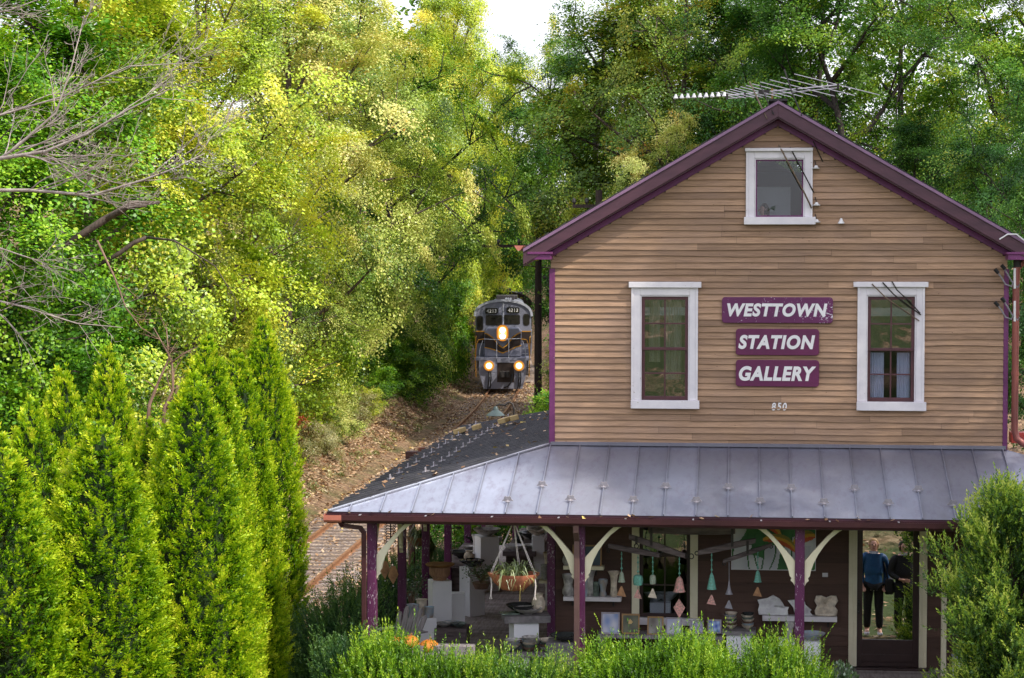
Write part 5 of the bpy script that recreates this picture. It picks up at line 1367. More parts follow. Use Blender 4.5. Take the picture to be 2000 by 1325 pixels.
# fallen leaves
lm = foliage('fallen_leaf', [(0.0, (0.17,0.085,0.04)), (0.35, (0.36,0.20,0.10)), (0.65, (0.56,0.38,0.24)), (0.90, (0.68,0.50,0.34)), (1.0, (0.66,0.50,0.12))], 0.15, 0.04, 0.0, 0.3, (1,1,1))
n = 130000
yy = rng.uniform(0, 84, n)**1.0; xx = track_x_at(yy) + rng.normal(0, 3.4, n) - 0.4
keep = ~((xx > -3.2) & (yy < 12.5)) & (xx > -19)
n2_ = 3500; yb = rng.uniform(-14, -2.6, n2_); xb = rng.uniform(-6, 14, n2_)
xx = np.concatenate([xx[keep], xb]); yy = np.concatenate([yy[keep], yb])
zz = ground_z(xx, yy) + 0.03*np.sin(xx*5.1+yy*1.7)*np.sin(yy*4.3)
d = np.abs(xx-track_x_at(yy)); zz = np.where(d < 1.5, np.maximum(zz, -2.1+0.0165*(yy-27.7)-0.155), zz) + 0.02
# few leaves directly on the clean sleepers of the near track
k2 = ~((d < 1.25) & (yy < 44) & (rng.random(len(xx)) < 0.85)) & ~((d < 2.0) & (rng.random(len(xx)) < 0.55))
xx, yy, zz = xx[k2], yy[k2], zz[k2]; n = len(xx)
Nn = unit(np.stack([rng.normal(0, .35, n), rng.normal(0, .35, n), np.ones(n)], 1)); a = rng.uniform(0, 6.28, n)
D = unit(np.cross(Nn, np.stack([np.cos(a), np.sin(a), np.zeros(n)], 1)))
o = leaf_mesh('fallen_leaves', np.stack([xx, yy, zz], 1), D, Nn, rng.uniform(0.07, 0.19, n), rng.uniform(0.05, 0.13, n), rng.random(n), lm)
tag(o, 'tan and yellow fallen leaves strewn over the bank and track', 'fallen leaves', kind='stuff')
# ================================================================ locomotive and coaches
T = {}
T['grey'] = paint('grey_locomotive_paint', (0.25,0.26,0.33), (0.20,0.205,0.265), 0.42, 1.5)
T['dark'] = paint('dark_umber_locomotive_band', (0.040,0.026,0.022), (0.030,0.020,0.017), 0.45, 2.0)
T['yellow'] = paint('yellow_line_paint', (0.62,0.30,0.025), (0.52,0.24,0.02), 0.45, 4.0)
T['roof'] = paint('sooty_train_roof', (0.055,0.048,0.052), (0.032,0.029,0.032), 0.55, 2.0)
T['coach'] = paint('dark_coach_paint', (0.055,0.03,0.03), (0.04,0.022,0.022), 0.4, 2.0)
T['win'] = paint('dark_train_window', (0.030,0.028,0.022), (0.02,0.018,0.015), 0.12, 2.0, bmp=0.0)
T['rim'] = paint('pale_cab_roof_edge', (0.52,0.54,0.62), (0.42,0.44,0.5), 0.4, 3.0)
T['steel'] = paint('dark_oily_steel', (0.05,0.045,0.045), (0.03,0.027,0.027), 0.5, 8.0)
T['lamp'] = emit('warm_headlight_glow', (1.0, 0.80, 0.45), 30.0)
T['bowl'] = emit('yellow_glare_glow', (1.0, 0.62, 0.16), 1.9)  # inner glare round the lenses, added as a glowing surface
T['lamp_glare'] = emit('warm_glare_glow', (1.0, 0.36, 0.05), 0.75)  # outer orange glare, likewise an added glow
T['numb'] = paint('white_number_paint', (0.85,0.83,0.80), None, 0.5)
T['cream'] = paint('tan_interior', (0.30,0.22,0.14), None, 0.7)
def arch_poly(w, z0, zs, zt, n=14):
    """body section: straight sides up to zs, rounded roof to zt"""
    p = [(-w, z0), (w, z0), (w, zs)]
    for k in range(1, n): a = math.pi*k/n; p.append((w*math.cos(a)*(1.0), zs + (zt-zs)*math.sin(a)**0.8))
    p.append((-w, zs)); return p
def rrect(x0, x1, z0, z1, c, n=4):
    p = []
    for cx, cz, a0 in ((x1-c, z0+c, -90), (x1-c, z1-c, 0), (x0+c, z1-c, 90), (x0+c, z0+c, 180)):
        for k in range(n+1): a = R(a0+90*k/n); p.append((cx+c*math.cos(a), cz+c*math.sin(a)))
    return p
S0 = 25.0
def on_track(s0, length):
    xa, ya, _ = track_pos(s0+length*0.2); xb, yb, _ = track_pos(s0+length*0.8)
    h = math.atan2(-(xb-xa), yb-ya); x, y, _ = track_pos(s0)
    return x, y, track_z(s0), h
x, y, z, h = on_track(S0, 18)
loco = thing('diesel_locomotive', 'grey diesel locomotive numbered 4213 with yellow chevron and lit headlights', 'locomotive', (x, y, z), h)
def LB(): return MB()
def lp(name, mb, m, parent=None, **k): return mb.build(name, T.get(m, m) if isinstance(m, str) else m, parent or loco, local=True, **k)
# underframe, pilot, deck
mb = LB(); mb.prism([(-1.22,0.95),(1.24,0.95),(1.24,1.68),(-1.22,1.68)], 0.02, 0.30)
mb.prism([(-0.98,0.13),(1.02,0.13),(1.24,0.95),(-1.22,0.95)], 0.021, 0.10); lp('pilot', mb, 'grey', bevel=0.02)
mb = LB(); mb.box(-1.45, 1.45, 0.0, 17.6, 1.60, 1.72); lp('walkway', mb, 'grey')
mb = LB(); mb.box(-1.30, 1.30, 0.35, 17.3, 1.05, 1.60); mb.box(-1.25, 1.25, 6.5, 11.0, 0.45, 1.04); lp('frame', mb, 'steel')
for k, yb in enumerate((2.9, 14.0)):
    mb = LB(); mb.box(-1.05, 1.05, yb-1.7, yb+1.7, 0.55, 0.95)
    bogie = lp('bogie', mb, 'steel')
    for wy in (-1.2, 1.2):
        mb = LB()
        mb.tube([(-0.82, yb+wy, 0.5), (-0.68, yb+wy, 0.5)], 0.5, 20); mb.tube([(0.68, yb+wy, 0.5), (0.82, yb+wy, 0.5)], 0.5, 20); mb.tube([(-0.68, yb+wy, 0.5), (0.68, yb+wy, 0.5)], 0.09, 8)
        mb.build('wheelset', T['steel'], bogie, local=True)
# coupler pocket, coupler and hoses
mb = LB(); mb.prism([(-0.28,0.48),(0.63-0.02,0.48),(0.58,1.48),(-0.26,1.48)], 0.006, 0.019); lp('coupler_pocket', mb, 'dark')
mb = LB(); mb.box(-0.05, 0.30, -0.55, 0.004, 0.80, 1.05); mb.box(-0.14, 0.10, -0.72, -0.5, 0.76, 1.09); mb.box(0.2, 0.36, -0.68, -0.5, 0.76, 1.09); lp('coupler', mb, 'steel', bevel=0.02)
for xs_ in (-0.60, -0.70, 0.84, 0.93): 
    mb = LB(); mb.tube([(xs_, -0.03, 1.0), (xs_+0.02, -0.10, 0.75), (xs_-0.02, -0.08, 0.35), (xs_-0.05, -0.05, 0.16)], 0.035, 6); lp('hose', mb, M['black'])
mb = LB(); mb.tube([(0.50,-0.04,0.9), (0.45,-0.25,0.5), (0.28,-0.22,0.28), (0.10,-0.08,0.2)], 0.04, 6); lp('hose', mb, M['black'])
for s in (-1, 1):
    for k in range(3): mb = LB(); mb.box(s*1.22, s*1.42, 0.02, 0.30, 0.45+0.38*k, 0.49+0.38*k); lp('step', mb, 'steel')
mb = LB(); mb.box(-0.28, 0.36, -0.03, 0.018, 1.50, 1.72); lp('draft_plate', mb, 'grey')
# ditch lights
for xx in (-0.69, 0.85):
    mb = LB(); mb.tube([(xx, -0.10, 1.33), (xx, 0.015, 1.33)], 0.275, 18); o = lp('headlight', mb, 'rim', smooth=True)
    mb = LB(); mb.lathe([(0.0,0.02),(0.07,0.015),(0.12,0.0)], (0,0,0), 18); mb.xform(Matrix.Translation((xx, -0.101, 1.33)) @ Matrix.Rotation(R(90), 4, 'X')); mb.build('lens', T['lamp'], o, local=True, fix=False)
    mb = LB(); mb.lathe([(0.122,0.0),(0.185,0.008)], (0,0,0), 18, cap=False); mb.xform(Matrix.Translation((xx, -0.103, 1.33)) @ Matrix.Rotation(R(90), 4, 'X')); mb.build('lamp_glare', T['bowl'], o, local=True, fix=False)  # inner glare ring added round the lens, no reflector bowl
    mb = LB(); mb.lathe([(0.187,0.008),(0.27,0.016)], (0,0,0), 18, cap=False); mb.xform(Matrix.Translation((xx, -0.103, 1.33)) @ Matrix.Rotation(R(90), 4, 'X')); mb.build('lamp_glare', T['lamp_glare'], o, local=True, fix=False)  # glowing rings imitate glare round the lens, no reflector part
# short hood (nose)
mb = LB(); mb.prism([(-0.95,1.73),(0.95,1.73),(0.95,3.05),(0.80,3.24),(-0.80,3.24),(-0.95,3.05)], 0.9, 2.39)
lp('nose', mb, 'grey', bevel=0.06)
mb = LB(); mb.add([(-0.93,0.896,2.95),(-0.55,0.896,2.80),(0,0.80,2.20),(0.55,0.896,2.85),(0.93,0.896,2.95),(0.93,0.896,2.32),(0.5,0.896,2.22),(0,0.80,1.96),(-0.5,0.896,2.15),(-0.93,0.896,2.24)],
                  [(0,1,8,9),(1,2,7,8),(2,3,6,7),(3,4,5,6)]); lp('nose_band', mb, 'dark', fix=False)
mb = LB()
def stripe(mb, pts, w, y):
    for a, b in zip(pts[:-1], pts[1:]):
        p = Vector((a[0], a[1] if len(a) > 2 else y, a[-1])); q = Vector((b[0], b[1] if len(b) > 2 else y, b[-1])); mb.bar(p, q, 0.02, w, up=(0,0,1))
up_ = [(-0.95,0.888,2.96),(-0.80,0.888,2.93),(-0.50,0.885,2.72),(-0.22,0.85,2.36),(0,0.785,2.20),(0.22,0.85,2.36),(0.50,0.885,2.74),(0.80,0.888,2.96),(0.95,0.888,3.0)]
lo_ = [(-0.95,0.888,2.23),(-0.7,0.888,2.18),(-0.3,0.86,2.06),(0,0.785,1.94),(0.3,0.86,2.06),(0.7,0.888,2.26),(0.95,0.888,2.33)]
stripe(mb, up_, 0.05, 0); lp('chevron_stripe', mb, 'yellow'); mb = LB(); stripe(mb, lo_, 0.045, 0); lp('chevron_stripe', mb, 'yellow')
# headlight pair on the nose, above the chevron
mb = LB(); mb.prism(rrect(-0.32, 0.30, 2.55, 3.41, 0.28), 0.72, 0.895); hl = lp('headlight', mb, 'steel')
for zz_ in (2.82, 3.13):
    mb = LB(); mb.lathe([(0.0,0.02),(0.08,0.015),(0.13,0.0)], (0,0,0), 18); mb.xform(Matrix.Translation((-0.01, 0.712, zz_)) @ Matrix.Rotation(R(90), 4, 'X')); mb.build('lens', T['lamp'], hl, local=True, fix=False)
mb = LB(); mb.prism(rrect(-0.31, 0.29, 2.56, 3.40, 0.27), 0.7175, 0.7195); mb.build('lamp_glare', T['lamp_glare'], hl, local=True)  # glowing plate behind the lenses imitates their glare
mb = LB(); mb.prism(rrect(-0.21, 0.19, 2.65, 3.31, 0.18), 0.7145, 0.7170); mb.build('lamp_glare', T['bowl'], hl, local=True)  # smaller plate of inner glare, no reflector bowl
# cab
mb = LB(); mb.prism(arch_poly(1.46, 1.73, 3.80, 4.58), 2.4, 4.7); cab = lp('cab', mb, 'grey', bevel=0.02)
rim = arch_poly(1.50, 1.73, 3.80, 4.63)[2:]; mb = LB(); pts = [Vector((u, 2.36, v)) for u, v in rim]
for a, b in zip(pts[:-1], pts[1:]): mb.bar(a, b, 0.12, 0.05, up=(0, -1, 0))
mb.build('roof_edge', T['rim'], cab, local=True)
for x0, x1, z0, z1, c in ((-0.93,-0.06,3.31,3.87,0.09), (0.01,0.88,3.36,3.88,0.09), (-1.41,-1.05,3.03,3.82,0.14), (1.03,1.38,3.29,3.93,0.15)):
    mb = LB(); mb.prism(rrect(x0, x1, z0, z1, c), 2.385, 2.41); f = mb.build('window', T['steel'], cab, local=True)
    mb = LB(); mb.prism(rrect(x0+0.04, x1-0.04, z0+0.04, z1-0.04, c*0.8), 2.378, 2.384); mb.build('pane', T['win'], f, local=True)
for x0, x1 in ((-0.95,-0.28), (0.17,0.85)):
    zc = 3.93 if x0 < 0 else 3.97
    mb = LB(); mb.prism(rrect(x0, x1, zc, zc+0.30, 0.06), 2.33, 2.41); nb = mb.build('number_board', T['win'], cab, local=True)
    WLOC[nb.name] = Vector((0,0,0)); text_mesh('4213', x0+0.08, x1-0.08, zc+0.055, zc+0.245, 2.328, 0.01, T['numb'], nb, name='digits', bold=0.02)
mb = LB(); mb.box(-0.03, 0.03, 2.37, 2.40, 3.26, 4.50); mb.build('centre_rib', T['rim'], cab, local=True)
for s in (-1, 1):
    mb = LB(); mb.box(min(s*0.97, s*1.45), max(s*0.97, s*1.45), 2.386, 2.398, 2.38, 2.98); mb.build('cab_band', T['dark'], cab, local=True)
    mb = LB(); mb.box(min(s*0.97, s*1.45), max(s*0.97, s*1.45), 2.378, 2.386, 2.98, 3.03); mb.build('cab_stripe', T['yellow'], cab, local=True)
    # side band and doors
    mb = LB(); mb.box(min(s*1.462, s*1.47), max(s*1.462, s*1.47), 2.45, 4.65, 2.35, 3.0); mb.build('cab_band', T['dark'], cab, local=True)
    mb = LB(); mb.box(min(s*1.462, s*1.48), max(s*1.462, s*1.48), 2.9, 4.2, 3.1, 3.8); mb.build('window', T['win'], cab, local=True)
# horns and roof gear
for xx in (0.15, 0.27, 0.39):
    mb = LB(); mb.tube([(xx, 2.7, 4.72), (xx, 2.45, 4.72)], [0.03, 0.06], 8); mb.tube([(xx, 2.7, 4.55), (xx, 2.7, 4.72)], 0.015, 5); lp('horn', mb, 'rim', smooth=True)
mb = LB(); mb.box(0.80, 1.05, 2.9, 3.3, 4.30, 4.52); lp('roof_box', mb, 'rim', bevel=0.02)
# long hood behind the cab
mb = LB(); mb.prism(arch_poly(0.95, 1.73, 4.10, 4.50), 4.71, 17.2); lp('long_hood', mb, 'grey', bevel=0.02)
mb = LB(); mb.box(-0.96, 0.96, 4.8, 17.1, 2.35, 3.0); lp('hood_band', mb, 'dark')
mb = LB(); mb.box(-0.5, 0.5, 9, 10.2, 4.5, 4.75); mb.box(-0.6, 0.6, 13, 15.5, 4.45, 4.66); lp('exhaust', mb, 'roof', bevel=0.03)
# handrails
def rail(pts, r=0.028, m='yellow'): mb = LB(); mb.tube(pts, r, 6); lp('handrail', mb, m)
for s in (-1, 1):
    rail([(s*1.36, 0.02, 0.75), (s*1.40, 0.02, 1.75), (s*1.34, 0.03, 2.40), (s*1.24, 0.05, 2.66), (s*0.95, 0.10, 2.70)])
    rail([(s*1.20, 0.06, 1.72), (s*1.16, 0.06, 2.2), (s*1.02, 0.08, 2.62)], 0.022, 'rim')
    rail([(s*1.40, 0.9, 1.72), (s*1.40, 0.9, 2.72), (s*1.42, 2.3, 2.75)], 0.026, 'yellow')
    rail([(s*1.42, 4.8, 2.75), (s*1.42, 17.2, 2.75)], 0.022, 'rim')
    for k in range(7): rail([(s*1.42, 5.0+2*k, 1.72), (s*1.42, 5.0+2*k, 2.75)], 0.02, 'rim')
rail([(-0.95, 0.10, 2.70), (-0.3, 0.12, 2.66), (0.3, 0.12, 2.70), (0.95, 0.10, 2.72)], 0.018, 'rim')
for xx in (-0.30, 0.32): rail([(xx, 0.06, 1.72), (xx, 0.12, 2.68)], 0.02, 'rim')
rail([(1.02, 0.06, 1.95), (1.30, 0.06, 1.95)], 0.016, 'rim'); rail([(1.02, 0.06, 2.2), (1.34, 0.06, 2.2)], 0.016, 'rim')
def coach(s0, label):
    x, y, z, h = on_track(s0, 22)
    c = thing('passenger_coach', label, 'railway coach', (x, y, z), h, group='coaches behind the locomotive')
    MB().prism(arch_poly(1.50, 1.1, 3.55, 4.40), 0.5, 22.5).build('body', T['coach'], c, local=True)
    p = arch_poly(1.54, 1.1, 3.50, 4.45)[2:]; q = [(a*0.985, b-0.04) for a, b in p][::-1]
    MB().prism(p+q, 0.35, 22.7).build('roof', T['roof'], c, local=True, smooth=True)
    for k in range(8): MB().box(-0.28, 0.28, 1.6+2.6*k, 2.2+2.6*k, 4.35, 4.62).build('roof_vent', T['roof'], c, local=True, bevel=0.03)
    for xx in (-0.85, 0.80): MB().box(xx-0.16, xx+0.16, 0.9, 1.3, 4.02, 4.42).build('roof_vent', T['roof'], c, local=True, bevel=0.03)
    for s in (-1, 1):
        for k in range(9): MB().box(min(s*1.49, s*1.515), max(s*1.49, s*1.515), 1.6+2.25*k, 2.9+2.25*k, 2.3, 3.1).build('window', T['win'], c, local=True)
    MB().box(-0.5, 0.5, 0.42, 0.499, 1.2, 3.2).build('end_door', T['steel'], c, local=True)
    for wy in (3.5, 19.0):
        mb = MB(); mb.box(-1.1, 1.1, wy-1.4, wy+1.4, 0.5, 1.09)
        for dy in (-0.9, 0.9): mb.tube([(-0.8, wy+dy, 0.46), (0.8, wy+dy, 0.46)], 0.46, 16)
        mb.build('bogie', T['steel'], c, local=True)
coach(S0+19.0, 'first dark-roofed coach right behind the locomotive cab')
coach(S0+42.6, 'second dark-roofed coach curving away to the left among the trees')
# utility poles
pole_m = paint('dark_creosoted_pole', (0.055,0.036,0.034), (0.03,0.02,0.02), 0.85, 5.0, (4,4,0.4))
def upole(px, pbase, dist, ptop, arms, label):
    b = at_d(px, pbase, dist); tp = at_d(px, ptop, dist); zg = gz(b.x, b.y); t = thing('utility_pole', label, 'utility pole', (b.x, b.y, zg-0.3))
    MB().tube([(b.x, b.y, zg-0.3), (b.x, b.y, (zg+tp.z)/2), (b.x+0.03, b.y, tp.z)], [0.19, 0.17, 0.14], 10).build('pole', pole_m, t, smooth=True)
    for (xa, xb, yy) in arms:
        p = at_d(xa, yy, dist-0.2); q = at_d(xb, yy, dist-0.2); arm = MB().bar(p, q, 0.12, 0.14).build('crossarm', pole_m, t)
        for k in range(3):
            c = p.lerp(q, 0.04+0.30*k); MB().lathe([(0.02,-0.02),(0.05,0.04),(0.09,0.10),(0.075,0.20),(0.03,0.26),(0,0.27)], c+Vector((0,0,0.06)), 10).build('insulator', T['steel'], arm, smooth=True)
upole(1051, 664, 97, 425, [(928, 1062, 481)], 'dark utility pole with a long crossarm right of the locomotive')
upole(1168, 640, 84, 372, [(1118, 1200, 403)], 'utility pole behind the left roof slope, only its crossarm showing')
# gooseneck lamp at the far end of the platform roof
gp = at_d(985, 815, 44); gm = paint('grey_green_enamel', (0.065,0.10,0.10), (0.05,0.07,0.07), 0.4, 6.0)
zg = 0.0; P = lambda a, b: at_d(a, b, 44.0)
lt = thing('platform_lamp', 'gooseneck platform lamp with a teal shade beyond the porch roof', 'lamp', (P(1004,860).x, P(1004,860).y, -0.6))
b = P(1004, 826); MB().tube([(b.x, b.y, -0.6), b, P(1004, 800), P(1001, 789), P(994, 786), P(986, 792), P(975, 790) + Vector((0,0,0.0)), P(970, 793), P(968, 800)], 0.022, 8).build('neck', M['dark_iron'], lt, smooth='all')
MB().lathe([(0.03,0.13),(0.05,0.10),(0.06,0.05),(0.16,-0.02),(0.20,-0.06),(0.19,-0.065),(0.05,0.02)], P(968, 806), 18, cap=False).build('lamp_shade', gm, lt, smooth=True)
# rusty iron post by the roof edge
p = at_d(815, 885, 38); t = thing('iron_hopper', 'rusty dark iron box on a post beside the side roof edge', 'iron box', (p.x, p.y, gz(p.x, p.y)))
MB().box(p.x-0.20, p.x+0.02, p.y-0.12, p.y+0.12, p.z-0.12, p.z+0.03).build('box', paint('dark_rusty_iron', (0.10,0.04,0.03), (0.05,0.025,0.02), 0.8, 12), t, bevel=0.006)
MB().box(p.x+0.025, p.x+0.18, p.y-0.06, p.y+0.06, p.z-0.10, p.z+0.10).build('lever', paint('orange_rust', (0.25,0.09,0.05), (0.12,0.045,0.03), 0.85, 12), t, bevel=0.006)
MB().tube([(p.x-0.1, p.y, gz(p.x, p.y)-0.1), (p.x-0.1, p.y, p.z-0.12)], 0.06, 8).build('post', paint('dark_rusty_iron', (0.10,0.04,0.03)), t)
# blocks left lying on the side roof
def on_side_roof(px, py):
    o = CAM; d = ray(px, py); p0 = Vector((-PL, 5.0, ZEV)); k = (p0-o).dot(sn)/d.dot(sn); return o + d*k
bk = paint('pale_sandstone_block', (0.62,0.47,0.22), (0.42,0.30,0.14), 0.85, 10)
for px, py, L, lb in ((986,829,0.24,'pale stone block at the left of the two upper blocks on the side roof'), (1006,824,0.24,'pale stone block at the right of the two upper blocks on the side roof'), (933,842,0.24,'pale stone block in the middle of the side roof'), (900,849,0.24,'pale stone block nearest the eave of the side roof')):
    p = on_side_roof(px, py); xa = Vector((sn.z, 0, -sn.x)); Mx = Matrix((Vector((0,1,0)), xa, sn)).transposed()
    o = MB().obox(p + sn*0.075, (0.16, L, 0.09), Matrix((xa, Vector((0,1,0)), sn)).transposed() @ Matrix.Rotation(R(random.uniform(-25,25)), 3, 'Z')).build('stone_block', bk, None, bevel=0.012)
    tag(o, lb, 'stone block', 'stone blocks on the side roof')
n = 260; P_ = []; 
for i in range(n):
    t_ = rng.random()**1.5; yy = rng.uniform(-1.0, 11.5) if rng.random() < 0.7 else rng.normal(9, 1.0); yy = min(max(yy, -1.2), 11.6); a = Vector((-PL, yy, ZEV)).lerp(stop(yy), min(0.95, t_)); P_.append(tuple(a+sn*0.04))
for i in range(36): P_.append((rng.uniform(-2.8, 6.5), -PD-0.05+rng.uniform(-0.05,0.06), ZEV-0.01))
n = len(P_); a = rng.uniform(0, 6.28, n); Nn = unit(np.array([0,0,1.0])+rng.normal(0,.3,(n,3))); D = unit(np.cross(Nn, np.stack([np.cos(a),np.sin(a),0*a],1)))
o = leaf_mesh('roof_leaves', np.array(P_), D, Nn, rng.uniform(0.05,0.12,n), rng.uniform(0.04,0.08,n), rng.random(n), MATS['fallen_leaf']); tag(o, 'dry leaves caught on the side roof and in the gutter', 'fallen leaves', kind='stuff')
# ================================================================ vegetation
bark = paint('grey_brown_bark', (0.13,0.095,0.075), (0.055,0.042,0.035), 0.9, 6.0, (3,3,0.6), bmp=0.6)
bark_d = paint('dark_bark', (0.050,0.038,0.034), (0.022,0.018,0.017), 0.9, 6.0, (3,3,0.6), bmp=0.5)
bark_p = paint('pale_bare_branch', (0.48,0.41,0.37), (0.27,0.215,0.19), 0.85, 5.0, bmp=0.3)
L_ = {}
L_['sun'] = foliage('sunlit_yellow_green_leaf', [(0.0,(0.035,0.085,0.006)),(0.24,(0.17,0.29,0.012)),(0.44,(0.43,0.58,0.03)),(0.68,(0.68,0.73,0.08)),(1.0,(0.82,0.66,0.08))], gloss=0.04, trans=0.22)
L_['ochre'] = foliage('pale_ochre_green_leaf', [(0.0,(0.035,0.080,0.012)),(0.26,(0.16,0.26,0.03)),(0.47,(0.43,0.54,0.09)),(0.72,(0.70,0.71,0.22)),(0.92,(0.82,0.70,0.24)),(1.0,(0.75,0.40,0.05))], gloss=0.04, trans=0.22)
L_['vine'] = foliage('bright_vine_leaf', [(0.0,(0.014,0.065,0.004)),(0.42,(0.085,0.26,0.008)),(0.75,(0.28,0.52,0.02)),(1.0,(0.56,0.64,0.08))], gloss=0.04, trans=0.22)
L_['green'] = foliage('mid_green_leaf', [(0.0,(0.012,0.050,0.006)),(0.42,(0.075,0.20,0.014)),(0.75,(0.25,0.40,0.025)),(1.0,(0.58,0.48,0.04))], gloss=0.03, trans=0.22)
L_['dark'] = foliage('dark_green_leaf', [(0.0,(0.007,0.035,0.008)),(0.48,(0.038,0.13,0.018)),(0.82,(0.12,0.26,0.026)),(1.0,(0.36,0.40,0.04))], gloss=0.03, trans=0.22)
L_['rust'] = foliage('rusty_green_leaf', [(0.0,(0.025,0.055,0.008)),(0.42,(0.12,0.22,0.022)),(0.75,(0.36,0.38,0.045)),(1.0,(0.66,0.28,0.05))], gloss=0.03, trans=0.22)
L_['weed'] = foliage('seedy_weed_leaf', [(0.0,(0.10,0.12,0.03)),(0.4,(0.30,0.32,0.10)),(0.75,(0.58,0.52,0.26)),(1.0,(0.80,0.70,0.52))], 0.3)
L_['red'] = foliage('red_sumac_leaf', [(0.0,(0.25,0.03,0.015)),(0.6,(0.55,0.10,0.03)),(1.0,(0.55,0.30,0.06))], 0.3)

def tree_data(seed, H=10.0, R_=3.4, base=0.10, nl=17, nleaf=95000, leaf=0.068, clump=0.50, trunk_r=0.17, lean=0.0, sparse=1.0, limb_r=0.055, mat='green'):
    r = np.random.default_rng(seed); random.seed(seed)
    wood = MB(); cen = []
    tp = [Vector((lean*(z/H)**1.4*H + 0.18*math.sin(z*0.9+seed)*(z/H), 0.16*math.cos(z*0.7+seed)*(z/H), z)) for z in np.linspace(0, H*0.86, 9)]
    wood.tube(tp, [trunk_r*(1.25 if i == 0 else 1-0.85*i/8.5) for i in range(9)], 8)
    def tr(t):
        f = min(0.999, t)*8; i = int(f); return tp[i].lerp(tp[i+1], f-i)
    for i in range(nl):
        t = base + (0.97-base)*((i+r.random()*0.8)/nl); s = tr(t); az = i*2.39996+r.normal(0, 0.3)
        prof = math.sin(math.pi*(0.16+0.80*t))**0.65; Ln = R_*prof*r.uniform(0.75, 1.12); el = 0.10+0.75*t+r.normal(0, 0.08)
        d = Vector((math.cos(az)*math.cos(el), math.sin(az)*math.cos(el), math.sin(el)))
        pts = [s]; cur = s.copy(); dd = d.copy()
        for k in range(5):
            dd = (dd + Vector(r.normal(0, 0.13, 3)) + Vector((0,0,0.06))).normalized(); cur = cur + dd*Ln/5; pts.append(cur.copy())
        wood.tube(pts, [limb_r*(1-0.17*k)*(1.3-0.7*t) for k in range(6)], 6)
        cen.append((pts[-1], 1.0)); cen.append((pts[3], 0.8))
        if t < 0.8: cen.append((pts[2], 0.45))
        for j in range(5):
            q = pts[2+j % 4 if j < 4 else 4]; dv = (dd*0.4 + Vector(r.normal(0, 0.65, 3)) + Vector((0,0,0.15))).normalized(); LL = Ln*r.uniform(0.22, 0.42)
            e = q + dv*LL; m_ = q.lerp(e, 0.5)+Vector(r.normal(0, 0.06, 3)); wood.tube([q, m_, e], [limb_r*0.36, limb_r*0.25, limb_r*0.10], 5)
            cen.append((e, 1.0)); cen.append((m_, 0.5))
    cen.append((tp[-1]+Vector((0,0,H*0.05)), 1.0)); cen.append((tp[-2], 0.8))
    C = np.array([tuple(c) for c, w_ in cen]); wgt = np.array([w_ for c, w_ in cen]); wgt *= r.uniform(0.5, 1.4, len(C)); wgt /= wgt.sum()
    k = r.choice(len(C), nleaf, p=wgt); cb = r.uniform(0.15, 0.78, len(C))
    off = r.normal(size=(nleaf, 3)); off = off/np.linalg.norm(off, axis=1, keepdims=True)*(r.random(nleaf)**0.62)[:, None]
    cn = unit(unit(C - np.array([0, 0, H*0.42]))*0.6 + np.array([0, 0, 0.55]) + r.normal(0, 0.45, (len(C), 3)))     # each spray is a flat layer of leaves
    t1 = unit(np.cross(cn, r.normal(size=(len(C), 3)))); t2 = np.cross(cn, t1)
    cs = clump*r.uniform(0.6, 1.35, len(C))*1.25; ax = r.uniform(1.1, 1.9, len(C)); bx = r.uniform(0.55, 1.0, len(C)); cx = r.uniform(0.22, 0.45, len(C))
    P = C[k] + (t1*(ax*cs)[:, None])[k]*off[:, :1] + (t2*(bx*cs)[:, None])[k]*off[:, 1:2] + (cn*(cx*cs)[:, None])[k]*off[:, 2:]
    P[:, 2] -= 0.10*np.sum(off[:, :2]**2, 1)*cs[k]*1.5
    outw = unit(P - np.array([0, 0, H*0.45])); Nn = unit(outw*0.30 + cn[k]*0.9 + r.normal(0, 0.42, (nleaf, 3)))
    D = unit(np.cross(Nn, r.normal(size=(nleaf, 3)))); D[:, 2] -= 0.25; D = unit(D)
    rn = cb[k] + r.normal(0, 0.085, nleaf) + 0.10*(P[:, 2]/H-0.5)
    sz = leaf*r.uniform(0.6, 1.25, nleaf)
    cm = leaf_mesh('crown', P, D, Nn, sz, sz*r.uniform(0.55, 0.85, nleaf), np.clip(rn, 0, 1), L_[mat], 'mesh', bend=0.12)
    wm_o = wood.build('trunk', bark, None, smooth='all', local=True, fix=False); wm = wm_o.data; bpy.data.objects.remove(wm_o)
    return cm, wm
VAR = {
 'full': tree_data(1), 'round': tree_data(2, R_=3.8, nl=19, nleaf=98000), 'tall': tree_data(3, R_=2.5, nl=20, nleaf=80000, clump=0.45),
 'loose': tree_data(4, R_=3.6, nl=13, nleaf=52000, clump=0.45, leaf=0.064, limb_r=0.075), 'fine': tree_data(5, R_=3.2, nl=21, nleaf=105000, leaf=0.060, clump=0.48),
 'lean': tree_data(6, R_=4.2, nl=13, nleaf=52000, leaf=0.070, lean=0.30, limb_r=0.10, clump=0.6),
 'vine': tree_data(7, R_=1.9, base=0.02, nl=26, nleaf=80000, leaf=0.070, clump=0.45),
 'bush': tree_data(8, H=2.2, R_=1.35, base=0.05, nl=14, nleaf=22000, leaf=0.062, clump=0.30, trunk_r=0.05, limb_r=0.022),
 'weed': tree_data(9, H=1.5, R_=0.95, base=0.04, nl=14, nleaf=15000, leaf=0.045, clump=0.24, trunk_r=0.03, limb_r=0.014),
}
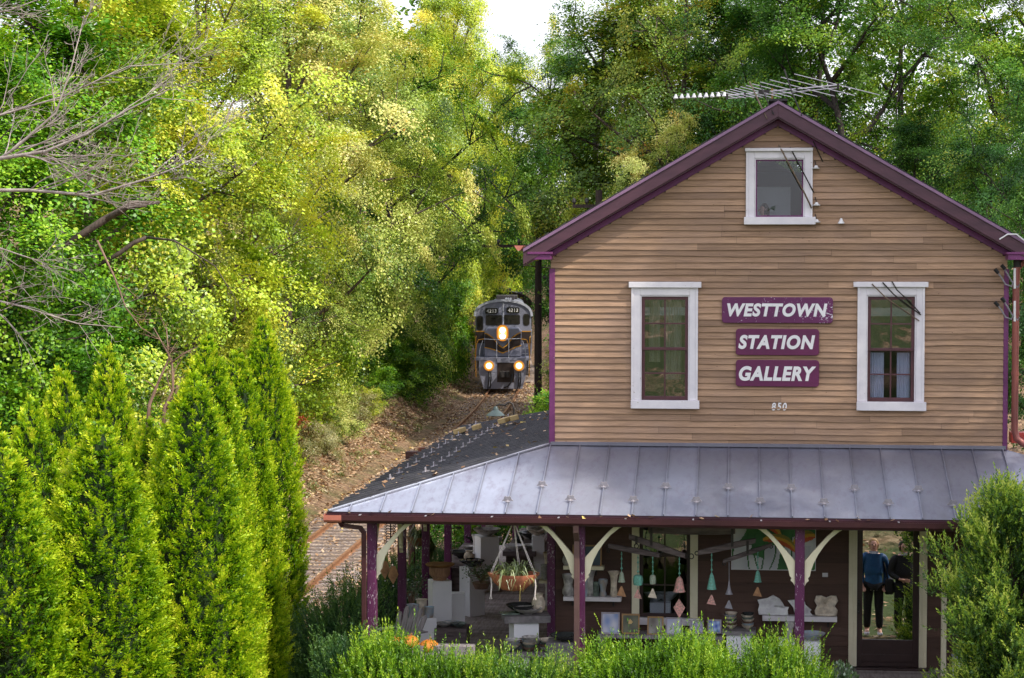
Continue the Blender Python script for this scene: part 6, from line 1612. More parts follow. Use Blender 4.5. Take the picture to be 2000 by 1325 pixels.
def plant(name, cat, var, mat, x, y, h, wide, label, rz=None, group=None, crown='crown', wood=bark, z=None, H0=10.0):
    cm, wm = VAR[var]; zg = gz(x, y) if z is None else z
    t = thing(name, label, cat, (x, y, zg-0.05), rz if rz is not None else random.uniform(0, 6.28), group)
    k = h/H0; t.scale = (k*wide, k*wide, k)
    for nm, me, m_ in ((crown, cm, L_[mat]), ('trunk', wm, wood)):
        o = bpy.data.objects.new(nm, me); COL.objects.link(o); o.parent = t
        o.material_slots[0].link = 'OBJECT'; o.material_slots[0].material = m_
    return t
def off_track(px, py, dist, lim):
    # keep plants of the left bank clear of the rails: slide them away along the slope of the bank
    b = at_d(px, py, dist)
    while px < 870 and b.x - float(track_x_at(b.y)) > -lim and dist < 180: dist += 1.0; b = at_d(px, py, dist)
    return b, dist
def forest(px, dist, ytop, var, mat, wide, label, wood=bark, rz=None):
    b, dist = off_track(px, 600, dist, 5.2)
    xt = float(track_x_at(b.y))
    if abs(b.x-xt) < 3.4: b.x = xt - 3.4 if b.x < xt + 1.0 else xt + 3.4
    zt = CAM.z + (490-ytop)/F*dist; h = max(3.0, zt-gz(b.x, b.y))
    return plant('tree', 'tree', var, mat, b.x, b.y, h, wide, label, rz, 'woodland trees round the station', wood=wood)
random.seed(31)
FOREST = [
 (-70, 41, -90, 'vine', 'vine', 1.25, 'vine-covered bright green tree cut by the left edge of the photo'),
 (70, 46, -140, 'vine', 'vine', 1.35, 'vine-hung green tree above the leftmost arborvitaes'),
 (170, 53, -160, 'full', 'sun', 1.0, 'yellow-green tree behind the bare grey branches at upper left'),
 (285, 50, -110, 'vine', 'sun', 1.3, 'narrow leafy yellow-green tree right of the vine-hung trees'),
 (390, 57, -150, 'round', 'sun', 0.95, 'broad sunlit yellow tree above the group of four arborvitaes'),
 (480, 54, 250, 'fine', 'ochre', 1.15, 'lower pale yellow tree just above the tallest arborvitae'),
 (560, 66, -120, 'fine', 'ochre', 1.05, 'tall pale green tree with a speckled sunny crown, left of centre at the top'),
 (640, 73, -40, 'round', 'ochre', 0.95, 'sunlit tree with orange-tinted leaves left of the dark central tree'),
 (600, 62, 420, 'round', 'green', 1.25, 'low bushy green tree on the bank above the leaf-strewn slope'),
 (700, 80, 60, 'full', 'ochre', 0.85, 'pale leafy tree bordering the dark central tree on its left'),
 (715, 84, 430, 'full', 'green', 0.9, 'green tree reaching down to the bank left of the locomotive'),
 (760, 96, -20, 'loose', 'green', 0.9, 'thin upright tree at the top left of the sky gap'),
 (745, 92, 130, 'lean', 'dark', 0.95, 'dark tree leaning over the track with long bare black limbs'),
 (800, 116, 20, 'full', 'sun', 0.8, 'yellow-green tree whose top borders the sky gap on the left'),
 (795, 100, 480, 'round', 'green', 0.85, 'low green tree beside the track just left of the locomotive'),
 (885, 165, 60, 'round', 'green', 0.8, 'green tree under the sky gap, behind the leaning dark tree'),
 (880, 132, 10, 'fine', 'sun', 0.75, 'fine-leaved yellowish tree at the left edge of the sky gap'),
 (955, 126, -60, 'full', 'sun', 0.60, 'slim yellowish tree filling the left of the sky gap'),
 (985, 176, 88, 'full', 'dark', 0.75, 'dark tree right behind the train below the sky gap'),
 (1075, 168, 78, 'round', 'green', 0.75, 'green tree under the right half of the sky gap'),
 (1000, 185, 330, 'fine', 'sun', 1.2, 'lighter yellow-green low tree seen over the coach roofs'),
 (1135, 122, 70, 'full', 'dark', 0.85, 'dark green tree above the left end of the house roof'),
 (1165, 104, -60, 'loose', 'green', 0.95, 'tall loose tree whose twigs hang into the sky gap from the right'),
 (1190, 92, 350, 'fine', 'green', 0.85, 'low green tree behind the left slope of the house roof'),
 (1250, 96, -90, 'vine', 'rust', 1.5, 'tall rusty green tree hung with vines above the left roof slope'),
 (1330, 88, -100, 'loose', 'rust', 0.95, 'tall open tree with orange-tinged leaves left of the roof peak'),
 (1300, 82, 200, 'loose', 'ochre', 0.8, 'tan-leaved half bare tree low behind the left roof slope'),
 (1420, 92, -120, 'vine', 'green', 1.55, 'vine-hung green tree directly behind the rooftop aerial'),
 (1500, 86, -60, 'round', 'dark', 0.85, 'dark bushy tree behind the gable peak'),
 (1590, 80, -130, 'full', 'green', 0.95, 'green oak-like tree right of the rooftop aerial'),
 (1690, 76, -120, 'lean', 'dark', 0.95, 'dark tree with diagonal bare limbs above the right roof slope'),
 (1760, 84, -140, 'round', 'green', 0.9, 'tall green tree near the upper right corner'),
 (1790, 68, 200, 'fine', 'dark', 0.95, 'low dark green tree just over the right roof slope'),
 (1880, 74, -130, 'lean', 'green', 1.0, 'green tree with a long leaning limb at upper right'),
 (1930, 62, 250, 'full', 'dark', 0.9, 'dark tree touching the lower end of the right roof slope'),
 (2010, 66, -120, 'full', 'green', 0.95, 'green tree cut by the right edge of the photo'),
 (2060, 52, 120, 'round', 'dark', 0.8, 'dark foliage tree behind the right corner pipe'),
]
for f_ in FOREST: forest(*f_, wood=bark_d if f_[4] in ('dark', 'green') else bark)
# tall trees standing right of the house, outside the photo: they keep the front in open shade
for x_, y_, h_, v_, lb in ((16.5, -5.2, 25.0, 'full', 'tall tree right of the house whose shade falls on the front wall'), (19.5, -8.2, 27.0, 'round', 'second tall tree right of the house, nearer the viewer'), (15.0, -1.0, 23.0, 'full', 'third tall tree right of the house, beside the porch end')):
    plant('tree', 'tree', v_, 'green', x_, y_, h_, 0.53 if v_ == 'full' else 0.36, lb)
# shrubs along the bank
SHRUBS = [(70, 37, 700, 'bush', 'vine', 'green leafy shrub behind the leftmost arborvitaes'), (180, 40, 640, 'bush', 'vine', 'leafy green shrub between the two tall left arborvitaes'),
 (250, 42, 760, 'weed', 'weed', 'pale seedy weed clump under the leafless sapling, left side'), (340, 44, 740, 'weed', 'weed', 'pale seedy weed clump under the leafless sapling, right side'),
 (480, 50, 640, 'bush', 'ochre', 'pale yellow shrub behind the tallest arborvitae'), (585, 54, 700, 'bush', 'rust', 'rusty brown-leaved shrub right of the tallest arborvitae'),
 (650, 58, 690, 'bush', 'green', 'dark leafy shrub halfway along the bank'), (575, 50, 770, 'weed', 'weed', 'whitish flowering weed clump on the bank by the tallest arborvitae'),
 (640, 62, 770, 'weed', 'weed', 'cream seed-headed weeds at the edge of the bare bank'), (690, 70, 745, 'weed', 'sun', 'yellow-green weed clump above the bare bank'),
 (720, 68, 650, 'bush', 'vine', 'light green shrub at the foot of the trees left of the track'), (775, 76, 660, 'bush', 'vine', 'bright round shrub hanging over the bank beside the track'),
 (800, 84, 690, 'bush', 'green', 'green shrub nearest the locomotive on its left'), 
 
 (1112, 84, 740, 'weed', 'sun', 'yellow-green sapling clump at the corner of the house by the track'), (1072, 70, 772, 'weed', 'vine', 'light green leafy spray above the side porch roof'),
 (650, 70, 800, 'bush', 'ochre', 'pale shrub at the lower edge of the bank, near the arborvitae'), (715, 74, 760, 'bush', 'sun', 'yellow-green shrub in the middle of the bank'), (765, 82, 730, 'bush', 'vine', 'deep green ivy-like shrub above the bend of the bank'),
 (812, 96, 640, 'bush', 'green', 'tall green shrub left of the locomotive at cab height'), (850, 104, 600, 'bush', 'green', 'green shrub just left of the locomotive front'), (872, 110, 560, 'bush', 'vine', 'leafy shrub brushing the left side of the locomotive'), (890, 116, 540, 'bush', 'sun', 'yellow-flecked shrub hiding the coaches left of the cab'),
 (1118, 90, 690, 'bush', 'ochre', 'autumn-tinted shrub right of the locomotive')]
for px, d_, yt, var, mt, lb in SHRUBS:
    b, d_ = off_track(px, 700, d_, (4.6 if var == 'weed' else 5.0) if px < 780 else 3.3); zt = CAM.z + (490-yt)/F*d_; g_ = gz(b.x, b.y); H0 = 2.2 if var == 'bush' else 1.5
    h = max(1.0, min(5.5, zt-g_)); plant('shrub', 'shrub', var, mt, b.x, b.y, h, (1.15 if h < 2.5 else 0.8)*(0.62 if 840 < px < 900 else 1), lb, H0=H0, crown='foliage', group='shrubs and weeds on the bank')
for px, py, d_, h, lb in ((592, 838, 50, 1.0, 'small red sumac clump beside the tallest arborvitae'), (305, 868, 42, 0.9, 'small red-leaved weed between the arborvitae groups')):
    b, d_ = off_track(px, py, d_, 4.0); zz_ = gz(b.x, b.y); plant('shrub', 'shrub', 'weed', 'red', b.x, b.y, h, 0.9, lb, H0=1.5, crown='foliage')
def ground_at(px, py):
    d_ = 40.0
    while d_ < 200:
        q = at_d(px, py, d_)
        if q.z <= gz(q.x, q.y): return q
        d_ += 0.3
    return q
for px, py, h, wd, mt, lb in ((602, 905, 1.3, 0.9, 'weed', 'pale seedy weed beside the tallest arborvitae, lowest on the bank'), (640, 893, 1.1, 1.0, 'weed', 'straw-coloured weed at the lower edge of the bank'), (668, 868, 1.3, 1.0, 'ochre', 'yellowish weed clump in the lower third of the bank'),
    (622, 862, 1.6, 1.0, 'rust', 'brownish weed clump just right of the tallest arborvitae'), (690, 838, 1.4, 1.1, 'weed', 'whitish seeding weed in the middle of the bank'), (722, 822, 1.2, 1.0, 'sun', 'bright weed clump at the foot of the bank shrubs'),
    (655, 825, 1.9, 1.0, 'ochre', 'tall pale weed clump above the lower bank'), (745, 792, 1.5, 1.0, 'vine', 'green weed clump where the bank bends'), (786, 775, 2.2, 0.8, 'vine', 'upright leafy clump at the right end of the bank shrubs'), (612, 812, 2.2, 1.0, 'sun', 'yellow-green clump behind the red sumac')):
    q = ground_at(px, py); plant('shrub', 'shrub', 'weed', mt, q.x, q.y, h, wd, lb, H0=1.5, crown='foliage', group='shrubs and weeds on the bank')
# bushes seen below the porch roof, beyond the side porch
for px, d_, h, mt, lb in ((905, 46.0, 1.8, 'vine', 'light bush beyond the far end of the side porch, left'), (985, 46.5, 2.0, 'vine', 'light bush beyond the far end of the side porch, right'), (1050, 45, 1.9, 'dark', 'dark bush beyond the side porch against the house')):
    b = at_d(px, 1050, d_); plant('shrub', 'shrub', 'bush', mt, b.x, b.y, h, 1.0, lb, H0=2.2, crown='foliage')
# undergrowth that reads as one mass
def mass(name, C, wts, n, clump, leaf, mat, label, cat, seed, bmin=0.2, bmax=0.75):
    r = np.random.default_rng(seed); k = r.choice(len(C), n, p=wts/wts.sum()); cb = r.uniform(bmin, bmax, len(C)); cs = clump*r.uniform(0.6, 1.3, len(C))
    off = r.normal(size=(n, 3)); off = off/np.linalg.norm(off, axis=1, keepdims=True)*(r.random(n)**0.5)[:, None]
    P = C[k]+off*np.array([1,1,0.7])*cs[k][:, None]; Nn = unit(np.array([0,0,0.5])+r.normal(0,0.7,(n,3))); D = unit(np.cross(Nn, r.normal(size=(n,3))))
    sz = leaf*r.uniform(0.6, 1.3, n)
    o = leaf_mesh(name, P, D, Nn, sz, sz*r.uniform(0.5,0.85,n), np.clip(cb[k]+r.normal(0,0.16,n),0,1), mat); return tag(o, label, cat, kind='stuff')
nC = 2400; yy = rng.uniform(0, 92, nC); dx = -(4.3+1.2*(1-sm(45, 70, yy))+rng.uniform(0, 1, nC)**1.3*8); xx = track_x_at(yy)+dx
C = np.stack([xx, yy, ground_z(xx, yy)+rng.uniform(0.0, 1.3, nC)*sm(-3.8, -7, dx)+0.15], 1)
mass('undergrowth', C, np.ones(nC), 170000, 0.50, 0.075, L_['weed'], 'seedy green and straw-coloured undergrowth covering the left bank', 'undergrowth', 41)
nC = 900; yy = rng.uniform(18, 92, nC); dx = -rng.uniform(2.2, 6.5, nC); xx = track_x_at(yy)+dx
C = np.stack([xx, yy, ground_z(xx, yy)+0.08], 1)
mass('bank_weeds', C, rng.uniform(0, 1, nC)**2, 26000, 0.20, 0.075, L_['weed'], 'thin dry weeds and grass tufts on the leaf-strewn bank', 'weeds', 44, 0.1, 0.95)
nC = 420; yy = rng.uniform(44, 110, nC); dx = rng.uniform(3.3, 10, nC); xx = track_x_at(yy)+dx
C = np.stack([xx, yy, ground_z(xx, yy)+rng.uniform(0, 0.9, nC)+0.1], 1)
mass('undergrowth', C, np.ones(nC), 22000, 0.45, 0.11, L_['green'], 'low green undergrowth on the right bank by the locomotive', 'undergrowth', 42)
# far woodland closing the valley and standing behind the viewer (seen in the window glass)
nC = 2600; cs = []
for i in range(nC):
    if i < 1750:
        a = rng.uniform(-0.46, 0.30); r_ = rng.uniform(195, 230); x = CAM.x+math.sin(a)*r_; y = CAM.y+math.cos(a)*r_
        pxa = 1000+F*math.tan(a+TH) if abs(a+TH) < 1.2 else 0
        top = 21.0 if 880 < pxa < 1180 else 32.0
        z = gz(x, y)*0.6+rng.uniform(0, 1)*top if False else -1+rng.random()*top
    else:
        a = rng.uniform(-1.3, 1.3); r_ = rng.uniform(45, 62); x = CAM.x+3+math.sin(a)*r_; y = CAM.y-math.cos(a)*r_; z = 2.5+rng.random()*4.2
    cs.append((x, y, z))
mass('distant_woodland', np.array(cs), np.ones(nC), 120000, 2.6, 0.62, L_['green'], 'hazy green woodland closing the end of the valley', 'woodland', 43, 0.25, 0.8)

# ---------------- bare grey tree at the left edge
def limb_tree(mb, pts, r0, seed, gens=3, spread=0.55, n_child=(7, 5, 4), bias=Vector((0.4, 0, 0.35)), lens=(0.42, 0.5, 0.55)):
    r = np.random.default_rng(seed)
    def grow(pts, r0, g):
        n = len(pts); mb.tube(pts, [r0*(1-0.80*i/(n-1)) for i in range(n)], 6 if g else 8)
        if g >= gens: return
        L = sum((pts[i+1]-pts[i]).length for i in range(n-1))
        for k in range(n_child[min(g, len(n_child)-1)]):
            t = r.uniform(0.18, 0.97)*(n-1); i = min(n-2, int(t)); q = pts[i].lerp(pts[i+1], t-i); d = (pts[i+1]-pts[i]).normalized()
            dv = (d*0.9 + Vector(r.normal(0, spread, 3)) + bias*0.35).normalized(); LL = L*lens[min(g, 2)]*r.uniform(0.45, 1.1)*(1.1-0.55*t/(n-1))
            p2 = [q]; cur = q.copy(); dd = dv.copy()
            for s in range(5): dd = (dd+Vector(r.normal(0, 0.15, 3))+Vector((0,0,0.03))).normalized(); cur = cur+dd*LL/5; p2.append(cur.copy())
            grow(p2, max(0.005, r0*(1-0.75*t/(n-1))*0.50), g+1)
    grow(pts, r0, 0)
BD = 36.0
tb = at_d(-260, 900, 37); tz = gz(tb.x, tb.y)
bt = thing('bare_tree', 'leafless grey tree reaching in from the left edge with long forked limbs', 'tree', (tb.x, tb.y, tz-0.1))
MB().tube([(tb.x, tb.y, tz-0.2), tuple(at_d(-265, 600, 37)), tuple(at_d(-240, 330, 37)), tuple(at_d(-230, 60, 37)), tuple(at_d(-200, -260, 37))], [0.20, 0.17, 0.14, 0.10, 0.06], 10).build('trunk', bark_p, bt, smooth='all')
LIMBS = [([(-240,390,37),(-100,345,36.6),(0,310,36),(90,296,35.6),(170,262,35.5),(250,215,35.3),(330,175,35)], 0.085, 3),
 ([(-240,420,37),(-60,372,36.5),(60,372,36.3),(180,382,36),(280,352,35.8),(340,330,35.6),(400,300,35.4)], 0.070, 4),
 ([(-60,350,36.6),(30,290,36.2),(110,220,36),(140,130,36),(165,30,36)], 0.055, 5),
 ([(-235,70,37),(-80,40,36.6),(20,20,36.4),(100,-10,36)], 0.05, 6),
 ([(-240,520,37),(-80,470,36.5),(0,485,36.2),(60,505,36),(105,520,36)], 0.04, 7),
 ([(-245,600,37),(-60,575,36.6),(40,598,36.3),(150,632,36),(240,640,36)], 0.045, 8),
 ([(-240,340,37),(0,225,37),(120,190,36.6),(250,130,36.4),(390,122,36)], 0.045, 9)]
for pts, r0, sd_ in LIMBS:
    mb = MB(); limb_tree(mb, [at_d(*p) for p in pts], r0*0.56, sd_, 3 if sd_ < 6 else 2, 0.5, (14, 7, 4)); mb.build('limb', bark_p, bt, smooth='all', fix=False)
# thick dark limbs of a broken tree, lower left
mb = MB(); d_ = 43.5
base_ = at_d(90, 560, d_)
kt = thing('fallen_limb', 'thick dark broken limb leaning across the leaves below the bare tree', 'tree limb', (base_.x, base_.y, base_.z))
mb.tube([at_d(128,478,d_), at_d(160,458,d_), at_d(200,432,d_), at_d(260,398,d_), at_d(312,396,d_)], [0.05,0.075,0.08,0.065,0.03], 9); mb.build('limb', bark, kt, smooth='all')
mb = MB(); mb.tube([at_d(205,430,d_), at_d(250,404,d_-0.3), at_d(285,403,d_-0.5)], [0.06,0.05,0.03], 7); mb.build('limb', bark, kt, smooth='all')
mb = MB(); d_ = 47; b2 = at_d(150, 650, d_)
kt = thing('fallen_limb', 'second dark slanting limb right of the thick broken one', 'tree limb', (b2.x, b2.y, b2.z))
mb.tube([at_d(190,520,d_), at_d(235,494,d_), at_d(262,474,d_), at_d(286,464,d_)], [0.03,0.055,0.05,0.04], 8); limb_tree(mb, [at_d(286,464,d_), at_d(340,470,d_-0.5), at_d(420,520,d_-1), at_d(470,600,d_-1.5)], 0.03, 77, 2, 0.4, (8, 5), Vector((0.3,0,-0.3))); mb.build('limb', bark, kt, smooth='all')
# leafless sapling behind the arborvitaes
sb = at_d(300, 825, 40); zg = gz(sb.x, sb.y)
st = thing('sapling', 'thin leafless sapling with forked reddish stems between the arborvitae groups', 'tree', (sb.x, sb.y, zg))
for pts, r0, sd_ in (([(286,850,40),(292,790,40),(312,740,40),(330,700,40),(325,640,40)], 0.042, 21), ([(318,850,40),(322,795,40),(338,762,40),(336,705,40),(300,640,40)], 0.042, 22), ([(325,800,40),(345,765,40),(370,735,40),(420,705,40)], 0.03, 23), ([(330,712,40),(360,690,40),(390,676,40)], 0.022, 24), ([(190,470,40),(225,545,40),(245,600,40),(275,640,40),(310,662,40)], 0.022, 25)):
    mb = MB(); limb_tree(mb, [at_d(*p) for p in pts], r0, sd_, 2, 0.45, (6, 4)); mb.build('stem', paint('reddish_twig', (0.30,0.19,0.13), (0.18,0.11,0.08), 0.85, 8), st, smooth='all', fix=False)
mb = MB()

# ---------------- needle and spray foliage: yew, juniper, arborvitae
def spray_mesh(name, B, D, Ln, K, nl, nw, rnd0, mat, parent, side=0.75, curve=0.25, tipgain=0.45, flat=None, seed=1):
    r = np.random.default_rng(seed); n = len(B)
    t = np.linspace(0.06, 1.0, K)[None, :, None]
    L3 = Ln[:, None, None]; P = B[:, None, :] + D[:, None, :]*L3*t + np.array([0,0,1.0])[None, None, :]*L3*curve*t*t
    P = P + r.normal(0, 0.004, P.shape)
    A = unit(np.cross(D, r.normal(size=(n, 3)))) if flat is None else flat
    sgn = np.where(np.arange(K) % 2 == 0, 1.0, -1.0)[None, :, None]
    LD = D[:, None, :]*0.75 + A[:, None, :]*sgn*side + r.normal(0, 0.28, (n, K, 3)); LD[:, -1, :] = D
    LD = unit(LD + np.array([0,0,0.18]))
    NN = unit(np.cross(LD, r.normal(size=(n, K, 3)))) if flat is None else unit(np.cross(A, D)[:, None, :] + r.normal(0, 0.35, (n, K, 3)))
    rn = rnd0[:, None] + tipgain*(t[..., 0]-0.4) + r.normal(0, 0.08, (n, K))
    f = lambda a: a.reshape(-1, 3)
    lw = r.uniform(0.75, 1.25, n*K)
    return leaf_mesh(name, f(P), f(LD), f(NN), nl*lw*np.repeat(1.0, n*K), nw*lw, np.clip(rn, 0, 1).ravel(), mat, parent)
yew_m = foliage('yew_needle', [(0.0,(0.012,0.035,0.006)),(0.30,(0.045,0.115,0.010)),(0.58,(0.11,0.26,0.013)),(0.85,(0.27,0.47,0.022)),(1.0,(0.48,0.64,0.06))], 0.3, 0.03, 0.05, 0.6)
yewd_m = foliage('shaded_yew_needle', [(0.0,(0.010,0.034,0.012)),(0.5,(0.035,0.105,0.032)),(1.0,(0.14,0.26,0.05))], 0.3, 0.03, 0.03, 0.6)  # this and the next: darker yew copies, shade put into the needle colours
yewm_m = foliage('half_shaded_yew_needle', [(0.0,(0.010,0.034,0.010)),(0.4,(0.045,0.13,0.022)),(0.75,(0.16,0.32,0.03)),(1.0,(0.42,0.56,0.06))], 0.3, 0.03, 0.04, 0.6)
jun_m = foliage('juniper_spray', [(0.0,(0.018,0.045,0.014)),(0.38,(0.075,0.165,0.040)),(0.64,(0.24,0.41,0.05)),(0.84,(0.50,0.64,0.08)),(1.0,(0.68,0.74,0.16))], 0.3, 0.03, 0.06, 1.2)
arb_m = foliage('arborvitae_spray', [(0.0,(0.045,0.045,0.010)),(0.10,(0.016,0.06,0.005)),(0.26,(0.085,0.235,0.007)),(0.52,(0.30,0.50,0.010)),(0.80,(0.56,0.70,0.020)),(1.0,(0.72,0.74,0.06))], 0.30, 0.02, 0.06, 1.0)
def yew(c, rx, ry, rz, zg, nspr, mat, label, seed, name='yew_hedge', ln=(0.08,0.27), upb=0.75, nl=0.042, nw=0.014, leafy=None):
    r = np.random.default_rng(seed); c = np.array(c)
    t = thing(name, label, 'shrub', (c[0], c[1], zg), group='clipped evergreen shrubs round the porch')
    d = unit(r.normal(size=(nspr, 3))); d[:, 2] = np.abs(d[:, 2])*1.0 - 0.25*r.random(nspr); d = unit(d)
    lump = 1 + 0.13*np.sin(6*d[:, 0]+3*d[:, 2]+seed) + 0.10*np.sin(9*d[:, 1]-8*d[:, 0]+seed)
    dep = np.where(r.random(nspr) < 0.55, 1.0, r.uniform(0.70, 1.0, nspr))
    B = d*np.array([rx, ry, rz])*(lump*dep*0.93)[:, None]
    nrm = unit(d/np.array([rx, ry, rz])); D = unit(nrm*0.55 + np.array([0,0,upb]) + r.normal(0, 0.30, (nspr, 3)))
    Ln = r.uniform(*ln, nspr)*(0.8+0.5*(d[:, 2] > 0.6)); long_ = r.random(nspr) < 0.04; Ln[long_] *= 1.7
    B = B + np.array([0, 0, c[2]-zg])
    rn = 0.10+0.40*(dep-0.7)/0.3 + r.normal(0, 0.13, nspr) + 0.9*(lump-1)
    o = spray_mesh('foliage', B, D, Ln, 32, nl, nw, rn, mat, t, seed=seed)
    # dark heart of the bush
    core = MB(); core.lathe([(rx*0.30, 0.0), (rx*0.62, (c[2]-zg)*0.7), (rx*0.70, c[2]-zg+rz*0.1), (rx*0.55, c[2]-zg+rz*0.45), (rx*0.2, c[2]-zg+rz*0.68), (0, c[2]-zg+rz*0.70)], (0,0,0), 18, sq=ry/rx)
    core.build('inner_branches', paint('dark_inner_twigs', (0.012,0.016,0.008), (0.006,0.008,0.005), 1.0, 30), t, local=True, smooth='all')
    return t
def gp_(px, py, Y): p = at_y(px, py, Y); return p
def yew_at(px, ytop, Y, rx, ry, rz, n, mat, label, seed, **k):
    p = at_y(px, ytop, Y); zg = gz(p.x, Y); return yew((p.x, Y, p.z-rz*1.05), rx, ry, rz, zg, n, mat, label, seed, **k)
yew_at(800, 1276, -3.3, 1.36, 0.85, 1.15, 4800, yew_m, 'bright green yew in front of the porch corner and pumpkins', 51)
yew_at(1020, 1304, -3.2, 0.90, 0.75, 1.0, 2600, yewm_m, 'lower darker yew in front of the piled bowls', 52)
yew_at(1285, 1272, -3.3, 1.24, 0.85, 1.2, 4800, yew_m, 'large bright yew in the middle, under the wind bells', 53)
yew_at(1490, 1290, -3.4, 1.15, 0.85, 1.1, 3600, yew_m, 'bright yew left of the door in front of the third post', 54, ln=(0.09, 0.32))
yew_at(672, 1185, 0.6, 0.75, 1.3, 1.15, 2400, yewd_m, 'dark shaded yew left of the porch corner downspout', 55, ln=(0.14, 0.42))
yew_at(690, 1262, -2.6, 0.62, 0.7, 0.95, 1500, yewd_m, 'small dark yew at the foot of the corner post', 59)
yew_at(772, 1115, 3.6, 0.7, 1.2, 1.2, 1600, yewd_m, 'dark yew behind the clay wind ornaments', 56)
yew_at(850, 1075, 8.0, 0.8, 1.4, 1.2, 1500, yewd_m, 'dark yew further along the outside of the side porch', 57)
# glossy leafed shrub by the door
p = at_y(1625, 1325, -2.7); zg = gz(p.x, -2.7); r_ = np.random.default_rng(61)
t = thing('leafy_shrub', 'glossy small-leaved shrub left of the door step', 'shrub', (p.x, -2.7, zg)); n = 2600
d = unit(r_.normal(size=(n, 3))); P = d*np.array([0.50, 0.40, 0.50])*(r_.random(n)**0.35)[:, None] + np.array([0,0,0.62]); P[:, 2] += 0.12*np.sin(P[:, 0]*9)
D = unit(d*0.6+np.array([0,0,0.7])+r_.normal(0,0.4,(n,3))); Nn = unit(np.cross(D, r_.normal(size=(n,3)))+d*0.5)
leaf_mesh('foliage', P, D, Nn, 0.055, 0.034, np.clip(0.35+0.4*(np.linalg.norm(P-np.array([0,0,0.62]),axis=1)/0.5-0.6)+r_.normal(0,.15,n),0,1), jade, t)
MB().tube([(0,0,0),(0.02,0,0.3),(0,0,0.6)], 0.03, 6).build('stem', bark, t, local=True)
# juniper at the right
def juniper(px, ytop, Y, seed):
    r = np.random.default_rng(seed); p = at_y(px, ytop, Y); zg = gz(p.x, Y); H = p.z-zg
    t = thing('juniper', 'tall ragged green juniper at the lower right, hiding the porch end', 'shrub', (p.x, Y, zg))
    mb = MB(); mb.tube([(0,0,0),(0.05,0,H*0.4),(0,0.03,H*0.85)], [0.11,0.08,0.02], 8)
    Bs, Ds, Ls, Rn = [], [], [], []
    for i in range(120):
        hz_ = H*r.uniform(0.04, 0.93); az = i*2.4+r.normal(0, .3); prof = 1.04*min(1, 0.72+0.5*math.sin(math.pi*hz_/H))*(1-0.80*max(0, (hz_/H-0.70)/0.30)**1.6)
        el = 0.35+0.7*hz_/H+r.normal(0, 0.1); Lb = prof*r.uniform(0.65, 1.22)/math.cos(min(1.1, el))*0.80
        d = np.array([math.cos(az)*math.cos(el), math.sin(az)*math.cos(el), math.sin(el)]); s = np.array([0.04, 0, hz_-0.15*Lb]); s[2] = max(0.1, s[2]-0.25)
        mb.tube([tuple(s), tuple(s+d*Lb*0.5+np.array([0,0,0.02])), tuple(s+d*Lb)], [0.02, 0.012, 0.004], 5)
        nb = 125; tt = r.uniform(0.22, 1.0, nb)
        Bs.append(s+d*(Lb*tt)[:, None]+r.normal(0, 0.075, (nb, 3))); dd = unit(d*0.7+np.array([0,0,0.55])+r.normal(0, 0.42, (nb, 3))); Ds.append(dd); Ls.append(r.uniform(0.07, 0.22, nb)*(0.8+0.5*tt)); Rn.append(0.12+0.42*tt+r.normal(0, 0.12, nb)+r.normal(0, 0.09))
    spray_mesh('foliage', np.concatenate(Bs), np.concatenate(Ds), np.concatenate(Ls), 16, 0.046, 0.017, np.concatenate(Rn), jun_m, t, side=0.6, curve=0.15, seed=seed)
    mb.build('trunk', bark, t, local=True)
juniper(1975, 948, -3.0, 71)
# arborvitaes
def arb_mesh(seed, H=6.5):
    r = np.random.default_rng(seed); n = 10500
    u = r.random(n*3); h = H*u**0.62; keep = r.random(n*3) < 1.0; h = h[:n]
    az = r.uniform(0, 2*math.pi, n)
    Rr = 0.655*(1-np.exp(-h/1.75))+0.02
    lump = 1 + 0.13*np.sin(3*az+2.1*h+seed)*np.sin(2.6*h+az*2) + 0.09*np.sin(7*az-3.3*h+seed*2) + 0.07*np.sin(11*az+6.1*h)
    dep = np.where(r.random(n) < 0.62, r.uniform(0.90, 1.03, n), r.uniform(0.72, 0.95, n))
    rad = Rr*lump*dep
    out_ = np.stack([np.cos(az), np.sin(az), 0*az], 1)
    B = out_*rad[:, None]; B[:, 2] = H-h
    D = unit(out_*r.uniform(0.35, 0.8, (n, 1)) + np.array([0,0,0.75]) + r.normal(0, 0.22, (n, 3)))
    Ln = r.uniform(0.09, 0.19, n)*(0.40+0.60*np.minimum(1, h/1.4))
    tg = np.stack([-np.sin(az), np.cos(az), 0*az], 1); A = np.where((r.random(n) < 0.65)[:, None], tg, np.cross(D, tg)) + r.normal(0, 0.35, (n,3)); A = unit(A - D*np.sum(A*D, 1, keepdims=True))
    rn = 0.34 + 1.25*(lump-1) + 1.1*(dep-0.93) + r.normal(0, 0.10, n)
    rn[h < 0.5] += 0.12
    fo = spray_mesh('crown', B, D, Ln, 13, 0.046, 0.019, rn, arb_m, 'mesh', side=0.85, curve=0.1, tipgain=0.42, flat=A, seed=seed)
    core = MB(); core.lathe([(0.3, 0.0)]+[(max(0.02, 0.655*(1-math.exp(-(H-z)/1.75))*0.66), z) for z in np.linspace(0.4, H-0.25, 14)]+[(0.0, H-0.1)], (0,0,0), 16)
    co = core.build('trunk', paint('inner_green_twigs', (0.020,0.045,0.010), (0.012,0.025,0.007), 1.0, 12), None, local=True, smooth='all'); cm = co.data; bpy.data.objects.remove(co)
    return fo, cm
AV = [arb_mesh(s) for s in (3, 8, 15)]
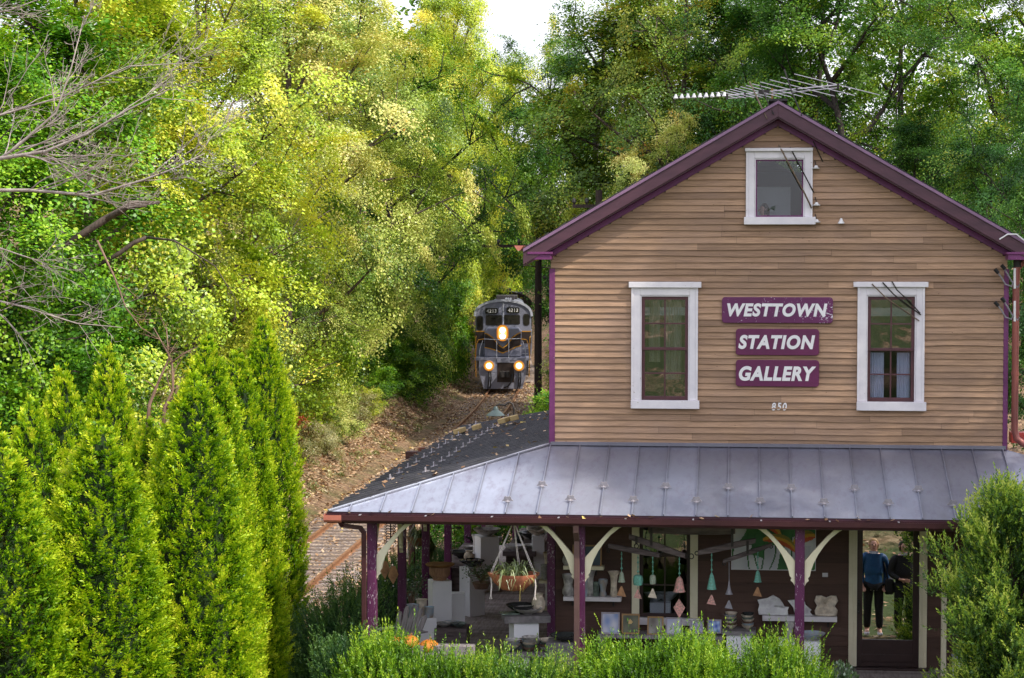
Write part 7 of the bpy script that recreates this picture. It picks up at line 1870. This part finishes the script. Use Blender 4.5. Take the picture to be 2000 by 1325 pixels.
ARB = [(-12, 842, 23.0, 1.30, 0, 'arborvitae cut by the left edge of the photo'), (63, 782, 25.6, 1.0, 1, 'second arborvitae from the left edge'),
 (122, 716, 28.4, 1.0, 2, 'arborvitae with the third tip from the left, behind the second'), (210, 684, 31.0, 1.0, 0, 'highest tip of the left group of arborvitaes'),
 (196, 826, 24.0, 1.18, 2, 'front arborvitae in the middle of the left group, with a yellowish tip'), (289, 822, 28.6, 0.95, 1, 'short arborvitae in the gap between the two groups'),
 (378, 730, 25.2, 1.05, 1, 'front arborvitae of the right group of four'), (404, 660, 28.2, 1.0, 0, 'arborvitae rising behind the front one of the right group'),
 (462, 684, 30.2, 0.92, 2, 'third arborvitae of the right group, just left of the tallest'), (514, 624, 32.2, 0.88, 0, 'tallest and rightmost arborvitae, beside the track')]
random.seed(17)
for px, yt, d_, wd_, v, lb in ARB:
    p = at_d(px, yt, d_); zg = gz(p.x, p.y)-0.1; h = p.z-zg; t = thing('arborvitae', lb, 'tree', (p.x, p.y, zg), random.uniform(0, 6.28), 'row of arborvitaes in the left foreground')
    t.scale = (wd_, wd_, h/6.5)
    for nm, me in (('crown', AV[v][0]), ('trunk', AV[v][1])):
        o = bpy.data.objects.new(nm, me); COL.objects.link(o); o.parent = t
# ================================================================ people
skin_m = paint('skin', (0.58,0.33,0.24), (0.50,0.27,0.20), 0.5, 8, bmp=0.02)
def skin_body(name, J, E, m, parent, sub=2):
    names = list(J); me = bpy.data.meshes.new(name); me.from_pydata([J[k][0] for k in names], [(names.index(a), names.index(b)) for a, b in E], [])
    o = bpy.data.objects.new(name, me); COL.objects.link(o); o.parent = parent
    md = o.modifiers.new('skin', 'SKIN'); md.use_smooth_shade = True
    for i, k in enumerate(names):
        v = me.skin_vertices[0].data[i]; rr = J[k][1]; v.radius = rr if isinstance(rr, tuple) else (rr, rr); v.use_root = (i == 0)
    s = o.modifiers.new('sub', 'SUBSURF'); s.levels = sub; s.render_levels = sub
    me.materials.append(m); return o
def person(label, loc, rz, h, jacket, trousers, hair, shoes, pose, collar=None, hair_len=0.08):
    t = thing('person', label, 'person', loc, rz); k = h/1.70; t.scale = (k, k, k)
    J = {}; E = []
    def j(n, p, r, par=None):
        J[n] = (p, r)
        if par: E.append((par, n))
    j('pelvis', (0,0,.95), (.135,.10)); j('waist', (0,0,1.08), (.125,.095), 'pelvis'); j('chest', (0,-.005,1.27), (.150,.110), 'waist'); j('neckbase', (0,.012,1.41), (.085,.075), 'chest')
    hx, hy = pose.get('head', (0, 0))
    j('neck', (0,.005,1.475), (.052,.054), 'neckbase'); j('jaw', (hx*.4,-.020+hy*.4,1.535), (.060,.072), 'neck'); j('brow', (hx*.8,-.010+hy,1.610), (.074,.090), 'jaw'); j('top', (hx,.005+hy*1.3,1.672), (.050,.062), 'brow')
    for s, nm in ((1,'l'), (-1,'r')):
        j('cl'+nm, (s*.11,.005,1.385), .062, 'neckbase'); j('sh'+nm, (s*.18,.005,1.365), .055, 'cl'+nm)
        e, w_, hd = pose['arm'+nm]; j('el'+nm, e, .041, 'sh'+nm); j('wr'+nm, w_, .027, 'el'+nm); j('pa'+nm, hd, (.036,.018), 'wr'+nm)
        d = (Vector(hd)-Vector(w_)).normalized(); sd_ = d.cross(Vector((0,1,0.2))).normalized()
        for f in range(4):
            b = Vector(hd)+sd_*(f-1.5)*.018+d*.03; L = (.055,.065,.060,.045)[f]
            j(f'f{f}a'+nm, tuple(b), .0095, 'pa'+nm); j(f'f{f}b'+nm, tuple(b+d*L*.6+Vector((0,-.008,0))), .009, f'f{f}a'+nm); j(f'f{f}c'+nm, tuple(b+d*L+Vector((0,-.024,0))), .008, f'f{f}b'+nm)
        b = Vector(w_).lerp(Vector(hd), .6)+sd_*(.034)+Vector((0,-.012,0)); j('ta'+nm, tuple(b), .011, 'pa'+nm); j('tb'+nm, tuple(b+d*.035+sd_*.016), .009, 'ta'+nm)
        kx = pose.get('leg'+nm, ((s*.10,-.012,.50), (s*.105,.02,.09), (s*.115,-.13,.04)))
        j('hip'+nm, (s*.088,0,.87), .092, 'pelvis'); j('kn'+nm, kx[0], .058, 'hip'+nm); j('an'+nm, kx[1], .040, 'kn'+nm); j('to'+nm, kx[2], (.040,.028), 'an'+nm)
    skin_body('body', J, E, skin_m, t)
    g = lambda n, a=.016: (J[n][0], tuple(x+a for x in J[n][1]) if isinstance(J[n][1], tuple) else J[n][1]+a)
    jj = {n: g(n, .038) for n in ('chest','waist','pelvis')}; jj['hem'] = ((0,0,.84), (.180,.140)); jj['neckbase'] = ((0,.012,1.425), (.092,.085))
    e = [('chest','waist'), ('waist','pelvis'), ('pelvis','hem'), ('chest','neckbase')]
    for nm in 'lr':
        jj['cl'+nm] = g('cl'+nm); jj['sh'+nm] = g('sh'+nm, .032); jj['el'+nm] = g('el'+nm, .034); jj['cu'+nm] = (tuple(Vector(J['wr'+nm][0]).lerp(Vector(J['el'+nm][0]), -.02)), .046)
        e += [('neckbase','cl'+nm), ('cl'+nm,'sh'+nm), ('sh'+nm,'el'+nm), ('el'+nm,'cu'+nm)]
    skin_body('jacket', jj, e, jacket, t)
    tt = {'pelvis': g('pelvis', .012)}; e = []
    for nm in 'lr':
        tt['hip'+nm] = g('hip'+nm, .014); tt['kn'+nm] = g('kn'+nm, .022); a = Vector(J['an'+nm][0])+Vector((0,0,.02)); tt['cuff'+nm] = (tuple(a), .062); e += [('pelvis','hip'+nm), ('hip'+nm,'kn'+nm), ('kn'+nm,'cuff'+nm)]
    skin_body('trousers', tt, e, trousers, t)
    for nm in 'lr':
        a = Vector(J['an'+nm][0]); b = Vector(J['to'+nm][0]); skin_body('shoe', {'h': (tuple(a+Vector((0,.02,-.045))), (.048,.042)), 'm': (tuple(a.lerp(b,.5)+Vector((0,0,-.02))), (.046,.040)), 't': (tuple(b+Vector((0,-.03,0))), (.045,.034))}, [('h','m'),('m','t')], shoes, t, 1)
    c = Vector(J['brow'][0])
    hr = {'a': (tuple(c+Vector((0,.030,.010))), (.083,.085)), 'b': (tuple(c+Vector((0,.012,.055))), (.070,.080)), 'c': (tuple(c+Vector((0,.045,-.07-hair_len*.5))), (.080,.066)), 'fr': (tuple(c+Vector((.0,-.052,.052))), (.058,.030))}
    e = [('a','b'), ('a','c'), ('b','fr')]
    for s, nm in ((1,'l'), (-1,'r')): hr['s'+nm] = (tuple(c+Vector((s*.068,.006,-.03-hair_len*.6))), (.030,.056)); e.append(('a','s'+nm))
    skin_body('hair', hr, e, hair, t)
    for s in (-1, 1): MB().lathe([(0,-.010),(.011,-.004),(.011,.004),(0,.010)], c+Vector((s*.031,-.083,-.012)), 8).build('eye', M['black'], t, local=True, smooth=True)
    mb = MB(); mb.tube([c+Vector((0,-.082,0)), c+Vector((0,-.102,-.035)), c+Vector((0,-.090,-.045))], [.009,.014,.010], 6); mb.build('nose', skin_m, t, local=True, smooth='all')
    mb = MB(); q = Vector(J['jaw'][0]); mb.tube([q+Vector((-.024,-.068,.006)), q+Vector((0,-.076,.004)), q+Vector((.024,-.068,.006))], .006, 6); mb.build('mouth', paint('lips', (0.36,0.13,0.11)), t, local=True, smooth='all')
    for s in (-1, 1): MB().lathe([(0,-.02),(.014,-.01),(.016,.012),(0,.024)], c+Vector((s*.078,.0,-.02)), 8).build('ear', skin_m, t, local=True, smooth='all')
    if collar: skin_body('shirt', {'a': ((0,-.01,1.40), (.082,.075)), 'b': ((0,.0,1.455), (.066,.062)), 'c': ((0,-.03,1.36), (.07,.09))}, [('a','b'), ('a','c')], collar, t); skin_body('shirt_hem', {'a': ((0,0,.84), (.165,.128)), 'b': ((0,0,.775), (.172,.134))}, [('a','b')], collar, t)
    return t
blue = paint('blue_anorak', (0.020,0.095,0.24), (0.012,0.055,0.15), 0.6, 6, bmp=0.3); blk = paint('black_cloth', (0.014,0.013,0.015), (0.008,0.008,0.009), 0.8, 8); wht = paint('white_cloth', (0.75,0.73,0.76), None, 0.8, 8)
blond = paint('blond_hair', (0.52,0.32,0.13), (0.32,0.18,0.07), 0.5, 24, (4,4,0.6)); brown_h = paint('dark_brown_hair', (0.045,0.025,0.017), None, 0.5, 24, (4,4,0.6)); jean = paint('pale_blue_shirt', (0.20,0.24,0.42), (0.14,0.17,0.32), 0.8, 8)
pockets = {'arml': ((.235,.075,1.11), (.20,-.03,.90), (.185,-.085,.85)), 'armr': ((-.235,.075,1.11), (-.20,-.03,.90), (-.185,-.085,.85)), 'head': (0.0, 0.018), 'legr': ((-.10,-.03,.50), (-.11,-.03,.09), (-.12,-.18,.04))}
fold = {'arml': ((.245,.03,1.10), (.10,-.14,1.03), (.03,-.165,1.02)), 'armr': ((-.245,.05,1.10), (-.22,-.03,.88), (-.215,-.05,.82)), 'head': (0.02, 0.0)}
yp = -5.95
zp = gz(5.0, yp)
person('woman with short blond hair in a blue anorak and black trousers, mirrored in the door', (4.99, yp, zp), R(180), 1.66, blue, blk, blond, wht, pockets, wht)
person('person in black clothes with white collar, mirrored at the right of the door', (5.50, yp+0.1, gz(5.5, yp)), R(172), 1.64, blk, blk, brown_h, blk, fold, wht)
bg_ = thing('shoulder_bag', 'black shoulder bag on the side of the woman in blue', 'bag', (5.24, yp+0.02, zp+0.88))
mb = MB(); mb.box(5.17, 5.33, yp-0.14, yp+0.16, zp+0.72, zp+0.98); mb.build('bag_body', blk, bg_, bevel=0.04)
MB().tube([(5.22, yp-0.08, zp+0.97), (5.17, yp-0.07, zp+1.2), (5.13, yp-0.02, zp+1.41), (5.17, yp+0.08, zp+1.2), (5.22, yp+0.10, zp+0.97)], 0.014, 6).build('strap', blk, bg_)
pa_ = at_y(1494, 387, 0.45)
person('dark-haired person in a pale blue shirt turned away behind the attic window', (pa_.x, 0.45, 5.141), R(-70), (pa_.z-5.141)/1.05*1.0, jean, blk, brown_h, blk, {'arml': ((.235,.03,1.10), (.22,-.06,.86), (.215,-.08,.80)), 'armr': ((-.235,.03,1.10), (-.22,-.06,.86), (-.215,-.08,.80))}, None, 0.10)
# ================================================================ light, camera, render
EL, AZ = R(46), R(115)           # sun: to the right, a little in front of the house
sd = Vector((math.sin(AZ)*math.cos(EL), math.cos(AZ)*math.cos(EL), math.sin(EL)))
w = bpy.data.worlds.new('World'); scene.world = w; w.use_nodes = True
nt = w.node_tree; bg = nt.nodes['Background']
sky = nt.nodes.new('ShaderNodeTexSky'); sky.sky_type = 'NISHITA'; sky.sun_disc = False
sky.sun_elevation = EL; sky.sun_rotation = AZ; sky.air_density = 1.0; sky.dust_density = 1.0; sky.ozone_density = 1.0
# bright thin cloud over the blue
tc = nt.nodes.new('ShaderNodeTexCoord'); nz_ = nt.nodes.new('ShaderNodeTexNoise'); nz_.inputs['Scale'].default_value = 1.6; nz_.inputs['Detail'].default_value = 6; nz_.inputs['Roughness'].default_value = 0.6
nt.links.new(tc.outputs['Generated'], nz_.inputs['Vector'])
cr = nt.nodes.new('ShaderNodeValToRGB'); cr.color_ramp.elements[0].position = 0.36; cr.color_ramp.elements[0].color = (0.30,0.30,0.30,1); cr.color_ramp.elements[1].position = 0.60; cr.color_ramp.elements[1].color = (0.95,0.95,0.95,1)
nt.links.new(nz_.outputs['Fac'], cr.inputs['Fac'])
mx_ = nt.nodes.new('ShaderNodeMix'); mx_.data_type = 'RGBA'; nt.links.new(cr.outputs['Color'], mx_.inputs[0]); nt.links.new(sky.outputs[0], mx_.inputs[6]); mx_.inputs[7].default_value = (12.4, 12.4, 13.8, 1)
nt.links.new(mx_.outputs[2], bg.inputs['Color']); bg.inputs['Strength'].default_value = 0.15
sl = bpy.data.lights.new('sun', 'SUN'); sl.energy = 5.0; sl.angle = R(0.5); sl.color = (1.0, 0.93, 0.80)
so = bpy.data.objects.new('sun', sl); COL.objects.link(so); so.rotation_euler = sd.to_track_quat('Z', 'Y').to_euler(); so.location = (30, -10, 30)
cam = bpy.data.cameras.new('camera'); co = bpy.data.objects.new('camera', cam); COL.objects.link(co)
co.location = CAM; co.rotation_euler = (R(90)-PITCH, 0, TH)
cam.sensor_width = 36.0; cam.lens = 36.0*F/2000.0; cam.clip_start = 0.1; cam.clip_end = 3000
scene.camera = co
scene.view_settings.view_transform = 'Standard'; scene.view_settings.look = 'None'; scene.view_settings.exposure = 0; scene.view_settings.gamma = 1
cy = scene.cycles
cy.use_denoising = True
try: cy.denoiser = 'OPENIMAGEDENOISE'
except Exception: pass
cy.max_bounces = 8; cy.diffuse_bounces = 2; cy.glossy_bounces = 4; cy.transmission_bounces = 4; cy.transparent_max_bounces = 8
cy.caustics_reflective = False; cy.caustics_refractive = False; cy.sample_clamp_indirect = 4.0
cy.use_adaptive_sampling = True; cy.adaptive_threshold = 0.02
